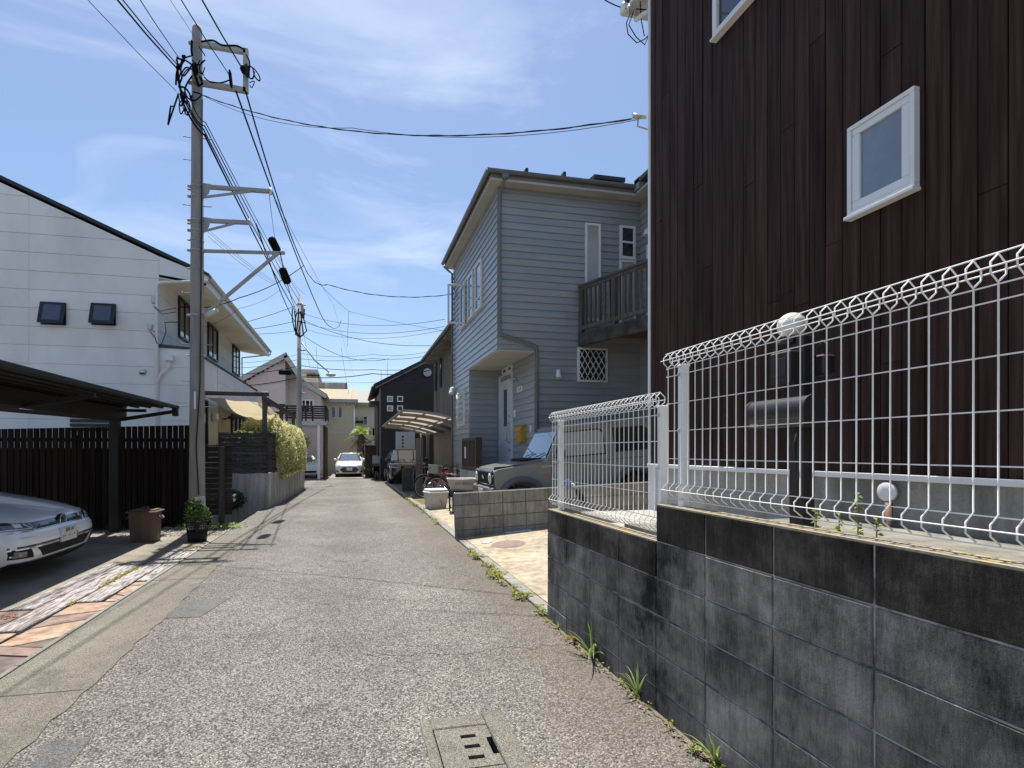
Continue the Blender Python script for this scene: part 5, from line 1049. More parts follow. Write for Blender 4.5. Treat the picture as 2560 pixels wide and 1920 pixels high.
cloth = mat('shade_cloth', (0.56, 0.48, 0.34), 0.9, (0.48, 0.41, 0.29), scale=6); t, b = nodes(cloth); trn = N(t, 'ShaderNodeBsdfTranslucent'); trn.inputs[0].default_value = (0.50, 0.43, 0.30, 1); mxc = N(t, 'ShaderNodeMixShader'); mxc.inputs[0].default_value = 0.5
oc = [n for n in t.nodes if n.type == 'OUTPUT_MATERIAL'][0]; L(t, b.outputs[0], mxc.inputs[1]); L(t, trn.outputs[0], mxc.inputs[2]); L(t, mxc.outputs[0], oc.inputs[0])
cl.build('shade_cloth', cloth, pg)
for a, b in (((-3.7, 14.5, 2.8), (-3.7, 14.1, 2.85)), ((-2.35, 14.5, 2.7), (-2.2, 14.15, 2.8)), ((-2.3, 20.4, 2.4), (-2.2, 20.7, 2.75))):
    mb = MB(); mb.tube([a, b], 0.008, 5); mb.build('tie_rope', cloth, pg)
# ================================================================ retaining wall, slatted fence, hedge
rw_ = thing('retaining_wall', 'stained concrete retaining wall under the hedge along the left of the lane', 'retaining wall', (-2.3, 18, -0.1))
WP = [(-3.4, 13.74), (-2.08, 13.76), (-1.965, 14.72), (-1.93, 22.35)]
def thick(pts, t):
    """outline of a wall run: offset to the left of travel"""
    o = []
    for i, p in enumerate(pts):
        a = Vector((*pts[max(i-1, 0)], 0)); b = Vector((*pts[min(i+1, len(pts)-1)], 0)); d = (b-a).normalized(); o.append((p[0]-d.y*t, p[1]+d.x*t))
    return list(pts)+o[::-1]
for a, b, zt in ((0, 1, 0.845), (1, 2, 0.85), (2, 3, 0.87)):
    q = [WP[a], WP[b]]; mb = MB(); mb.prism(thick(q, 0.16), -0.4, zt); mb.build('wall_section', 'wall_concrete', rw_)
for x, y_ in ((-1.957, 16.6), (-1.95, 18.6), (-1.94, 20.5)):
    mb = MB(); mb.box(x-0.02, x+0.004, y_, y_+0.012, -0.3, 0.866); mb.build('joint', 'sealant', rw_)
wood_mat('slat_charcoal', (0.030, 0.027, 0.026), (0.095, 0.087, 0.084), axis='x', sc=4, rand=0.25)
sf = thing('slat_fence', 'charcoal horizontal slat fence on top of the concrete retaining wall', 'fence', (-2.5, 13.8, 0.85))
ns = 9; hs_ = 1.0/ns
for i in range(ns):
    za = 0.857+i*hs_; gap = 0.016 if i not in (0, 8) else 0.006
    for a, b in (((-3.24, 13.80), (-2.13, 13.80)), ((-2.115, 13.79), (-2.0, 14.5))):
        mb = MB(); mb.bar((a[0], a[1], za+hs_/2), (b[0], b[1], za+hs_/2), 0.024, hs_-gap); mb.build('slat', 'slat_charcoal', sf)
for p in ((-3.22, 13.85), (-2.66, 13.85), (-2.12, 13.85), (-2.04, 14.48)):
    mb = MB(); mb.cbox(p[0]-0.035, p[0]+0.035, p[1]-0.03, p[1]+0.03, 0.80, 1.84, 0.004); mb.build('post', 'slat_charcoal', sf)
mb = MB(); mb.bar((-3.25, 13.81, 1.868), (-2.1, 13.81, 1.868), 0.07, 0.02); mb.bar((-2.1, 13.80, 1.868), (-1.98, 14.52, 1.868), 0.07, 0.02); mb.build('cap_rail', 'slat_charcoal', sf)
# ================================================================ dark plank fence, carport, bin, pots, screen
wood_mat('plank_dark', (0.011, 0.007, 0.006), (0.028, 0.020, 0.017), sc=3.5, rand=0.3)
pf = thing('plank_fence', 'tall dark brown vertical plank fence behind the white hatchback', 'fence', (-6.0, 10.55, 0))
x = -2.985; i = 0
while x > -9.2:
    h_ = 1.90-(-2.985-x)*0.032; mb = MB(); mb.cbox(x-0.0865, x, 10.53, 10.55, 0.06+0.02*(i % 3 == 0), h_, 0.003); mb.build('plank', 'plank_dark', pf); x -= 0.0985; i += 1
mb = MB(); mb.box(-9.2, -2.99, 10.60, 10.615, 0.12, 1.47); mb.build('backing_board', 'plank_dark', pf)
for z_ in (0.35, 1.05, 1.62):
    mb = MB(); mb.cbox(-9.2, -2.99, 10.552, 10.59, z_-0.03, z_+0.03, 0.003); mb.build('rail', 'plank_dark', pf)
for x in (-3.05, -4.9, -6.8, -8.7):
    mb = MB(); mb.cbox(x-0.04, x+0.04, 10.617, 10.69, -0.1, 1.7, 0.004); mb.build('post', 'plank_dark', pf)
cpk = mat('carport_black', (0.007, 0.0068, 0.0065), 0.5, (0.012, 0.0115, 0.011), scale=4)
cp1 = thing('carport', 'low black flat-roofed carport over the white hatchback', 'carport', (-4.6, 7, 0))
for x, y_ in ((-4.08, 10.13), (-4.08, 2.0)):
    mb = MB(); mb.cbox(x-0.065, x+0.075, y_-0.07, y_+0.07, 0, 2.0, 0.008); mb.build('post', cpk, cp1)
mb = MB(); mb.cbox(-4.06, -3.92, 1.6, 10.22, 1.95, 2.175, 0.008); mb.build('main_beam', cpk, cp1)
mb = MB(); mb.box(-4.0, -3.917, 1.6, 10.2, 2.055, 2.060); mb.build('beam_groove', 'rubber', cp1)
for y_ in (10.15, 7.3, 4.5, 1.8):
    mb = MB(); mb.bar((-4.0, y_, 1.97), (-3.16, y_, 2.12), 0.05, 0.06); mb.build('strut', cpk, cp1)
    mb = MB(); mb.bar((-4.0, y_, 1.97), (-6.3, y_, 2.16), 0.05, 0.07); mb.build('strut', cpk, cp1)
for k in range(15):   # roof sheet ribs, parallel to the lane
    x = -3.17-k*0.2; mb = MB(); mb.cbox(x-0.02, x+0.02, 1.5, 10.3, 2.186, 2.212, 0.004); mb.build('roof_rib', cpk, cp1)
mb = MB(); mb.box(-6.3, -3.13, 1.5, 10.32, 2.213, 2.235); mb.build('roof_sheet', cpk, cp1)
mb = MB(); mb.cbox(-3.16, -3.10, 1.5, 10.35, 2.19, 2.245, 0.006); mb.build('front_trim', cpk, cp1)
mb = MB(); mb.cbox(-3.19, -3.10, 10.22, 10.31, 2.05, 2.19, 0.008); mb.build('trim_end', cpk, cp1)
mb = MB(); mb.cbox(-4.0, -3.6, 10.14, 10.22, 2.11, 2.16, 0.005); mb.build('beam_end', cpk, cp1)
tb = thing('trash_bin', 'brown ribbed plastic trash bin with lid in front of the plank fence', 'trash bin', (-3.19, 9.0, 0))
bn = mat('bin_brown', (0.125, 0.075, 0.05), 0.5, (0.15, 0.09, 0.062), scale=4)
mb = MB(); n_ = 28; pr = []
for z_, r_ in ((0.0, 0.182), (0.01, 0.188), (0.44, 0.208), (0.455, 0.208)):
    pr.append([(math.copysign(abs(math.cos(2*math.pi*k/n_))**0.5, math.cos(2*math.pi*k/n_))*r_*(1+0.030*(k % 2)), math.copysign(abs(math.sin(2*math.pi*k/n_))**0.5, math.sin(2*math.pi*k/n_))*r_*0.82*(1+0.030*(k % 2)), z_) for k in range(n_)])
mb.add([(-3.19+x, 9.0+y_, z_) for r_ in pr for x, y_, z_ in r_], [(i*n_+k, i*n_+(k+1) % n_, (i+1)*n_+(k+1) % n_, (i+1)*n_+k) for i in range(3) for k in range(n_)]+[tuple(range(n_))[::-1], tuple(range(3*n_, 4*n_))]); mb.build('body', bn, tb)
mb = MB(); mb.cbox(-3.41, -2.97, 8.81, 9.19, 0.456, 0.480, 0.010); mb.cbox(-3.37, -3.01, 8.85, 9.15, 0.484, 0.50, 0.012); ld = mb.build('lid', bn, tb)
mb = MB(); mb.tube([(-3.25, 9.0, 0.498), (-3.24, 9.0, 0.53), (-3.14, 9.0, 0.53), (-3.13, 9.0, 0.498)], 0.010, 6); mb.build('lid_handle', bn, ld)
for s in (-1, 1):
    mb = MB(); mb.tube([(-3.19+s*0.21, 8.94, 0.40), (-3.19+s*0.255, 8.95, 0.36), (-3.19+s*0.255, 9.05, 0.36), (-3.19+s*0.21, 9.06, 0.40)], 0.010, 6); mb.build('side_handle', bn, tb)
pt = thing('plant_pot', 'black pot with wire basket and leafy plant at the foot of the utility pole', 'plant pot', (-2.38, 8.8, 0))
mb = MB(); mb.lathe([(0.125, 0.0), (0.135, 0.006), (0.148, 0.15), (0.142, 0.155), (0.135, 0.15)], (-2.38, 8.8, 0), 28); mb.build('pot', 'black_plastic', pt)
for k in range(26):
    a = 2*math.pi*k/26; mb = MB(); mb.tube([(-2.38+math.cos(a)*0.142, 8.8+math.sin(a)*0.142, 0.15), (-2.38+math.cos(a)*0.172, 8.8+math.sin(a)*0.172, 0.325)], 0.0038, 4); mb.build('basket_wire', 'black_plastic', pt)
for z_, r_ in ((0.325, 0.172), (0.24, 0.158), (0.16, 0.144)):
    mb = MB(); mb.tube([(-2.38+math.cos(2*math.pi*k/26)*r_, 8.8+math.sin(2*math.pi*k/26)*r_, z_) for k in range(27)], 0.006, 5, cap=False); mb.build('basket_ring', 'black_plastic', pt)
ss = thing('slat_screen', 'short dark slat screen with a post beside the utility pole', 'screen', (-2.45, 10.38, 0))
wood_mat('screen_wood', (0.026, 0.021, 0.018), (0.066, 0.053, 0.046), axis='x', sc=4, rand=0.25); wood_mat('screen_post', (0.05, 0.042, 0.038), (0.105, 0.09, 0.082), axis='z', sc=4)
for i in range(13):
    za = 0.225+i*0.0985; gap = 0.014 if i in (8, 9, 10, 11) else 0.007
    mb = MB(); mb.cbox(-2.70, -2.20, 10.36, 10.38, za, za+0.0985-gap, 0.003); mb.build('slat', 'screen_wood', ss)
mb = MB(); mb.cbox(-2.42, -2.32, 10.27, 10.355, -0.05, 1.50, 0.005); mb.build('post', 'screen_post', ss)
mb = MB(); mb.cbox(-2.71, -2.19, 10.345, 10.395, 1.508, 1.53, 0.003); mb.build('cap_rail', 'screen_wood', ss)
# ================================================================ pink house with timber deck, and yellow and grey houses beyond
mat('pink_siding', (0.60, 0.49, 0.455), 0.75, (0.66, 0.54, 0.50), scale=2)
mat('tile_roof', (0.20, 0.185, 0.17), 0.8, (0.30, 0.27, 0.24), scale=9)
pk = thing('pink_house', 'pale pink house with steep gable and dark slatted upper deck', 'house', (-4.5, 36, -0.17))
YP = 33.5
def PY(u, v, Y): return atY(u, v, Y)
a0 = PY(630, 925, YP); a1 = PY(716, 884, YP); a2 = PY(713, 1015, YP)
ridge = a1.z; xR = a2.x
mb = MB(); mb.prism([(-9, -0.3), (xR, -0.3), (xR, ridge-0.35), (a0.x-0.6, a0.z-0.9), (-9, a0.z-1.4)], YP, YP+7, 'y'); mb.build('gable_wall', 'pink_siding', pk)
zrow = 0.3
while zrow < ridge-0.3:
    x_hi = xR-0.002; sl_ = (ridge-0.35-(a0.z-0.9))/(xR-(a0.x-0.6)); x_lo = max(-9, xR-(ridge-0.40-zrow)/sl_) if zrow > a0.z-1.4 else -9
    if x_hi-x_lo > 0.2: mb = MB(); mb.prism([(YP+0.002, zrow), (YP-0.016, zrow), (YP-0.002, zrow+0.17), (YP+0.002, zrow+0.17)], x_lo, x_hi, 'x'); mb.build('siding_board', 'pink_siding', pk)
    zrow += 0.17
b0 = PY(729, 945, YP+1.5); b1 = PY(803, 986, YP+1.5)
mb = MB(); mb.prism([(xR, -0.3), (b1.x, -0.3), (b1.x, b1.z-0.15), (b0.x+0.2, b0.z-0.1), (xR, b0.z+1.2)], YP+1.5, YP+8, 'y'); mb.build('wing_wall', 'pink_siding', pk)
mb = MB(); sl3 = 0.5
mb.bar((a0.x-2.0, YP+3.4, a0.z-1.35), (xR+0.12, YP+3.4, ridge-0.02), 7.4, 0.14, up=(0, 0, 1)); mb.build('roof', 'tile_roof', pk)
mb = MB(); mb.bar((a0.x-2.0, YP-0.34, a0.z-1.48), (xR+0.12, YP-0.34, ridge-0.13), 0.06, 0.30); mb.build('barge_board', 'soffit_cream', pk)
c0 = PY(716, 886, YP); c1 = PY(741, 925, YP+0.0)
mb = MB(); mb.bar((xR+0.05, YP+3.0, ridge-0.05), (c1.x+0.35, YP+3.0, c1.z-0.55), 6.6, 0.14); mb.build('roof', 'tile_roof', pk)
mb = MB(); mb.bar((xR+0.05, YP-0.34, ridge-0.16), (c1.x+0.35, YP-0.34, c1.z-0.66), 0.06, 0.28); mb.build('barge_board', 'soffit_cream', pk)
mb = MB(); mb.bar((b0.x+0.0, YP+4.6, b0.z+0.25), (b1.x+0.35, YP+4.6, b1.z-0.05), 6.8, 0.14); mb.build('roof', 'tile_roof', pk)
mb = MB(); mb.bar((b0.x+0.0, YP+1.16, b0.z+0.12), (b1.x+0.35, YP+1.16, b1.z-0.18), 0.06, 0.26); mb.build('barge_board', 'soffit_cream', pk)
for u0, u1, v0, v1, yy, mu in ((655, 671, 977, 1010, YP, 1), (753, 785, 998, 1015, YP+1.5, 2)):
    p = PY(u0, v0, yy); q = PY(u1, v1, yy); window_y(pk, yy-0.015, p.x, q.x, q.z-0.5, p.z, 'glass_dark', fw=0.09, dep=0.06, mull=[('v', p.x+(q.x-p.x)*(k+1)/(mu+1)) for k in range(mu)])
# deck on posts
dz = PY(815, 1015, 29.6); xl = PY(712, 1015, 30.0).x; xr_ = PY(816, 1015, 30.0).x; zt_ = PY(780, 1014, 30.0).z; zb_ = PY(780, 1052, 30.0).z
dk = thing('timber_deck', 'raised deck with dark slatted railing in front of the pink house', 'deck', (-3, 31.5, -0.17))
wood_mat('deck_slat', (0.030, 0.030, 0.034), (0.075, 0.073, 0.078), axis='x', sc=3, rand=0.25)
for i in range(6):
    za = zb_+0.08+i*(zt_-zb_-0.08)/6; h_ = (zt_-zb_-0.08)/6
    mb = MB(); mb.box(xl, xr_, 30.0, 30.03, za+0.035, za+h_); mb.build('slat', 'deck_slat', dk)
    mb = MB(); mb.box(xr_-0.03, xr_, 30.032, 33.3, za+0.035, za+h_); mb.build('slat', 'deck_slat', dk)
for x in (xl+0.1, xl+0.9, (xl+xr_)/2, xr_-0.75, xr_-0.05):
    mb = MB(); mb.box(x-0.045, x+0.045, 30.032, 30.12, zb_-0.1, zt_+0.0); mb.build('post', 'deck_slat', dk)
mb = MB(); mb.box(xl, xr_, 30.0, 33.45, zb_-0.24, zb_-0.02); mb.build('floor', mat('deck_fascia', (0.50, 0.50, 0.50), 0.6, (0.42, 0.42, 0.42), scale=3), dk)
for x, y_, m_ in ((xr_-0.42, 30.1, 'trim_white'), (xr_-0.12, 30.3, 'slat_charcoal'), (xr_-0.12, 32.9, 'brown_post'), (xl+0.1, 30.2, 'slat_charcoal')):
    mb = MB(); mb.box(x-0.07, x+0.07, y_-0.07, y_+0.07, -0.3, zb_-0.24); mb.build('leg', m_, dk)
# car port floor under the deck
mb = MB(); mb.box(-9, xr_+0.1, 30.41, 33.4, -0.4, -0.165); struct(mb.build('deck_bay_floor', 'asphalt_fine'))
mb = MB(); mb.box(xr_+0.1, 1.5, 30.41, 40, -0.4, -0.162); struct(mb.build('end_driveway', 'pad_concrete'))
# yellow house
mat('yellow_siding', (0.74, 0.66, 0.45), 0.75, (0.80, 0.72, 0.52), scale=2); mat('yellow_plain', (0.74, 0.68, 0.53), 0.8, (0.80, 0.74, 0.59), scale=1.5)
mat('tan_tile', (0.36, 0.29, 0.20), 0.85, (0.22, 0.19, 0.14), scale=9, lo=0.35, hi=0.7)
yh = thing('yellow_house', 'pale yellow house with lap siding and tan tiled roof at the lane end', 'house', (-0.8, 42, -0.17))
YY = 38.5; e0 = PY(796, 1010, YY); e1 = PY(888, 1005, YY)
ze = PY(850, 1003, YY).z; zr2 = PY(850, 983, YY+2.5).z
mb = MB(); mb.box(e0.x-1.2, e1.x, YY, YY+7, -0.3, ze); mb.build('wall_core', 'yellow_siding', yh)
z_ = 0.0
while z_ < ze-0.1:
    mb = MB(); mb.prism([(YY+0.002, z_), (YY-0.02, z_), (YY-0.004, z_+0.2), (YY+0.002, z_+0.2)], e0.x-1.2, e1.x, 'x'); mb.build('siding_board', 'yellow_siding', yh); z_ += 0.2
mb = MB(); mb.box(e0.x-1.2, e1.x+0.02, YY-0.035, YY-0.004, PY(850, 1080, YY).z-0.1, PY(850, 1080, YY).z+0.06); mb.build('band', 'trim_white', yh)
zr2 = ze+1.15; mb = MB(); mb.prism([(YY-0.4, ze-0.05), (YY-0.4, ze+0.1), (YY+3.2, zr2+0.1), (YY+7.3, ze+0.1), (YY+7.3, ze-0.05)], e0.x-1.4, e1.x+0.18, 'x'); mb.build('roof', 'tan_tile', yh)
mb = MB(); mb.box(e0.x-1.4, e1.x+0.2, YY-0.47, YY-0.40, ze-0.12, ze+0.12); mb.build('fascia', 'soffit_cream', yh)
mb = MB(); mb.box(e0.x-2, e1.x-0.6, YY+3.4, YY+5, zr2, zr2+0.62); mb.build('ridge_block', 'wall_concrete', yh)
for u0, u1, v0, v1 in ((829, 838, 1016, 1046), (846, 855, 1016, 1046)):
    p = PY(u0, v0, YY); q = PY(u1, v1, YY); window_y(yh, YY-0.02, p.x-0.05, q.x+0.05, q.z, p.z, 'glass_dark', fw=0.07, dep=0.06)
mb = MB(); x = PY(884, 1050, YY).x; mb.tube([(x, YY-0.1, ze), (x, YY-0.1, -0.2)], 0.06, 8); mb.build('downpipe', 'trim_white', yh)
p = PY(870, 1010, YY); mb = MB(); mb.lathe([(0.16, 0), (0.16, 0.06), (0.1, 0.08)], (0, 0, 0), 18, 'y'); mb.v = [(p.x+q[0], YY-0.02-q[1], p.z+q[2]) for q in mb.v]; mb.build('vent_hood', 'galvanised', yh)
# pale tower house behind
tw = thing('tall_cream_house', 'tall narrow cream house with flat roof behind the pink house', 'house', (-3.2, 48, -0.17)); YT = 46.0
p = PY(752, 924, YT); q = PY(790, 970, YT)
mb = MB(); mb.box(p.x-3, q.x, YT, YT+6, -0.3, p.z-0.3); mb.build('wall', 'yellow_plain', tw); mb = MB(); mb.box(p.x-3.2, q.x+0.15, YT-0.3, YT+6, p.z-0.28, p.z); mb.build('parapet', 'soffit_cream', tw)
mb = MB(); mb.box(p.x+0.5, q.x+0.3, YT-0.2, YT-0.02, PY(770, 938, YT).z-0.12, PY(770, 938, YT).z+0.05); mb.build('canopy', 'roof_black', tw)
a = PY(764, 953, YT); b = PY(774, 963, YT); window_y(tw, YT-0.005, a.x, b.x, b.z, a.z, 'glass_dark', fw=0.06)
# beige house right of the yellow one
gh_ = thing('beige_house', 'beige house with grey shingle roof right of the yellow house', 'house', (1.6, 46, -0.17)); YQ = 43.0
e2 = PY(888, 1012, YQ); e3 = PY(1000, 1012, YQ); ze2 = PY(915, 1011, YQ).z
mb = MB(); mb.box(e2.x-0.6, e3.x, YQ, YQ+7, -0.3, ze2); mb.build('wall', 'yellow_plain', gh_)
zr3 = PY(915, 978, YQ+3).z; mb = MB(); mb.prism([(YQ-0.4, ze2), (YQ-0.4, ze2+0.12), (YQ+3, zr3), (YQ+7.4, ze2+0.12), (YQ+7.4, ze2)], e2.x-0.9, e3.x+0.3, 'x'); mb.build('roof', mat('shingle_grey', (0.24, 0.22, 0.20), 0.85, (0.30, 0.28, 0.26), scale=12), gh_)
mb = MB(); mb.box(e2.x-0.9, e3.x+0.3, YQ-0.5, YQ-0.41, ze2-0.1, ze2+0.1); mb.build('fascia', 'soffit_cream', gh_)
for u0, u1, v0, v1 in ((888, 895, 1042, 1050), (909, 917, 1041, 1062), (931, 938, 1070, 1090)):
    p = PY(u0, v0, YQ); q = PY(u1, v1, YQ); window_y(gh_, YQ-0.01, p.x-0.06, q.x+0.06, q.z-0.05, p.z+0.05, 'glass_dark', fw=0.07, dep=0.06)
mb = MB(); p = PY(888, 1052, YQ); q = PY(908, 1058, YQ); mb.box(p.x, q.x, YQ-0.3, YQ-0.012, q.z, p.z); mb.build('planter', 'roof_black', gh_)
# ================================================================ right side beyond the blue house
# louvred meter screen on a plinth by the porch
ms_ = thing('meter_screen', 'dark brown slatted meter screen on concrete plinth at the blue house corner', 'screen', (3.02, 13.0, 0.1))
mb = MB(); mb.cbox(2.90, 3.30, 12.16, 13.9, -0.1, 0.925, 0.01); mb.build('plinth', 'footing', ms_)
sb_ = mat('screen_brown', (0.050, 0.030, 0.024), 0.5, (0.075, 0.048, 0.038), scale=4)
mb = MB(); mb.box(3.0, 3.08, 12.24, 13.86, 0.93, 1.74); mb.build('back_panel', mat('screen_back', (0.012, 0.008, 0.007), 0.7), ms_)
for a, b, c, d in ((12.22, 13.88, 1.68, 1.755), (12.22, 13.88, 0.927, 1.02), (12.22, 12.32, 1.02, 1.68), (13.02, 13.10, 1.02, 1.68), (13.78, 13.88, 1.02, 1.68)):
    mb = MB(); mb.cbox(2.945, 3.10, a, b, c, d, 0.006); mb.build('frame', sb_, ms_)
for k in range(14):
    yy = 12.36+k*0.105
    if abs(yy-13.06) < 0.06: continue
    mb = MB(); mb.cbox(2.965, 2.998, yy, yy+0.05, 1.02, 1.68, 0.003); mb.build('slat', sb_, ms_)
mb = MB(); mb.cbox(2.935, 2.943, 13.30, 13.48, 1.22, 1.52, 0.003); mb.build('notice', 'plate_white', ms_)
# cooler box
ck = thing('storage_box', 'cream plastic storage box with lid on the right of the lane', 'storage box', (1.98, 12.35, 0.02), (0, 0, R(14)), local=True)
cw = mat('box_cream', (0.52, 0.50, 0.44), 0.6, (0.40, 0.38, 0.33), scale=5, lo=0.5, hi=0.75); cl_ = mat('box_lid', (0.70, 0.69, 0.63), 0.5)
mb = MB(); mb.add([(-0.20, -0.16, 0), (0.20, -0.16, 0), (0.20, 0.16, 0), (-0.20, 0.16, 0), (-0.245, -0.195, 0.40), (0.245, -0.195, 0.40), (0.245, 0.195, 0.40), (-0.245, 0.195, 0.40)], [(3, 2, 1, 0), (4, 5, 6, 7), (0, 1, 5, 4), (1, 2, 6, 5), (2, 3, 7, 6), (3, 0, 4, 7)]); mb.build('body', cw, ck, local=True)
mb = MB(); mb.cbox(-0.262, 0.262, -0.21, 0.21, 0.385, 0.425, 0.01); mb.cbox(-0.24, 0.24, -0.19, 0.19, 0.425, 0.485, 0.018); mb.build('lid', cl_, ck, local=True)
mb = MB(); mb.tube([(0.00, -0.176, 0.30), (0.03, -0.176, 0.21), (0.09, -0.174, 0.18), (0.07, -0.172, 0.10)], 0.006, 5); mb.build('scuff', 'rubber', ck, local=True)
# grey tub on a dark stand
st_ = thing('tub_stand', 'dark metal stand under the grey plastic tub', 'stand', (2.43, 11.45, 0.03))
for x in (2.19, 2.67):
    for y_ in (11.25, 11.65):
        mb = MB(); mb.cbox(x-0.015, x+0.015, y_-0.015, y_+0.015, 0.0, 0.50, 0.003); mb.build('leg', 'black_plastic', st_)
mb = MB(); mb.cbox(2.16, 2.70, 11.22, 11.68, 0.50, 0.525, 0.004); mb.build('top', 'black_plastic', st_)
tub = thing('plastic_tub', 'grey plastic tub with black lettering on its side', 'tub', (2.43, 11.45, 0.526), (0, 0, R(-8)), local=True)
tg = mat('tub_grey', (0.40, 0.39, 0.36), 0.55, (0.34, 0.33, 0.30), scale=6)
mb = MB(); a, b, c, d, h_ = 0.24, 0.17, 0.32, 0.235, 0.26
mb.add([(-a, -b, 0), (a, -b, 0), (a, b, 0), (-a, b, 0), (-c, -d, h_), (c, -d, h_), (c, d, h_), (-c, d, h_), (-c+.02, -d+.02, h_), (c-.02, -d+.02, h_), (c-.02, d-.02, h_), (-c+.02, d-.02, h_), (-a+.02, -b+.02, .015), (a-.02, -b+.02, .015), (a-.02, b-.02, .015), (-a+.02, b-.02, .015)], [(3, 2, 1, 0), (0, 1, 5, 4), (1, 2, 6, 5), (2, 3, 7, 6), (3, 0, 4, 7), (4, 5, 9, 8), (5, 6, 10, 9), (6, 7, 11, 10), (7, 4, 8, 11), (8, 9, 13, 12), (9, 10, 14, 13), (10, 11, 15, 14), (11, 8, 12, 15), (12, 13, 14, 15)]); mb.build('body', tg, tub, local=True)
mb = MB(); mb.tube([(-c, -d, h_), (c, -d, h_), (c, d, h_), (-c, d, h_), (-c, -d, h_)], 0.014, 6); mb.build('rim', mat('tub_rim', (0.52, 0.51, 0.47), 0.5), tub, local=True)
text('lettering', 'GO BEACH', 0.085, MATS['plate_ink'], tub, (0.05, -0.216, 0.165), (R(104), 0, 0))
# standing tap made of an old sleeper, with hose and crate
tp_ = thing('standing_tap', 'weathered sleeper post with water tap and pale blue hose', 'standing tap', (2.22, 17.2, -0.06))
wood_mat('old_sleeper', (0.17, 0.15, 0.11), (0.32, 0.285, 0.22), sc=4)
mb = MB(); mb.cbox(2.09, 2.33, 17.2, 17.32, -0.1, 1.84, 0.01); mb.build('post', 'old_sleeper', tp_)
mb = MB(); mb.tube([(2.24, 17.17, 0.3), (2.24, 17.17, 1.86), (2.24, 17.12, 1.92)], 0.015, 8); mb.build('pipe', 'alloy', tp_)
mb = MB(); mb.ball((2.245, 17.12, 1.95), 0.04, 12, 8); mb.tube([(2.245, 17.12, 1.93), (2.245, 17.02, 1.90), (2.245, 17.0, 1.85)], 0.018, 8); mb.build('tap', 'chrome', tp_)
mb = MB(); mb.cbox(2.07, 2.35, 17.10, 17.19, 1.02, 1.06, 0.004); mb.build('shelf', 'old_sleeper', tp_)
mb = MB(); mb.tube([(2.02, 17.1, 0.05), (1.98, 17.1, 0.6), (2.03, 17.1, 0.9), (2.12, 17.08, 1.0), (2.25, 17.08, 1.02), (2.36, 17.1, 0.95), (2.40, 17.1, 0.5), (2.40, 17.1, 0.1)], 0.012, 6); mb.build('hose', mat('hose_blue', (0.20, 0.21, 0.42), 0.5), tp_)
bc = thing('blue_crate', 'small blue and white plastic caddy beside the standing tap', 'caddy', (2.50, 16.6, -0.05))
mb = MB(); mb.cbox(2.42, 2.60, 16.52, 16.68, -0.05, 0.20, 0.01); mb.build('body', mat('crate_blue', (0.10, 0.14, 0.26), 0.5), bc); mb = MB(); mb.tube([(2.43, 16.6, 0.2), (2.45, 16.6, 0.42), (2.57, 16.6, 0.42), (2.59, 16.6, 0.2)], 0.015, 6); mb.build('handle', 'sash_white', bc)
gpn = thing('notice_stand', 'dark grey upright board standing left of the tap post', 'stand', (2.0, 19.0, -0.09)); mb = MB(); mb.cbox(1.80, 2.22, 18.98, 19.06, -0.12, 0.78, 0.006); mb.build('board', mat('panel_slate', (0.05, 0.05, 0.05), 0.7, (0.075, 0.075, 0.07), scale=5), gpn); mb = MB(); mb.cbox(1.9, 2.2, 19.07, 19.4, -0.12, 0.83, 0.006); mb.build('box', 'pad_concrete', gpn)
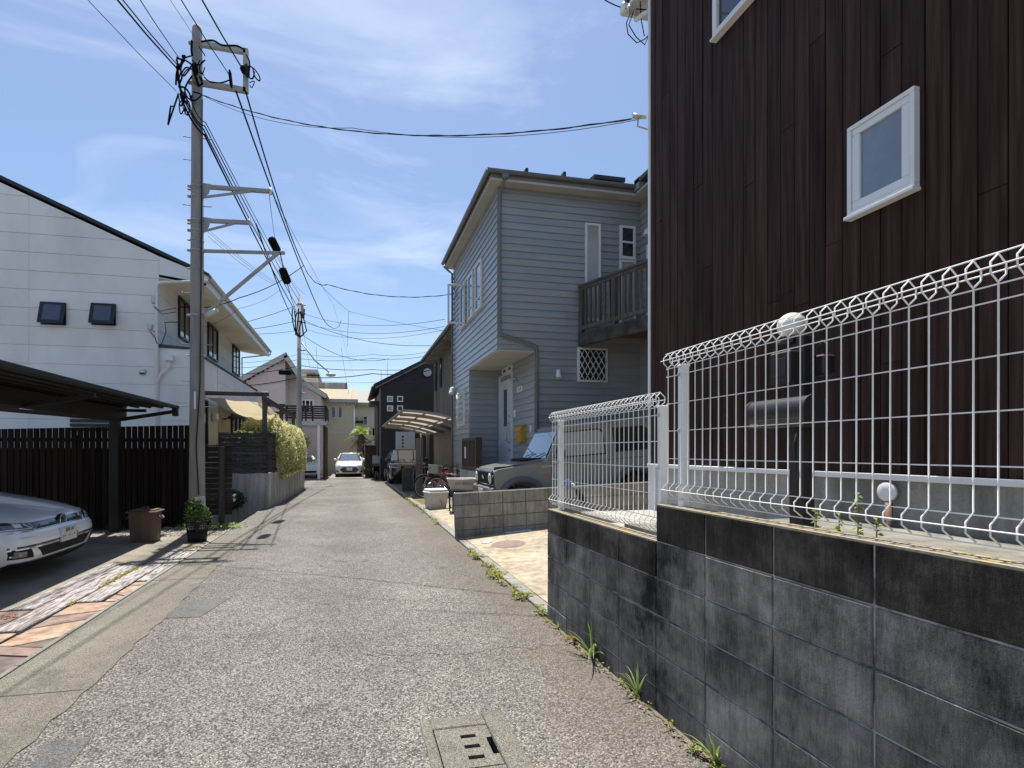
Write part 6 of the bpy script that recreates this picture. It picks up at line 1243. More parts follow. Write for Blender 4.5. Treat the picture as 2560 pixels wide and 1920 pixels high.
# ---------------------------------------------------------------- bicycles
def bicycle(label, loc, rz, colour, lean=6, basket=True):
    b = thing('bicycle', label, 'bicycle', loc, (R(lean), 0, R(rz)), group='bicycles by the blue house', local=True)
    for nm, cx in (('wheel', 0.52), ('wheel', -0.52)):
        mb = MB(); mb.tube([(cx+0.33*math.cos(2*math.pi*k/32), 0, 0.34+0.33*math.sin(2*math.pi*k/32)) for k in range(33)], 0.019, 6, cap=False); w_ = mb.build(nm, 'tyre', b, local=True)
        mb = MB(); mb.tube([(cx+0.30*math.cos(2*math.pi*k/32), 0, 0.34+0.30*math.sin(2*math.pi*k/32)) for k in range(33)], 0.010, 5, cap=False)
        for k in range(12): a = 2*math.pi*k/12; mb.tube([(cx, 0.02*(1 if k % 2 else -1), 0.34), (cx+0.30*math.cos(a), 0, 0.34+0.30*math.sin(a))], 0.0022, 3)
        mb.build('rim', 'alloy', w_, local=True)
    F = MB(); bb = (-0.06, 0, 0.28); hd = (0.36, 0, 0.80); hd2 = (0.40, 0, 0.66); st2 = (-0.18, 0, 0.72)
    for p, q, r_ in ((bb, hd2, 0.019), (bb, st2, 0.017), (st2, hd, 0.016), (bb, (-0.52, 0.05, 0.34), 0.010), (bb, (-0.52, -0.05, 0.34), 0.010), (st2, (-0.52, 0.05, 0.34), 0.009), (st2, (-0.52, -0.05, 0.34), 0.009), (hd, hd2, 0.021)): F.tube([p, q], r_, 8)
    F.build('frame', colour, b, local=True)
    mb = MB(); mb.tube([hd2, (0.45, 0.05, 0.50), (0.52, 0.05, 0.34)], 0.012, 6); mb.tube([hd2, (0.45, -0.05, 0.50), (0.52, -0.05, 0.34)], 0.012, 6); mb.build('fork', 'alloy', b, local=True)
    mb = MB(); mb.tube([hd, (0.32, 0, 0.98)], 0.013, 6); mb.tube([(0.14, 0.28, 0.98), (0.26, 0.24, 1.0), (0.33, 0.10, 1.0), (0.33, -0.10, 1.0), (0.26, -0.24, 1.0), (0.14, -0.28, 0.98)], 0.011, 6); mb.build('handlebar', 'black_plastic', b, local=True)
    mb = MB(); mb.tube([st2, (-0.21, 0, 0.84)], 0.013, 6); mb.ball((-0.22, 0, 0.86), 0.11, 14, 8, sx=1.15, sy=0.75, sz=0.32); mb.build('saddle', 'black_plastic', b, local=True)
    mb = MB()
    for cx in (0.52, -0.52): mb.tube([(cx+0.365*math.cos(a), 0, 0.34+0.365*math.sin(a)) for a in [R(20+10*k) for k in range(15)]], 0.017, 5)
    mb.build('mudguard', 'black_plastic', b, local=True)
    mb = MB(); mb.tube([bb, (0.02, 0.09, 0.18)], 0.009, 5); mb.tube([bb, (-0.14, -0.09, 0.38)], 0.009, 5); mb.lathe([(0.085, -0.006), (0.085, 0.006)], bb, 20, 'y'); mb.build('crank', 'alloy', b, local=True)
    if basket:
        mb = MB(); mb.cbox(0.42, 0.44, -0.18, 0.18, 0.78, 1.0, 0.004); mb.cbox(0.70, 0.72, -0.2, 0.2, 0.78, 1.02, 0.004); mb.cbox(0.44, 0.70, -0.2, -0.18, 0.78, 1.01, 0.004); mb.cbox(0.44, 0.70, 0.18, 0.2, 0.78, 1.01, 0.004); mb.cbox(0.44, 0.70, -0.18, 0.18, 0.78, 0.79, 0.002); mb.build('basket', mat('basket_grey', (0.26, 0.255, 0.24), 0.7, (0.33, 0.32, 0.30), scale=14), b, local=True)
    return b
red = mat('bike_red', (0.42, 0.06, 0.075), 0.3, coat=0.4); pinkb = mat('bike_pink', (0.52, 0.20, 0.20), 0.35, coat=0.3); blkb = mat('bike_black', (0.012, 0.012, 0.013), 0.3, coat=0.4)
bicycle('red bicycle with grey front basket behind the cream storage box', (2.78, 14.2, 0.0), 150, red)
bicycle('black bicycle leaning at the blue house corner behind the red one', (2.82, 14.9, 0.0), 105, blkb, 10, False)
bicycle('small pink bicycle nearest the standing tap', (2.62, 15.6, 0.0), 200, pinkb, 4, False)
# ---------------------------------------------------------------- arched carport
m = bpy.data.materials.new('polycarbonate'); m.use_nodes = True; MATS['polycarbonate'] = m; t, b = nodes(m); t.nodes.remove(b)
o_ = [n for n in t.nodes if n.type == 'OUTPUT_MATERIAL'][0]; tr = N(t, 'ShaderNodeBsdfTranslucent'); tr.inputs[0].default_value = (0.42, 0.38, 0.345, 1); df = N(t, 'ShaderNodeBsdfDiffuse'); df.inputs[0].default_value = (0.35, 0.33, 0.32, 1); mxs = N(t, 'ShaderNodeMixShader'); mxs.inputs[0].default_value = 0.45
L(t, tr.outputs[0], mxs.inputs[1]); L(t, df.outputs[0], mxs.inputs[2]); L(t, mxs.outputs[0], o_.inputs[0])
ca = thing('arched_carport', 'arched carport with pale translucent panels over the black SUV', 'carport', (2.8, 21.5, -0.15))
al = mat('carport_alu', (0.17, 0.15, 0.12), 0.5, (0.21, 0.185, 0.15), scale=4); al2 = mat('carport_trim', (0.36, 0.34, 0.31), 0.45)
def zc(x): t_ = (x-1.56)/2.34; return 2.70-0.42*t_**1.9
XS = [1.56+2.34*k/9 for k in range(10)]; ribs = [17.3, 19.6, 22.0, 24.4, 26.6]
for y_ in ribs:
    mb = MB()
    for a, b_ in zip(XS, XS[1:]): mb.bar((a, y_, zc(a)-0.07), (b_+0.004, y_, zc(b_)-0.07), 0.06, 0.11)
    mb.build('rib', al, ca)
for k in (0, 3, 6, 9):
    x = XS[k]; mb = MB(); mb.bar((x, 16.5, zc(x)-0.012), (x, 27.0, zc(x)-0.012), 0.05 if k else 0.09, 0.035 if k else 0.06); mb.build('purlin', al if k else al2, ca)
ye = [16.5]+ribs+[27.0]
for a, b_ in zip(ye, ye[1:]):
    for k in (0, 3, 6):
        V = []; 
        for j in range(4): V += [(XS[k+j], a+0.01, zc(XS[k+j])+0.012), (XS[k+j], b_-0.01, zc(XS[k+j])+0.012)]
        mb = MB(); mb.add(V, [(2*j, 2*j+1, 2*j+3, 2*j+2) for j in range(3)], True); mb.build('panel', 'polycarbonate', ca)
mb = MB()
for a, b_ in zip(XS, XS[1:]): mb.bar((a, 16.48, zc(a)), (b_, 16.48, zc(b_)), 0.04, 0.08)
mb.build('front_edge', al2, ca)
for y_ in (18.2, 25.4):
    mb = MB(); mb.cbox(3.60, 3.74, y_-0.07, y_+0.07, -0.3, zc(3.6), 0.008); mb.build('post', al, ca)
# ---------------------------------------------------------------- weathered grey board house
gy_ = thing('grey_board_house', 'house clad in weathered grey vertical boards behind the arched carport', 'house', (6, 21, -0.15)); XG = 3.98
wood_mat('board_grey', (0.17, 0.155, 0.135), (0.30, 0.28, 0.25), sc=2.5, rand=0.16, rough=0.9)
mb = MB(); mb.box(XG+0.02, 9.5, 16.6, 25.4, -0.3, 5.75); mb.build('wall_core', 'board_grey', gy_)
y_ = 16.6
while y_ < 25.35:
    mb = MB(); mb.cbox(XG+rs.uniform(-.004, .004), XG+0.03, y_+0.006, y_+0.196, 2.35, 5.72, 0.004); mb.build('board', 'board_grey', gy_)
    mb = MB(); mb.cbox(XG-0.022, XG+0.002, y_-0.02, y_+0.02, 2.35, 5.72, 0.003); mb.build('batten', 'board_grey', gy_); y_ += 0.2
mb = MB(); mb.box(XG-0.01, XG+0.02, 16.6, 25.4, -0.3, 2.34); mb.build('lower_wall', mat('lower_wood', (0.14, 0.115, 0.085), 0.85, (0.24, 0.205, 0.16), scale=4, stretch=(3, 3, 0.3)), gy_)
for a, b_ in ((24.35, 24.85), (22.95, 23.4)): window_x(gy_, XG-0.022, a, b_, 4.3, 5.6, 'glass_sky', fw=0.07, dep=0.04, frame=fk, sill=False)
window_x(gy_, XG-0.022, 18.2, 19.0, 2.75, 3.35, 'glass_dark', fw=0.06, dep=0.04, frame=fk, sill=False)
mb = MB(); mb.prism([(3.36, 5.80), (3.36, 5.72), (XG+3, 6.7), (XG+3, 6.8)], 16.2, 25.1, 'y'); mb.build('roof', 'roof_dark', gy_)
mb = MB(); mb.box(3.37, XG+0.02, 16.3, 25.05, 5.735, 5.748); mb.build('soffit', 'soffit_cream', gy_)
for k in range(22):
    yy = 16.4+k*0.40; mb = MB(); mb.cbox(3.40, XG-0.005, yy, yy+0.09, 5.63, 5.733, 0.004); mb.build('rafter', 'board_grey', gy_)
gutter(gy_, (3.30, 16.2, 5.80), (3.30, 25.15, 5.80), gr, 0.06)
# ---------------------------------------------------------------- black house at the corner
kh = thing('black_house', 'black ribbed-clad house with four small square windows and satellite dish', 'house', (4.5, 33, -0.17)); YK = 29.0
bkm = mat('clad_black', (0.012, 0.012, 0.015), 0.45, (0.018, 0.018, 0.021), scale=3)
p0 = atY(938, 965, YK); p1 = atY(1060, 904, YK); xk0 = atY(951, 1100, YK).x; slp = (p1.z-p0.z)/(p1.x-p0.x)
zt = lambda x: p0.z-0.15+(x-p0.x)*slp
mb = MB(); mb.prism([(xk0, -0.3), (8.5, -0.3), (8.5, zt(5.2)-0.6), (5.2, zt(5.2)), (xk0, zt(xk0))], YK+0.02, YK+8, 'y'); mb.build('wall_core', bkm, kh)
x = xk0
while x < 5.2:
    mb = MB(); mb.prism([(x+0.004, -0.2), (x+0.076, -0.2), (x+0.076, zt(x+0.076)-0.02), (x+0.004, zt(x)-0.02)], YK, YK+0.022, 'y'); mb.build('cladding_strip', bkm, kh); x += 0.085
mb = MB(); mb.prism([(p0.x-0.1, p0.z-0.10), (5.3, zt(5.3)+0.10), (5.3, zt(5.3)+0.27), (p0.x-0.1, p0.z+0.07)], YK-0.35, YK+8.3, 'y'); mb.build('roof', 'roof_black', kh)
mb = MB(); mb.prism([(p0.x, p0.z-0.17), (5.3, zt(5.3)-0.0), (5.3, zt(5.3)+0.1), (p0.x, p0.z-0.09)], YK-0.33, YK-0.02, 'y'); mb.build('barge_board', 'fascia_taupe', kh)
gutter(kh, (p0.x-0.12, YK-0.3, p0.z), (p0.x-0.12, YK+8, p0.z), 'roof_black', 0.07)
mb = MB(); q = atY(930, 1008, YK+0.6); mb.cbox(q.x-0.15, xk0-0.01, YK+0.2, YK+2.0, q.z-0.1, q.z+0.1, 0.01); mb.tube([(xk0-0.12, YK-0.05, q.z), (xk0-0.12, YK-0.05, -0.2)], 0.04, 8); mb.build('side_canopy', 'roof_black', kh)
mb = MB(); mb.cbox(xk0-0.06, xk0+0.02, YK-0.03, YK+0.1, -0.2, zt(xk0)-0.1, 0.005); mb.build('corner_trim', 'fascia_taupe', kh)
for u0, v0 in ((967.5, 990), (992.5, 990), (967.5, 1013.5), (992.5, 1013.5)):
    a = atY(u0, v0, YK); b_ = atY(u0+15, v0+15, YK); window_y(kh, YK-0.002, a.x, b_.x, b_.z, a.z, 'glass_curtain' if u0 < 980 else 'glass_dark', fw=0.06, dep=0.05, sill=False)
a = atY(989, 1079, YK); b_ = atY(1037, 1125, YK)
mb = MB(); mb.cbox(a.x, b_.x, YK-0.06, YK+0.01, -0.1, a.z, 0.01); kd = mb.build('door', mat('door_pale', (0.50, 0.52, 0.54), 0.4, (0.44, 0.46, 0.48), scale=6, stretch=(8, 8, 0.3)), kh)
for v in (1092, 1100, 1108, 1116.5):
    c = atY(1007, v, YK-0.06); mb = MB(); mb.lathe([(0.055, 0), (0.055, 0.012)], (0, 0, 0), 16, 'y'); mb.v = [(c.x+q[0], YK-0.06-q[1], c.z+q[2]) for q in mb.v]; mb.build('porthole', 'glass_dark', kd)
for k in range(1, 5):
    xx = a.x+(b_.x-a.x)*k/5; mb = MB(); mb.box(xx-0.006, xx+0.006, YK-0.064, YK-0.059, 0, a.z-0.02); mb.build('groove', 'seam_grey', kd)
c = atY(1068.5, 931, YK-0.25); mb = MB(); mb.lathe([(0.02, 0.05), (0.12, 0.045), (0.20, 0.02), (0.235, 0.0), (0.22, -0.004)], (0, 0, 0), 28, 'y'); mb.v = [(c.x+q[0], c.y-0.0+q[1], c.z+q[2]) for q in mb.v]; ds = mb.build('satellite_dish', mat('dish_grey', (0.42, 0.42, 0.42), 0.5), kh)
mb = MB(); mb.tube([(c.x, c.y, c.z-0.12), (c.x, c.y-0.3, c.z-0.05)], 0.012, 6); mb.tube([(c.x, c.y+0.05, c.z), (c.x, YK, c.z-0.05)], 0.02, 6); mb.build('feed_arm', 'galvanised', ds)
for u, v0, v1 in ((953, 920, 960), (970, 890, 950)):   # aerials on far roofs
    a = atY(u, v0, YK+3); b_ = atY(u-2 if u > 960 else u, v1, YK+3); mb = MB(); mb.tube([a, b_], 0.012, 5); mb.build('aerial', 'galvanised', kh)
# small timber shed with lattice door, scooter and planters at the corner
sdh = thing('garden_shed', 'small dark red-brown timber shed left of the black house', 'shed', (0.95, 31.2, -0.17))
sm_ = mat('shed_red', (0.035, 0.018, 0.015), 0.7, (0.07, 0.036, 0.030), scale=5)
for k in range(7): mb = MB(); mb.cbox(0.75+k*0.095, 0.84+k*0.095, 31.0, 31.03, -0.2, 1.75, 0.004); mb.build('plank', sm_, sdh)
for z_ in (0.4, 1.0, 1.4): mb = MB(); mb.cbox(0.74, 1.42, 30.96, 30.998, z_-0.04, z_+0.04, 0.004); mb.build('batten', sm_, sdh)
mb = MB(); mb.prism([(0.62, 1.72), (1.5, 2.15), (1.5, 2.22), (0.62, 1.79)], 30.7, 32.2, 'y'); mb.build('roof', mat('shed_roof', (0.32, 0.26, 0.2), 0.8, (0.2, 0.16, 0.13), scale=6), sdh)
mb = MB(); mb.box(0.78, 1.38, 31.04, 32.0, -0.2, 1.75); mb.build('wall_core', sm_, sdh)
sct = thing('scooter', 'black scooter with grey screen parked beside the black house', 'scooter', (1.30, 29.3, -0.16), (0, 0, R(-90)), local=True)
for cx in (0.6, -0.6): wheel(sct, (cx, 0, 0.24), 0.24, 0.11, 1)
bev_prism([(-0.75, 0.45), (-0.2, 0.40), (0.15, 0.28), (0.35, 0.30), (0.5, 0.75), (0.42, 0.98), (0.3, 0.9), (0.22, 0.45), (-0.15, 0.62), (-0.75, 0.72)], -0.17, 0.17, 0.03).build('body', 'gloss_black', sct, local=True)
bev_prism([(0.46, 0.85), (0.52, 0.88), (0.36, 1.32), (0.32, 1.3)], -0.2, 0.2, 0.01).build('screen', mat('screen_smoke', (0.2, 0.22, 0.24), 0.1, coat=0.5), sct, local=True)
bev_prism([(-0.72, 0.72), (-0.05, 0.66), (-0.08, 0.76), (-0.70, 0.82)], -0.14, 0.14, 0.02).build('seat', 'black_plastic', sct, local=True)
mb = MB(); mb.tube([(0.30, 0.34, 1.0), (0.38, 0.1, 0.98), (0.38, -0.1, 0.98), (0.30, -0.34, 1.0)], 0.014, 6); mb.build('handlebar', 'black_plastic', sct, local=True)
wpst = MB(); wpst.tube([(0.62, 32.0, -0.2), (0.62, 32.0, 1.0)], 0.05, 10); single(wpst, 'white_post', 'trim_white', 'slim white marker post beside the silver hatchback', 'post')
# things leaning behind the mesh fence on the low wall
bg_ = thing('work_glove', 'blue work glove hung on a peg behind the short mesh fence', 'glove', (3.28, 8.05, 0.6)); c = atY(1420, 1213, 8.05)
mb = MB(); mb.cbox(c.x-0.05, c.x+0.05, 8.03, 8.06, c.z-0.07, c.z+0.04, 0.012)
for k in range(4): mb.cbox(c.x-0.05+k*0.026, c.x-0.028+k*0.026, 8.032, 8.058, c.z+0.03, c.z+0.085+0.015*(k in (1, 2)), 0.008)
mb.cbox(c.x+0.048, c.x+0.075, 8.032, 8.058, c.z-0.03, c.z+0.03, 0.008); mb.build('hand', mat('glove_blue', (0.06, 0.14, 0.32), 0.7, (0.10, 0.2, 0.4), scale=30), bg_)
umb = thing('folded_umbrella', 'folded black umbrella with white handle leaning on the low wall', 'umbrella', (3.5, 8.0, 0.2)); a = atY(1438, 1218, 8.0); b_ = atY(1462, 1258, 7.9)
mb = MB(); mb.tube([a, a.lerp(b_, .25), a.lerp(b_, .7), b_], [0.02, 0.045, 0.05, 0.03], 10); mb.build('canopy', 'black_plastic', umb); mb = MB(); d_ = (a-b_).normalized(); mb.tube([a, a+d_*0.05, a+d_*0.07+Vector((-.03, 0, .0))], 0.018, 8); mb.build('handle', 'sash_white', umb)
# ================================================================ utility poles and overhead cables
pc = mat('pole_concrete', (0.25, 0.255, 0.26), 0.85, (0.36, 0.36, 0.36), scale=2.2, lo=0.36, hi=0.66, stretch=(3, 3, 0.5), bump=0.2, bscale=60)
stl = mat('steel_grey', (0.30, 0.30, 0.29), 0.5, (0.38, 0.37, 0.35), scale=6, metal=0.3); rst = mat('steel_rust', (0.30, 0.22, 0.13), 0.7, (0.36, 0.33, 0.28), scale=14)
cab = mat('cable_black', (0.010, 0.011, 0.013), 0.95, spec=0.05); cabg = mat('cable_grey', (0.035, 0.037, 0.042), 0.95, spec=0.05)
PX, PYY = -2.68, 9.9
pa_ = thing('utility_pole', 'grey concrete utility pole with steel arms on the left of the lane', 'utility pole', (PX, PYY, 0))
mb = MB(); mb.tube([(PX, PYY, -0.2), (PX, PYY, 8.85), (PX, PYY, 8.92)], [0.136, 0.082, 0.075], 24); mb.build('shaft', pc, pa_)
def radp(z): return 0.136-(0.054)*(z+0.2)/9.05
def band(z, m=stl, h=0.05):
    mb = MB(); r_ = radp(z)+0.006; mb.lathe([(r_, z), (r_, z+h)], (PX, PYY, 0), 24); b = mb.build('band', m, pa_)
    mb = MB(); mb.cbox(PX-r_-0.05, PX-r_+0.01, PYY-0.02, PYY+0.02, z+0.005, z+h-0.005, 0.004); mb.build('band_bolt', m, b)
for zarm, xt, zb2, xb in ((6.10, -1.45, 5.93, -1.78), (5.50, -1.80, 5.34, -2.05)):
    for dz_ in (-0.04, -0.22): band(zarm+dz_)
    band(zarm-0.09, rst, 0.03)
    mb = MB(); mb.bar((PX+radp(zarm), PYY, zarm), (xt, PYY, zarm+0.03), 0.06, 0.062); ar = mb.build('arm', stl, pa_)
    mb = MB(); mb.bar((PX+radp(zarm), PYY-0.04, zarm-0.21), (xb, PYY-0.04, zarm-0.02), 0.02, 0.04); mb.build('brace', stl, pa_)
    mb = MB(); mb.prism([(PX+0.08, zarm+0.05), (PX+0.24, zarm+0.04), (PX+0.2, zarm-0.12), (PX+0.08, zarm-0.24)], PYY-0.035, PYY-0.02, 'y'); mb.build('gusset', stl, pa_)
    mb = MB(); mb.lathe([(0.025, zarm-0.03), (0.032, zarm+0.02), (0.02, zarm+0.10)], (xt, PYY, 0), 10); mb.build('insulator', 'trim_white', ar)
band(4.93); band(4.62, stl, 0.03); band(3.78); band(5.12, stl, 0.03); band(3.1, stl, 0.02)
mb = MB(); mb.bar((PX+0.1, PYY, 4.96), (-1.20, PYY, 5.03), 0.035, 0.055); mb.build('arm', stl, pa_)
mb = MB(); mb.bar((PX+0.12, PYY-0.02, 3.82), (-1.33, PYY-0.02, 5.0), 0.04, 0.055); br = mb.build('brace', stl, pa_)
mb = MB(); mb.tube([(PX+0.12, PYY-0.02, 3.80), (PX+0.34, PYY-0.02, 3.93)], 0.045, 10); mb.build('brace_foot', mat('guard_pale', (0.55, 0.56, 0.55), 0.5), br)
# square frame near the top
mb = MB(); x0_, x1_ = PX+0.07, -1.87
mb.bar((x0_, PYY, 8.62), (x1_, PYY, 8.60), 0.075, 0.085); mb.bar((x0_, PYY, 7.93), (x1_, PYY, 7.90), 0.075, 0.085); mb.bar((x1_+0.0, PYY, 7.86), (x1_+0.0, PYY, 8.643), 0.085, 0.075, up=(0, 1, 0)); mb.build('top_frame', mat('frame_pale', (0.40, 0.40, 0.38), 0.6, (0.46, 0.45, 0.42), scale=5), pa_)
for z_ in (8.58, 7.88): band(z_, rst, 0.06)
for k, z_ in enumerate((2.2, 2.65, 3.3, 4.2, 5.75, 6.55, 6.95, 7.35)):      # step bolts, alternate sides
    for s_ in ((-1,) if k % 2 else (1, -1)):
        mb = MB(); mb.tube([(PX+s_*radp(z_), PYY, z_), (PX+s_*(radp(z_)+0.13), PYY, z_), (PX+s_*(radp(z_)+0.135), PYY, z_+0.02)], 0.008, 6); mb.build('step_bolt', stl, pa_)
mb = MB(); mb.cbox(PX-0.01, PX+0.02, PYY-0.16, PYY-0.13, 2.15, 2.45, 0.004); mb.build('number_tag', 'trim_white', pa_)
mb = MB(); mb.tube([(PX+0.06, PYY-0.125, 0.65), (PX+0.02, PYY-0.137, 1.5), (PX+0.08, PYY-0.12, 2.6), (PX+0.09, PYY-0.10, 4.5), (PX+0.10, PYY-0.05, 7.6)], 0.010, 6); mb.build('earth_wire', cabg, pa_)
sg = thing('pole_sign', 'small tilted white card tied low on the utility pole', 'sign', (-2.56, 9.66, 0.45))
mb = MB(); V = [atY(487, 1243, 9.66), atY(512, 1240, 9.66), atY(514, 1265.5, 9.66), atY(494.5, 1270, 9.66)]; mb.add([tuple(v) for v in V]+[(v.x, v.y+0.008, v.z) for v in V], [(0, 1, 2, 3), (7, 6, 5, 4), (0, 4, 5, 1), (1, 5, 6, 2), (2, 6, 7, 3), (3, 7, 4, 0)]); cdd = mb.build('card', mat('card_white', (0.62, 0.60, 0.55), 0.6), sg)
c = sum(V, Vector())/4; mb = MB(); mb.tube([(c.x+0.045*math.cos(2*math.pi*k/24), 9.657, c.z+0.058*math.sin(2*math.pi*k/24)) for k in range(25)], 0.006, 4, cap=False); mb.tube([(c.x+0.022*math.cos(2*math.pi*k/12), 9.657, c.z+0.03*math.sin(2*math.pi*k/12)) for k in range(13)], 0.005, 4, cap=False); mb.build('print', mat('print_grey', (0.35, 0.33, 0.33), 0.7), cdd)
# closures hanging on the lower cable
for u0, v0, u1, v1, r_ in ((678, 597, 694, 628, 0.085), (705, 672, 720, 708, 0.10)):
    Yc = 10.6 if v0 < 650 else 12.4; a = atY(u0, v0, Yc); b = atY(u1, v1, Yc+0.5); mb = MB(); mb.tube([a, a.lerp(b, .12), a.lerp(b, .85), b], [0.03, r_, r_, 0.03], 8)
    single(mb, 'cable_closure', cab, 'black cable closure box hanging %s under the pole cables' % ('at the lowest steel arm' if v0 < 650 else 'just beyond the arm'), 'cable closure', 'cable closures')
# tangle of drop wires at the pole
def tangle(pts, r=0.011, name='cable_loop', m=cab):
    P = [atY(u, v, PYY-0.13-0.05*(i % 2)) for i, (u, v) in enumerate(pts)]
    Q = []
    for i in range(len(P)-1):          # smooth through the points
        p0_, p1_, p2_, p3_ = P[max(i-1, 0)], P[i], P[i+1], P[min(i+2, len(P)-1)]
        for k in range(6):
            t = k/6; Q.append(0.5*((2*p1_)+(p2_-p0_)*t+(2*p0_-5*p1_+4*p2_-p3_)*t*t+(3*p1_-p0_-3*p2_+p3_)*t**3))
    Q.append(P[-1]); mb = MB(); mb.tube(Q, r, 6); return mb.build(name, m, pa_)
def z4(x, y): return (380+x/7.54, 100+y/7.54)
for pts, r_ in (([(490, 350), (620, 380), (740, 460), (800, 560), (850, 660)], .014), ([(470, 330), (560, 390), (540, 520), (470, 600), (450, 850)], .016), ([(740, 300), (640, 330), (560, 400), (520, 500)], .012), ([(760, 380), (880, 470), (1000, 380), (930, 430), (900, 560), (980, 670)], .010), ([(560, 620), (640, 520), (760, 560), (830, 690), (880, 860)], .013), ([(580, 660), (660, 560), (750, 550)], .010), ([(490, 1000), (540, 1250), (590, 1150), (640, 1400), (720, 1300), (690, 1150)], .010), ([(560, 1120), (600, 1320), (670, 1420), (715, 1280)], .008), ([(780, 980), (900, 1010), (930, 1040), (830, 1130), (730, 1140), (760, 1040)], .012), ([(790, 610), (820, 720), (870, 840), (950, 820), (900, 700)], .016), ([(750, 20), (745, 180), (760, 300)], .020), ([(500, 880), (620, 900), (700, 1000), (740, 1100)], .016), ([(985, 700), (1100, 790), (1300, 805), (1450, 760)], .012), ([(1780, 280), (1840, 430), (1830, 690), (1900, 720), (1930, 600)], .013), ([(1830, 480), (1940, 560), (2030, 700), (2020, 770), (1940, 690), (1900, 540)], .012), ([(1840, 800), (1930, 780), (1880, 900), (1840, 850)], .008), ([(470, 340), (480, 470), (490, 620), (470, 760)], .013), ([(880, 120), (960, 230), (1000, 300)], .010), ([(930, 30), (1150, 10), (1330, 100), (1600, 110), (1760, 200)], .016)): tangle([z4(*p) for p in pts], r_)
for pts, r_ in (([(443, 168), (446, 195), (451, 222), (457, 244), (468, 262)], .022), ([(448, 160), (455, 190), (449, 215), (462, 240), (472, 256)], .014), ([(440, 150), (452, 176), (446, 205), (455, 232)], .012), ([(462, 150), (452, 168), (458, 190), (470, 178), (478, 165)], .012), ([(455, 250), (448, 262), (452, 285), (462, 270)], .010), ([(480, 190), (470, 205), (462, 225), (470, 245), (486, 252)], .014), ([(500, 150), (492, 172), (505, 185), (512, 168)], .009), ([(484, 205), (498, 216), (506, 200), (500, 190)], .009)): tangle(pts, r_)
for a, b, r_ in (((1690, 490), (1760, 640), .05), ((1780, 460), (1800, 700), .045), ((790, 450), (830, 620), .05), ((540, 1000), (640, 1080), .055), ((560, 320), (640, 310), .03), ((490, 480), (510, 560), .035), ((1460, 560), (1500, 900), .028)):
    P, Q = atY(*z4(*a), PYY-0.12), atY(*z4(*b), PYY-0.12); mb = MB(); mb.tube([P, P.lerp(Q, .2), P.lerp(Q, .8), Q], [r_*.5, r_, r_, r_*.5], 8); mb.build('splice_box', 'cable_black' if r_ != .045 else cabg, pa_)
mb = MB(); mb.tube([atY(446, 235, PYY-.2), atY(420, 312, PYY-.25), atY(427, 265, PYY-.3), atY(433, 266, PYY-.3)], 0.014, 6); mb.build('spare_coil', cab, pa_)
# ---------------------------------------------------------------- far pole
FX, FY = -2.40, 25.0
pb_ = thing('utility_pole', 'slim far utility pole with street lamp arm beyond the hedge', 'utility pole', (FX, FY, -0.17))
ft = atY(747, 737, FY).z
mb = MB(); mb.tube([(FX, FY, -0.4), (FX, FY, ft)], [0.15, 0.075], 18); mb.build('shaft', pc, pb_)
for z_ in (ft-0.5, ft-0.9, ft-1.3, ft-2.6, ft-4.6):
    mb = MB(); mb.lathe([(0.105, z_), (0.105, z_+0.08)], (FX, FY, 0), 16); mb.cbox(FX+0.1, FX+0.3, FY-0.03, FY+0.03, z_+0.01, z_+0.06, 0.004); mb.build('band', stl, pb_)
for k in range(7):
    mb = MB(); xx = FX+(-0.28+k*0.09); mb.tube([(xx, FY-0.2, ft-0.7-0.12*(k % 3)), (xx+0.06*math.sin(k*2), FY-0.25, ft-1.2), (xx+0.1*math.cos(k), FY-0.2, ft-1.7-0.2*(k % 2)), (FX+0.05, FY-0.15, ft-2.0)], 0.03, 6); mb.build('cable_bundle', cab if k % 2 else cabg, pb_)
mb = MB(); mb.tube([(FX+0.14, FY-0.1, ft-0.4), (FX+0.16, FY-0.1, ft-0.75), (FX+0.15, FY-0.1, ft-1.1)], 0.07, 10); mb.build('transformer_can', stl, pb_)
lh = atY(827, 937, FY+0.3); tip = lh; mb = MB(); mb.tube([(FX+0.1, FY, ft-2.2), tip.lerp(Vector((FX, FY, ft-2.2)), .5)+Vector((0, 0, -0.1)), tip+Vector((0, 0, 0.05))], 0.03, 6); 
mb.build('lamp_arm', stl, pb_); mb = MB(); mb.ball((lh.x, lh.y, lh.z), 0.16, 16, 10, sx=1.5, sy=1, sz=0.6); mb.build('street_lamp', mat('lamp_glass', (0.55, 0.55, 0.48), 0.3), pb_)
mb = MB(); mb.cbox(FX-0.9, FX-0.35, FY-0.1, FY+0.1, atY(735, 932, FY).z-0.10, atY(735, 932, FY).z+0.10, 0.03); mb.build('closure', cab, pb_)
# ---------------------------------------------------------------- spans
def span(pts, r, label, sag=0.0, m=cab, group='overhead cables', tw=False):
    """cable through world points; each leg hangs by sag metres"""
    Q = []
    for a, b in zip(pts, pts[1:]):
        a, b = Vector(a), Vector(b); n = 18
        for k in range(n):
            t = k/n; p = a.lerp(b, t); p.z -= sag*4*t*(1-t); Q.append(p)
    Q.append(Vector(pts[-1]))
    r *= 0.62; mb = MB(); mb.tube(Q, r, 5)
    if tw:   # a second strand wound round the first
        W = []
        tot = 0; prev = Q[0]
        for i in range(len(Q)-1):
            for k in range(6):
                p = Q[i].lerp(Q[i+1], k/6); tot += (p-prev).length; prev = p; W.append(p+Vector((math.cos(tot*9)*r*1.6, math.sin(tot*9)*r*1.6*0.5, math.sin(tot*9)*r*1.6)))
        mb.tube(W, r*0.8, 5)
    return single(mb, 'overhead_cable', m, label, 'cable', group)
BK = Vector((-0.05, -1, 0.0)).normalized()
def back(p, L_=22): return Vector(p)+BK*L_
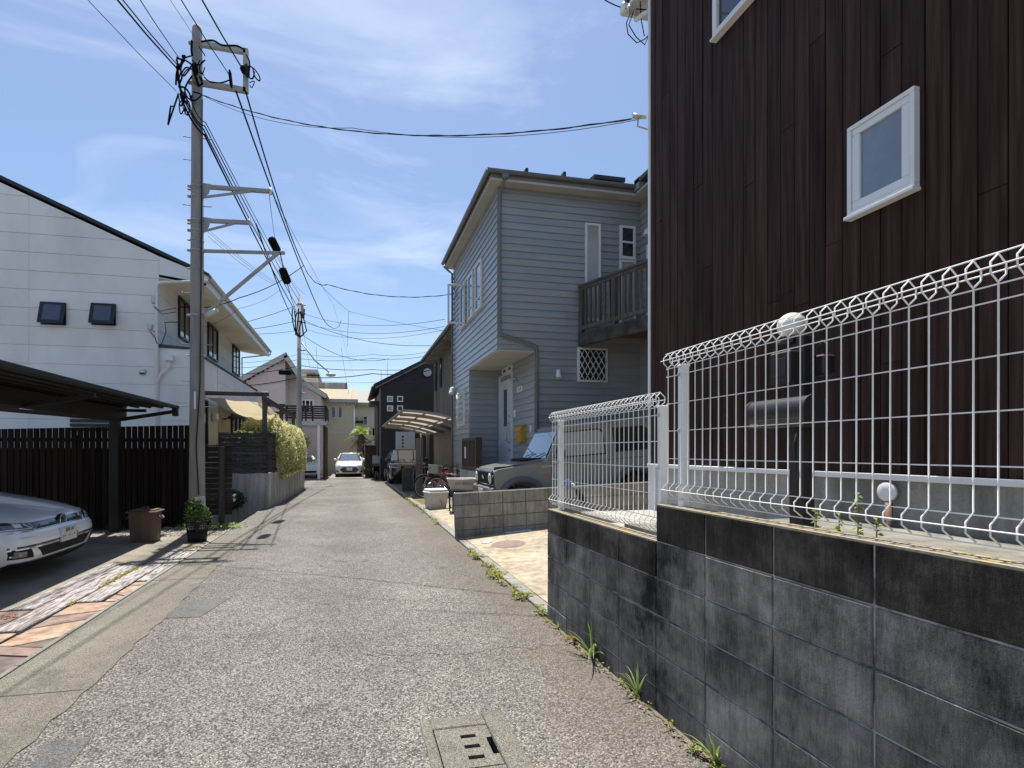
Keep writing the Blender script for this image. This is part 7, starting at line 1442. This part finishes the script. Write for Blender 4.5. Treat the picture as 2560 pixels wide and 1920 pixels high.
# coming over the camera from behind
for (u, v), r_, lb, dx in (((443, 172), .022, 'thick black cable running up out of frame left of the pole top', 0), ((448, 168), .016, 'twin black cable just beside the thick one left of the pole top', .05), ((441, 228), .008, 'thin wire leftmost of those rising out of frame', -.35), ((446, 143), .012, 'wavy cable rising steeply left of the pole top', .55), ((485, 90), .006, 'thin paired wire crossing the pole tip', .0), ((606, 172), .020, 'thick black cable running up from the frame corner', .0), ((575, 190), .013, 'cable running up inside the square frame', .05)):
    p = atY(u, v, PYY-0.12); e = back(p); e.x += dx*3; span([p, e], r_, lb, 1.75 if r_ > .009 else 1.5, cab)
# to the far pole and beyond
def F_(dx, dz): return Vector((FX+dx, FY-0.1, ft+dz))
c2 = atY(614, 228, PYY-.1); j1 = atY(759, 664, 17.5)
span([c2, j1], .024, 'thick black cable from the square frame down to the drop junction', 0.25)
span([atY(590, 228, PYY-.1), atY(797, 930/1.0*0+775, 22), atY(829, 818, 27.5)], .026, 'thick black cable passing right of the far pole', 0.15)
span([atY(829, 818, 27.5), atY(845, 816, 27.8), atY(853, 800, 28)], .018, 'short looped tail of the cable right of the far pole', 0.1)
span([j1, atY(817, 711, 16.0), (3.03, 15.35, 6.17)], .014, 'twisted service drop from the junction to the blue house', 0.22, cabg, tw=True)
span([j1, atY(600, 744, 15), (-4.36, 14.6, 5.15)], .020, 'service drop from the junction to the white house', 0.12)
for k, ((u, v), dx, dz, r_, lb) in enumerate((((452, 242), -.1, -.9, .028, 'thick lower cable bundle from the near pole to the far pole'), ((456, 235), -.05, -.6, .020, 'cable just above the lower bundle toward the far pole'), ((466, 250), .0, -.3, .018, 'cable from the pole side along the closures to the far pole'), ((474, 240), .06, -.1, .013, 'messenger wire above the closures toward the far pole'), ((640, 560), -.15, -1.3, .022, 'black cable from the second steel arm to the far pole'), ((700, 632), -.08, -.8, .016, 'cable from the lowest steel arm end to the far pole'))):
    wp_ = [atY(*((511, 337), (508, 322), (512, 315), (514, 306))[k], PYY-.24)] if k < 4 else []
    span([atY(u, v, PYY-.24)]+wp_+[F_(dx, dz)], r_, lb, 0.10 if k < 4 else 0.2)
span([atY(675, 472, PYY), (-0.9, 26, 8.6), (0.2, 44, 7.6)], .007, 'thin pale wire from the top steel arm toward the lane end', 0.1, cabg)
span([atY(672, 478, PYY), atY(697, 640, 18), F_(.3, .0)], .008, 'thin dangling wire below the top steel arm', 0.2, cabg)
span([atY(506, 238, PYY-.08), (3.20, 5.36, 5.22)], .011, 'twisted service drop crossing the sky to the brown house', 0.42, tw=True)
span([atY(506, 238, PYY-.08), atY(880, 320, 6.9), (3.20, 5.36, 5.2)], .006, 'thin slack wire under the twisted drop to the brown house', 0.16)
span([(3.05, 5.62, 6.55), (1.0, 7.2, 8.0), (-1.87, 9.9, 8.55)], .011, 'short drop cable to the eave of the brown house', 0.1) if False else None
e1_ = atY(1578, 24, 5.5); span([e1_, atY(1495, -12, 5.9), (0.4, 7.4, 8.6)], .011, 'drop cable leaving the top of frame above the brown house', 0.03)
for pts in ([(1578, 24), (1565, 58), (1572, 92), (1598, 108), (1614, 100), (1628, 80)], [(1583, 30), (1570, 65), (1590, 95), (1612, 112), (1620, 95)], [(1601, 0), (1604, 50), (1611, 90)]):
    pass
ins = thing('cable_insulator', 'ribbed porcelain insulator and cable loops at the brown house eave', 'insulator', (2.9, 5.5, 6.3))
c = atY(1578, 24, 5.5); mb = MB()
for k in range(4): mb.lathe([(0.02, -0.05+k*0.026), (0.045, -0.04+k*0.026), (0.02, -0.026+k*0.026)], (c.x, c.y, c.z), 14, 'x')
mb.build('porcelain', mat('porcelain', (0.50, 0.49, 0.42), 0.3), ins)
for pts in ([(1576, 32), (1566, 58), (1570, 85), (1592, 107), (1612, 98), (1628, 80)], [(1583, 30), (1572, 62), (1590, 92), (1612, 112), (1620, 92)], [(1600, -4), (1603, 50), (1611, 90)], [(1590, 22), (1612, 24), (1632, 27)]):
    P = [atY(u, v, 5.45) for u, v in pts]; mb = MB(); mb.tube(P, 0.006, 5); mb.build('loop', cab, ins)
c = Vector((3.22, 5.33, 5.22)); mb = MB(); mb.tube([c+Vector((-.1, .02, 0)), c+Vector((0.06, 0, 0))], [0.03, 0.02], 8); mb.tube([c+Vector((-.04, 0, -.02)), c+Vector((-.05, 0, -.12)), c+Vector((0.06, -.03, -.16))], 0.01, 6); single(mb, 'drop_anchor', 'porcelain', 'small anchor where the twisted drop meets the brown house corner', 'cable anchor')
# drops from the far pole to houses on both sides
TG = [((1113, 798), 16.0, -.9, .012, 'cable from the far pole to the blue house corner, upper of three'), ((1112, 816), 16.2, -1.3, .012, 'cable from the far pole to the blue house corner, middle of three'), ((1104, 826), 16.8, -1.6, .010, 'sagging cable from the far pole to the blue house corner, lowest'), ((1077, 864), 20.0, -1.2, .016, 'cable from the far pole falling to the grey board house')]
for (u, v), Y, dz, r_, lb in TG: span([F_(.25, dz), atY(u, v, Y)], r_, lb, 0.35, cabg)
m1 = atY(972, 897, 27); span([F_(.2, -1.9), m1], .018, 'dark cable from the far pole to the black house aerial', 0.5)
a = atY(872, 778, 22); b = atY(868, 868, 22); span([a, b], .010, 'short upright strap between two cables over the lane', 0, cabg)
span([atY(791, 701, 17.3), a, atY(1112, 827, 17)], .009, 'thin cable from the drop junction across to the grey board house', 0.05, cabg)
for (u, v), dz, r_, lb in (((600, 796), -.55, .018, 'cable from the far pole leftwards, uppermost'), ((608, 812), -1.25, .018, 'cable from the far pole leftwards, second'), ((617, 822), -1.7, .014, 'cable from the far pole leftwards, third')):
    p = atY(u, v, 23.0); d_ = (p-F_(-.15, dz)); span([F_(-.15, dz), p+d_*1.2], r_, lb, 0.22)
span([atY(700, 725, 18), atY(600, 770, 16), (-4.3, 15.9, 4.9)], .008, 'thin wire from the cables to the white house eave', 0.1, cabg)
for (u0, v0), (u1, v1), lb in (((575, 610), (690, 705), 'upper of three thin wires crossing behind the pole'), ((578, 620), (688, 708), 'middle of three thin wires crossing behind the pole'), ((580, 632), (685, 712), 'lower of three thin wires crossing behind the pole')): span([atY(u0-60, v0-42, 16), atY(u1, v1, 22)], .008, lb, 0.1, cabg)
# cross-street lines behind the far pole
for v0, v1, r_, lb, wv in ((880, 880, .014, 'slack line over the side street, upper', .35), (893, 890, .018, 'slack line over the side street, second', .3), (910, 918, .026, 'thick line over the side street in front of the pink house', .25), (938, 928, .034, 'thickest line over the side street above the deck', .3), (943, 950, .010, 'lowest pale line over the side street', .2)):
    span([atY(560, v0+28, 27), atY(752, v0+4, 27), atY(930, v1+6, 27.5), atY(1075, v1-2, 28)], r_, lb, wv*0.4, cabg if r_ < .02 else cab)
for u0, v0, u1, v1, lb in ((757, 815, 775, 920, 'thin wire falling from the far pole toward the street lamp'), (790, 868, 800, 985, 'pale wire dropping behind the street lamp'), (853, 870, 872, 985, 'pale aerial stay near the yellow house')): span([atY(u0, v0, 26), atY(u1, v1, 36)], .011, lb, 0.1, cabg)
# ================================================================ plants
from mathutils import noise as mnoise
def leaf_mat(name, a, b_, trans=0.35, rough=0.55):
    m = bpy.data.materials.new(name); m.use_nodes = True; MATS[name] = m; t, b = nodes(m)
    g = t.nodes.new('ShaderNodeNewGeometry'); rp = t.nodes.new('ShaderNodeValToRGB'); rp.color_ramp.elements[0].color = (*a, 1); rp.color_ramp.elements[1].color = (*b_, 1)
    L(t, g.outputs['Random Per Island'], rp.inputs[0]); L(t, rp.outputs[0], b.inputs['Base Color']); b.inputs['Roughness'].default_value = rough; b.inputs['Specular IOR Level'].default_value = 0.35
    tr = N(t, 'ShaderNodeBsdfTranslucent'); L(t, rp.outputs[0], tr.inputs[0]); mx = N(t, 'ShaderNodeMixShader'); mx.inputs[0].default_value = trans
    o = [n for n in t.nodes if n.type == 'OUTPUT_MATERIAL'][0]; L(t, b.outputs[0], mx.inputs[1]); L(t, tr.outputs[0], mx.inputs[2]); L(t, mx.outputs[0], o.inputs[0]); return m
leaf_mat('leaf_hedge', (0.20, 0.23, 0.055), (0.90, 0.84, 0.44), trans=0.5); leaf_mat('leaf_green', (0.05, 0.10, 0.02), (0.16, 0.24, 0.05)); leaf_mat('leaf_bright', (0.14, 0.22, 0.03), (0.34, 0.40, 0.07))
leaf_mat('leaf_dark', (0.015, 0.035, 0.012), (0.05, 0.09, 0.03)); leaf_mat('leaf_dead', (0.20, 0.145, 0.10), (0.36, 0.27, 0.20), trans=0.3); leaf_mat('leaf_moss', (0.16, 0.19, 0.03), (0.34, 0.33, 0.06)); leaf_mat('leaf_red', (0.16, 0.03, 0.03), (0.28, 0.08, 0.05)); leaf_mat('leaf_grass', (0.13, 0.19, 0.05), (0.32, 0.38, 0.13))
mat('bark', (0.10, 0.075, 0.05), 0.9, (0.17, 0.13, 0.09), scale=8)
rl = random.Random(11)
def leaf(mb, p, nrm, l, wd, fold=0.25):
    """one folded pointed leaf"""
    nrm = Vector(nrm); 
    if nrm.length < 1e-6: nrm = Vector((0, 0, 1))
    nrm.normalize(); d = Vector((rl.gauss(0, 1), rl.gauss(0, 1), rl.gauss(0, 1))); d -= nrm*d.dot(nrm)
    if d.length < 1e-6: d = Vector((1, 0, 0))
    d.normalize(); s_ = nrm.cross(d); p = Vector(p); a = p; c = p+d*l; m_ = p+d*l*0.5
    mb.add([a, m_+s_*wd+nrm*wd*fold, c, m_-s_*wd+nrm*wd*fold], [(0, 1, 2), (0, 2, 3)])
def leaf_ball(mb, c, r, n, l, wd, sx=1, sy=1, sz=1, jitter=0.25, inner=0.45):
    for _ in range(n):
        v = Vector((rl.gauss(0, 1), rl.gauss(0, 1), rl.gauss(0, 1))).normalized(); q = inner+(1-inner)*rl.random()**0.5
        p = Vector(c)+Vector((v.x*r*sx*q, v.y*r*sy*q, v.z*r*sz*q)); leaf(mb, p, v+Vector((rl.gauss(0, jitter*2), rl.gauss(0, jitter*2), rl.gauss(0, jitter*2)+.3)), l*rl.uniform(.7, 1.3), wd*rl.uniform(.7, 1.2))
# rounded variegated hedge
hg = thing('hedge', 'rounded clipped hedge with yellow-green variegated leaves on the retaining wall', 'hedge', (-2.45, 18.2, 0.8))
mb = MB(); HY0, HY1 = 14.75, 22.35
def hedge_pt(t, a, q):
    """t along the hedge, a round its section (0 = lane side, pi = house side)"""
    e = min(1.0, max(0.03, min(t/0.10, (1-t)/0.16))); k = math.sqrt(max(0.0, 1-(1-e)**2))
    bump = 1+0.07*mnoise.noise(Vector((t*9, a*2.2, 3.1)))+0.04*mnoise.noise(Vector((t*24, a*5.5, 7.7)))
    w_ = 0.66*(0.72+0.28*k)*bump; h_ = (0.75+0.72*(0.55+0.45*k))*bump; c_ = math.cos(a); s2_ = math.sin(a)
    x = -2.46+w_*math.copysign(abs(c_)**0.6, c_)*q; z = 0.86+(h_*max(0, s2_)**0.55)*q - 0.14*max(0.0, 1-max(0.0, s2_)/0.3)
    return Vector((x, HY0+(HY1-HY0)*t, z)), Vector((c_, (0.9 if t > 0.93 else -0.9 if t < 0.06 else 0), s2_*0.8+0.15))
for _ in range(52000):
    t = rl.random(); a = rl.uniform(-0.12, math.pi*0.75); q = 1-0.14*rl.random()**1.8
    p, n_ = hedge_pt(t, a, q); p += Vector((rl.gauss(0, .02), rl.gauss(0, .03), rl.gauss(0, .02)))
    leaf(mb, p, n_+Vector((rl.gauss(0, .35), rl.gauss(0, .35), rl.gauss(0, .35))), rl.uniform(.04, .065), rl.uniform(.016, .026))
for _ in range(4000):   # end faces
    t = rl.choice([0.02, 0.985])+rl.uniform(-.015, .015); a = rl.uniform(0, math.pi); q = rl.random()**0.5
    p, n_ = hedge_pt(t, a, q); leaf(mb, p, Vector((0, -1 if t < .5 else 1, .2))+Vector((rl.gauss(0, .5), rl.gauss(0, .5), rl.gauss(0, .5))), rl.uniform(.05, .09), rl.uniform(.014, .024))
mb.build('crown', 'leaf_hedge', hg)
mb = MB()
for j in range(12):
    V = [hedge_pt(0.06+0.88*j/11, math.pi*k/8, 0.80)[0] for k in range(9)]
    mb.add(V, []) if False else None
    if j: 
        W_ = [hedge_pt(0.06+0.88*(j-1)/11, math.pi*k/8, 0.80)[0] for k in range(9)]
        for k in range(8): mb.quad(W_[k], W_[k+1], V[k+1], V[k])
mb.build('inner_twigs', mat('hedge_inner', (0.10, 0.11, 0.03), 0.95, (0.22, 0.21, 0.07), scale=20), hg)
mb = MB()
for k in range(9): y_ = 15.2+k*0.82; mb.tube([(-2.4, y_, 0.7), (-2.42+rl.uniform(-.1, .1), y_+rl.uniform(-.1, .1), 1.5)], [0.03, 0.015], 6)
mb.build('trunk', 'bark', hg)
# shrubs
def shrub(label, c, r, n, m, l=.06, wd=.018, sx=1, sy=1, sz=1, name='shrub', stem=True, group=None):
    s = thing(name, label, 'shrub', c, group=group); mb = MB(); leaf_ball(mb, (c[0], c[1], c[2]+r*sz*0.95), r, n, l, wd, sx, sy, sz); mb.build('leaves', m, s)
    if stem:
        mb = MB()
        for k in range(5): a = k*1.256; mb.tube([c, (c[0]+math.cos(a)*r*sx*.35, c[1]+math.sin(a)*r*sy*.35, c[2]+r*sz)], [0.010, 0.004], 5)
        mb.build('stems', 'bark', s)
    return s
shrub('bright green foliage showing above the charcoal slat fence', (-2.75, 14.25, 1.35), 0.36, 1500, 'leaf_bright', .09, .022, sx=1.75, sy=0.7, sz=0.85)
shrub('green shrub in the porch behind the pergola cloth', (-3.1, 20.0, 1.0), 0.6, 900, 'leaf_green', .12, .03, sx=.9, sy=1.2, sz=0.95)
shrub('dark leafy bush with white blooms at the foot of the retaining wall', (-2.88, 13.35, 0.0), 0.30, 1100, 'leaf_dark', .075, .02, sx=1.15, sy=.8, sz=.85)
mb = MB()
for _ in range(5): leaf_ball(mb, (-2.80+rl.uniform(-.12, .12), 13.12, 0.30+rl.uniform(-.12, .12)), 0.028, 14, .03, .012)
mb.build('blossom', mat('petal_white', (0.7, 0.7, 0.66), 0.6), bpy.data.objects['shrub.002'])
shrub('leafy sprigs hanging over the hedge end beside the white car', (-2.05, 23.0, 1.5), 0.30, 500, 'leaf_green', .09, .025, stem=False)
# plant in the wire pot and ground cover round the pole
mb = MB(); leaf_ball(mb, (-2.40, 8.85, 0.42), 0.19, 700, .05, .016, sx=1.0, sy=.8, sz=1.0); leaf_ball(mb, (-2.46, 8.9, 0.55), 0.12, 250, .05, .015); mb.build('leaves', 'leaf_green', pt)
mb = MB()
for k in range(9): a = k*.7; mb.tube([(-2.38, 8.8, .12), (-2.40+math.cos(a)*.12, 8.85+math.sin(a)*.1, .5+.08*math.sin(k))], [.006, .003], 4)
mb.build('stems', 'bark', pt)
mb = MB(); mb.lathe([(0.13, 0.14), (0.12, 0.149)], (-2.38, 8.8, 0), 20); mb.build('soil', 'soil', pt)
gv = MB()
for _ in range(900):
    x = rl.uniform(-3.9, -2.05); y_ = rl.uniform(9.35, 10.5); s_ = rl.uniform(.008, .02); bm = bmesh.new(); bmesh.ops.create_icosphere(bm, subdivisions=1, radius=s_)
    for v in bm.verts: v.co = Vector((v.co.x+x, v.co.y*.8+y_, v.co.z*.55+0.006))
    gv.bm(bm)
o = gv.build('gravel', mat('pebble', (0.20, 0.195, 0.185), 0.85, (0.42, 0.41, 0.38), scale=40)); o['kind'] = 'stuff'; o['label'] = 'grey gravel strip at the foot of the plank fence'
def cover(name, label, cat, pts, m, l, wd, h):
    """low ground cover from leaf clumps"""
    mb = MB()
    for x, y_, r_, n in pts:
        for _ in range(n):
            a = rl.uniform(0, 6.283); q = r_*math.sqrt(rl.random()); leaf(mb, (x+q*math.cos(a), y_+q*math.sin(a), gh(y_)+0.012+rl.random()*h), (rl.gauss(0, .5), rl.gauss(0, .5), 1), l*rl.uniform(.6, 1.3), wd*rl.uniform(.6, 1.3))
    o = mb.build(name, m); o['kind'] = 'stuff'; o['label'] = label; return o
cover('ground_cover', 'low pale green ground cover round the screen post and pole', '', [(-3.0+i*.085, 10.1+.12*math.sin(i*1.7), .1, 45) for i in range(13)]+[(-2.3, 9.95, .16, 120), (-2.15, 10.1, .12, 80), (-2.5, 10.0, .15, 100)], 'leaf_bright', .035, .011, .09)
cover('moss', 'yellow-green moss in the joints of the sleeper paving', '', [(-2.535+.02*math.sin(i*2.1), 6.0+i*.05, .03, 26) for i in range(22)]+[(-2.53, 5.35+i*.04, .02, 16) for i in range(4)]+[(-2.32+i*.03, 8.0+i*.05, .04, 30) for i in range(5)]+[(-2.54, 7.1+i*.1, .02, 10) for i in range(10)], 'leaf_moss', .016, .007, .012)
cover('dead_leaves', 'dry reddish leaves lying on the crazy paving', '', [(-3.02+i*.03, 4.95+.02*i, .03, 9) for i in range(8)], 'leaf_red', .022, .008, .01)
def weedline(y0, y1, n):
    o = []
    for _ in range(n): y_ = rl.uniform(y0, y1); o.append((1.615+rl.uniform(-.05, .03), y_, .045, 26))
    return o
cover('kerb_weeds', 'small yellow-green weeds along the kerb', '', weedline(4.2, 7.8, 17)+weedline(9.5, 16.5, 32)+[(1.60, 4.75, .10, 120), (1.60, 5.6, .11, 140), (1.58, 5.75, .08, 80), (1.62, 6.6, .08, 70)]+[(1.9+rl.uniform(-.15, .5), rl.uniform(12.9, 16.4), .13, 70) for _ in range(16)], 'leaf_moss', .035, .010, .05)
# grass tufts at the foot of the near wall
def tuft(label, c, h, n, m='leaf_grass', spread=.85, wd=.005, name='weed'):
    t_ = thing(name, label, 'weed', c, group='weeds at the wall foot'); mb = MB()
    for k in range(n):
        a = rl.uniform(0, 6.283); s_ = rl.uniform(.15, 1.25)*spread; hh = h*rl.uniform(.55, 1.05); P = []
        for j in range(6): q = j/5; P.append(Vector(c)+Vector((math.cos(a)*s_*hh*q**1.3, math.sin(a)*s_*hh*q**1.3, hh*(q-.75*s_*q**2.4))))
        side_ = Vector((-math.sin(a), math.cos(a), 0)); w_ = wd*rl.uniform(.7, 1.3); V = []
        for j, p in enumerate(P): ww = w_*(1-(j/5)**2)+.0004; V += [p-side_*ww, p+side_*ww+Vector((0, 0, ww*.4))]
        mb.add(V, [(2*j, 2*j+1, 2*j+3, 2*j+2) for j in range(5)])
    mb.build('blades', m, t_); mb = MB()
    for k in range(8):
        a = k*.785; leaf(mb, (c[0]+.01*math.cos(a), c[1]+.01*math.sin(a), c[2]+.012), (math.cos(a), math.sin(a), .6), .035, .006)
    mb.build('base_leaves', m, t_); return t_
def G(u, v): r_ = ray(u, v); return Vector((0, 0, EYE))+r_*(-EYE/r_.z)
for (u, v), h_, n_, lb in (((1480, 1648), .36, 20, 'tall arching grass tuft at the foot of the lower wall step'), ((1597, 1745), .27, 22, 'bushy grass tuft below the step of the block wall'), ((1790, 1912), .22, 22, 'grass tuft at the bottom edge beside the wall'), ((1735, 1885), .06, 9, 'tiny weed between the two nearest grass tufts'), ((1405, 1572), .07, 9, 'small weed just past the wall end'), ((1362, 1540), .10, 12, 'weed at the far end corner of the block wall'), ((1578, 1725), .11, 4, 'single broad weed leaning on the wall')):
    p = G(u, v); p.x = min(p.x, 1.607); tuft(lb, (p.x, p.y, 0.002), h_, n_)
p = G(1436, 1612); tuft('small red-leaved weed at the foot of the wall', (min(p.x, 1.605), p.y, .002), .10, 20, 'leaf_red', .5, .007)
# silt and small growth gathered along the foot of the wall
sl_ = MB(); yy = 0.9
while yy < 4.15:
    w0, w1 = rl.uniform(.012, .05), rl.uniform(.012, .05); sl_.quad((1.622-w0, yy, .0045), (1.622, yy, .0045), (1.622, yy+.04, .0045), (1.622-w1, yy+.04, .0045)); yy += .04
o = sl_.build('silt', mat('silt_brown', (0.09, 0.075, 0.055), 0.95, (0.16, 0.135, 0.10), scale=40)); o['kind'] = 'stuff'; o['label'] = 'brown silt gathered along the foot of the block wall'
cover('wall_foot_growth', 'tiny weeds and dry bits along the foot of the block wall', '', [(1.60+rl.uniform(-.02, .008), rl.uniform(1.1, 4.1), .015, 6) for _ in range(26)]+[(1.59, y0_, .035, 26) for y0_ in (1.62, 2.02, 3.35, 3.62, 4.0)], 'leaf_moss', .018, .006, .02)
cover('dry_litter', 'dry brown leaf litter along the foot of the block wall', '', [(1.585+rl.uniform(-.03, .01), rl.uniform(1.1, 4.1), .03, 5) for _ in range(50)], 'leaf_dead', .02, .006, .006)
# weeds on top of the wall, inside the mesh fence
for (u, v), h_, lb in (((2040, 1318), .12, 'leafy yellow-green weed behind the fence, left of three'), ((2098, 1316), .10, 'leafy weed behind the fence, short middle one'), ((2145, 1318), .19, 'tallest leafy weed behind the fence'), ((2192, 1325), .10, 'leafy weed behind the fence, right of the tallest')):
    c = atX(u, v, 1.86); c.z = 1.075; s = thing('weed', lb, 'weed', c, group='weeds behind the mesh fence'); mb = MB(); mb.tube([c, c+Vector((.01, .01, h_))], [.003, .0015], 5); mb.build('stem', 'leaf_green', s); mb = MB()
    for k in range(int(h_*160)): q = k/(h_*160); a = k*2.4; leaf(mb, c+Vector((0, 0, h_*q)), (math.cos(a)*.6, math.sin(a)*.6, .8), .030*(1-.5*q), .009)
    mb.build('leaves', 'leaf_bright', s)
for (x, y_), h_, lb in (((2.30, 12.15), .22, 'bright grass tuft beside the cream storage box'), ((2.42, 12.2), .16, 'second grass tuft right of the storage box'), ((1.66, 12.1), .10, 'low weed left of the storage box'), ((1.74, 15.6), .22, 'pale leafy weed on the kerb near the standing tap')):
    tuft(lb, (x, y_, gh(y_)+.01), h_, 24, 'leaf_grass', .7, .010)
# palm with a skirt of dead fronds, and planters by the silver car
pl = thing('palm_tree', 'shaggy palm with dead brown fronds behind the silver hatchback', 'palm', (0.62, 36.5, -0.17))
PC = Vector((0.62, 36.5, 2.55)); mb = MB(); mb.tube([(0.62, 36.5, -0.3), (0.6, 36.5, 1.2), tuple(PC)], [.28, .26, .2], 12); mb.build('trunk', 'bark', pl)
def frond(mb, c, a, el, ln, droop, wl):
    P = []
    for j in range(9): q = j/8; P.append(Vector(c)+Vector((math.cos(a)*ln*q*math.cos(el), math.sin(a)*ln*q*math.cos(el), ln*q*math.sin(el)-droop*q*q*ln)))
    mb.tube(P, [.018*(1-.8*j/8) for j in range(9)], 4)
    for j in range(1, 9):
        for e in range(3):
            q = P[j-1].lerp(P[j], e/3); d_ = (P[j]-P[j-1]).normalized(); s_ = d_.cross(Vector((0, 0, 1))).normalized()
            for sg in (-1, 1):
                tip_ = q+s_*sg*wl+d_*wl*.5-Vector((0, 0, wl*.45)); mb.add([q, q+d_*.035, tip_], [(0, 1, 2)])
mb = MB()
for k in range(14): frond(mb, PC, k*.449+.2, rl.uniform(.5, 1.2), rl.uniform(.9, 1.3), rl.uniform(.35, .7), .28)
mb.build('crown', 'leaf_bright', pl); mb = MB()
for k in range(24): frond(mb, PC-Vector((0, 0, rl.uniform(0, .5))), k*.37, rl.uniform(-.5, .45), rl.uniform(.9, 1.45), rl.uniform(.6, 1.1), .24)
mb.build('dead_fronds', 'leaf_dead', pl)
for i, (x, y_, h_, lb) in enumerate(((0.95, 32.2, .55, 'spiky potted plant right of the silver hatchback'), (1.1, 31.0, .4, 'second spiky potted plant near the black house'))):
    t_ = thing('potted_plant', lb, 'potted plant', (x, y_, -.17)); mb = MB(); mb.lathe([(.14, -.17), (.19, .17), (.17, .17)], (x, y_, 0), 16); mb.build('pot', 'black_plastic', t_); mb = MB()
    for k in range(26): a = k*.61; mb.add([(x, y_, .15), (x+.03*math.cos(a+1.5), y_+.03*math.sin(a+1.5), .2), (x+math.cos(a)*h_*.8, y_+math.sin(a)*h_*.8, .17+h_*rl.uniform(.5, 1.0))], [(0, 1, 2)])
    mb.build('leaves', 'leaf_grass', t_)
shrub('green creeper growing on the fence beside the palm', (0.55, 33.6, -.17), .55, 900, 'leaf_green', .12, .035, sx=.35, sy=.7, sz=1.4)
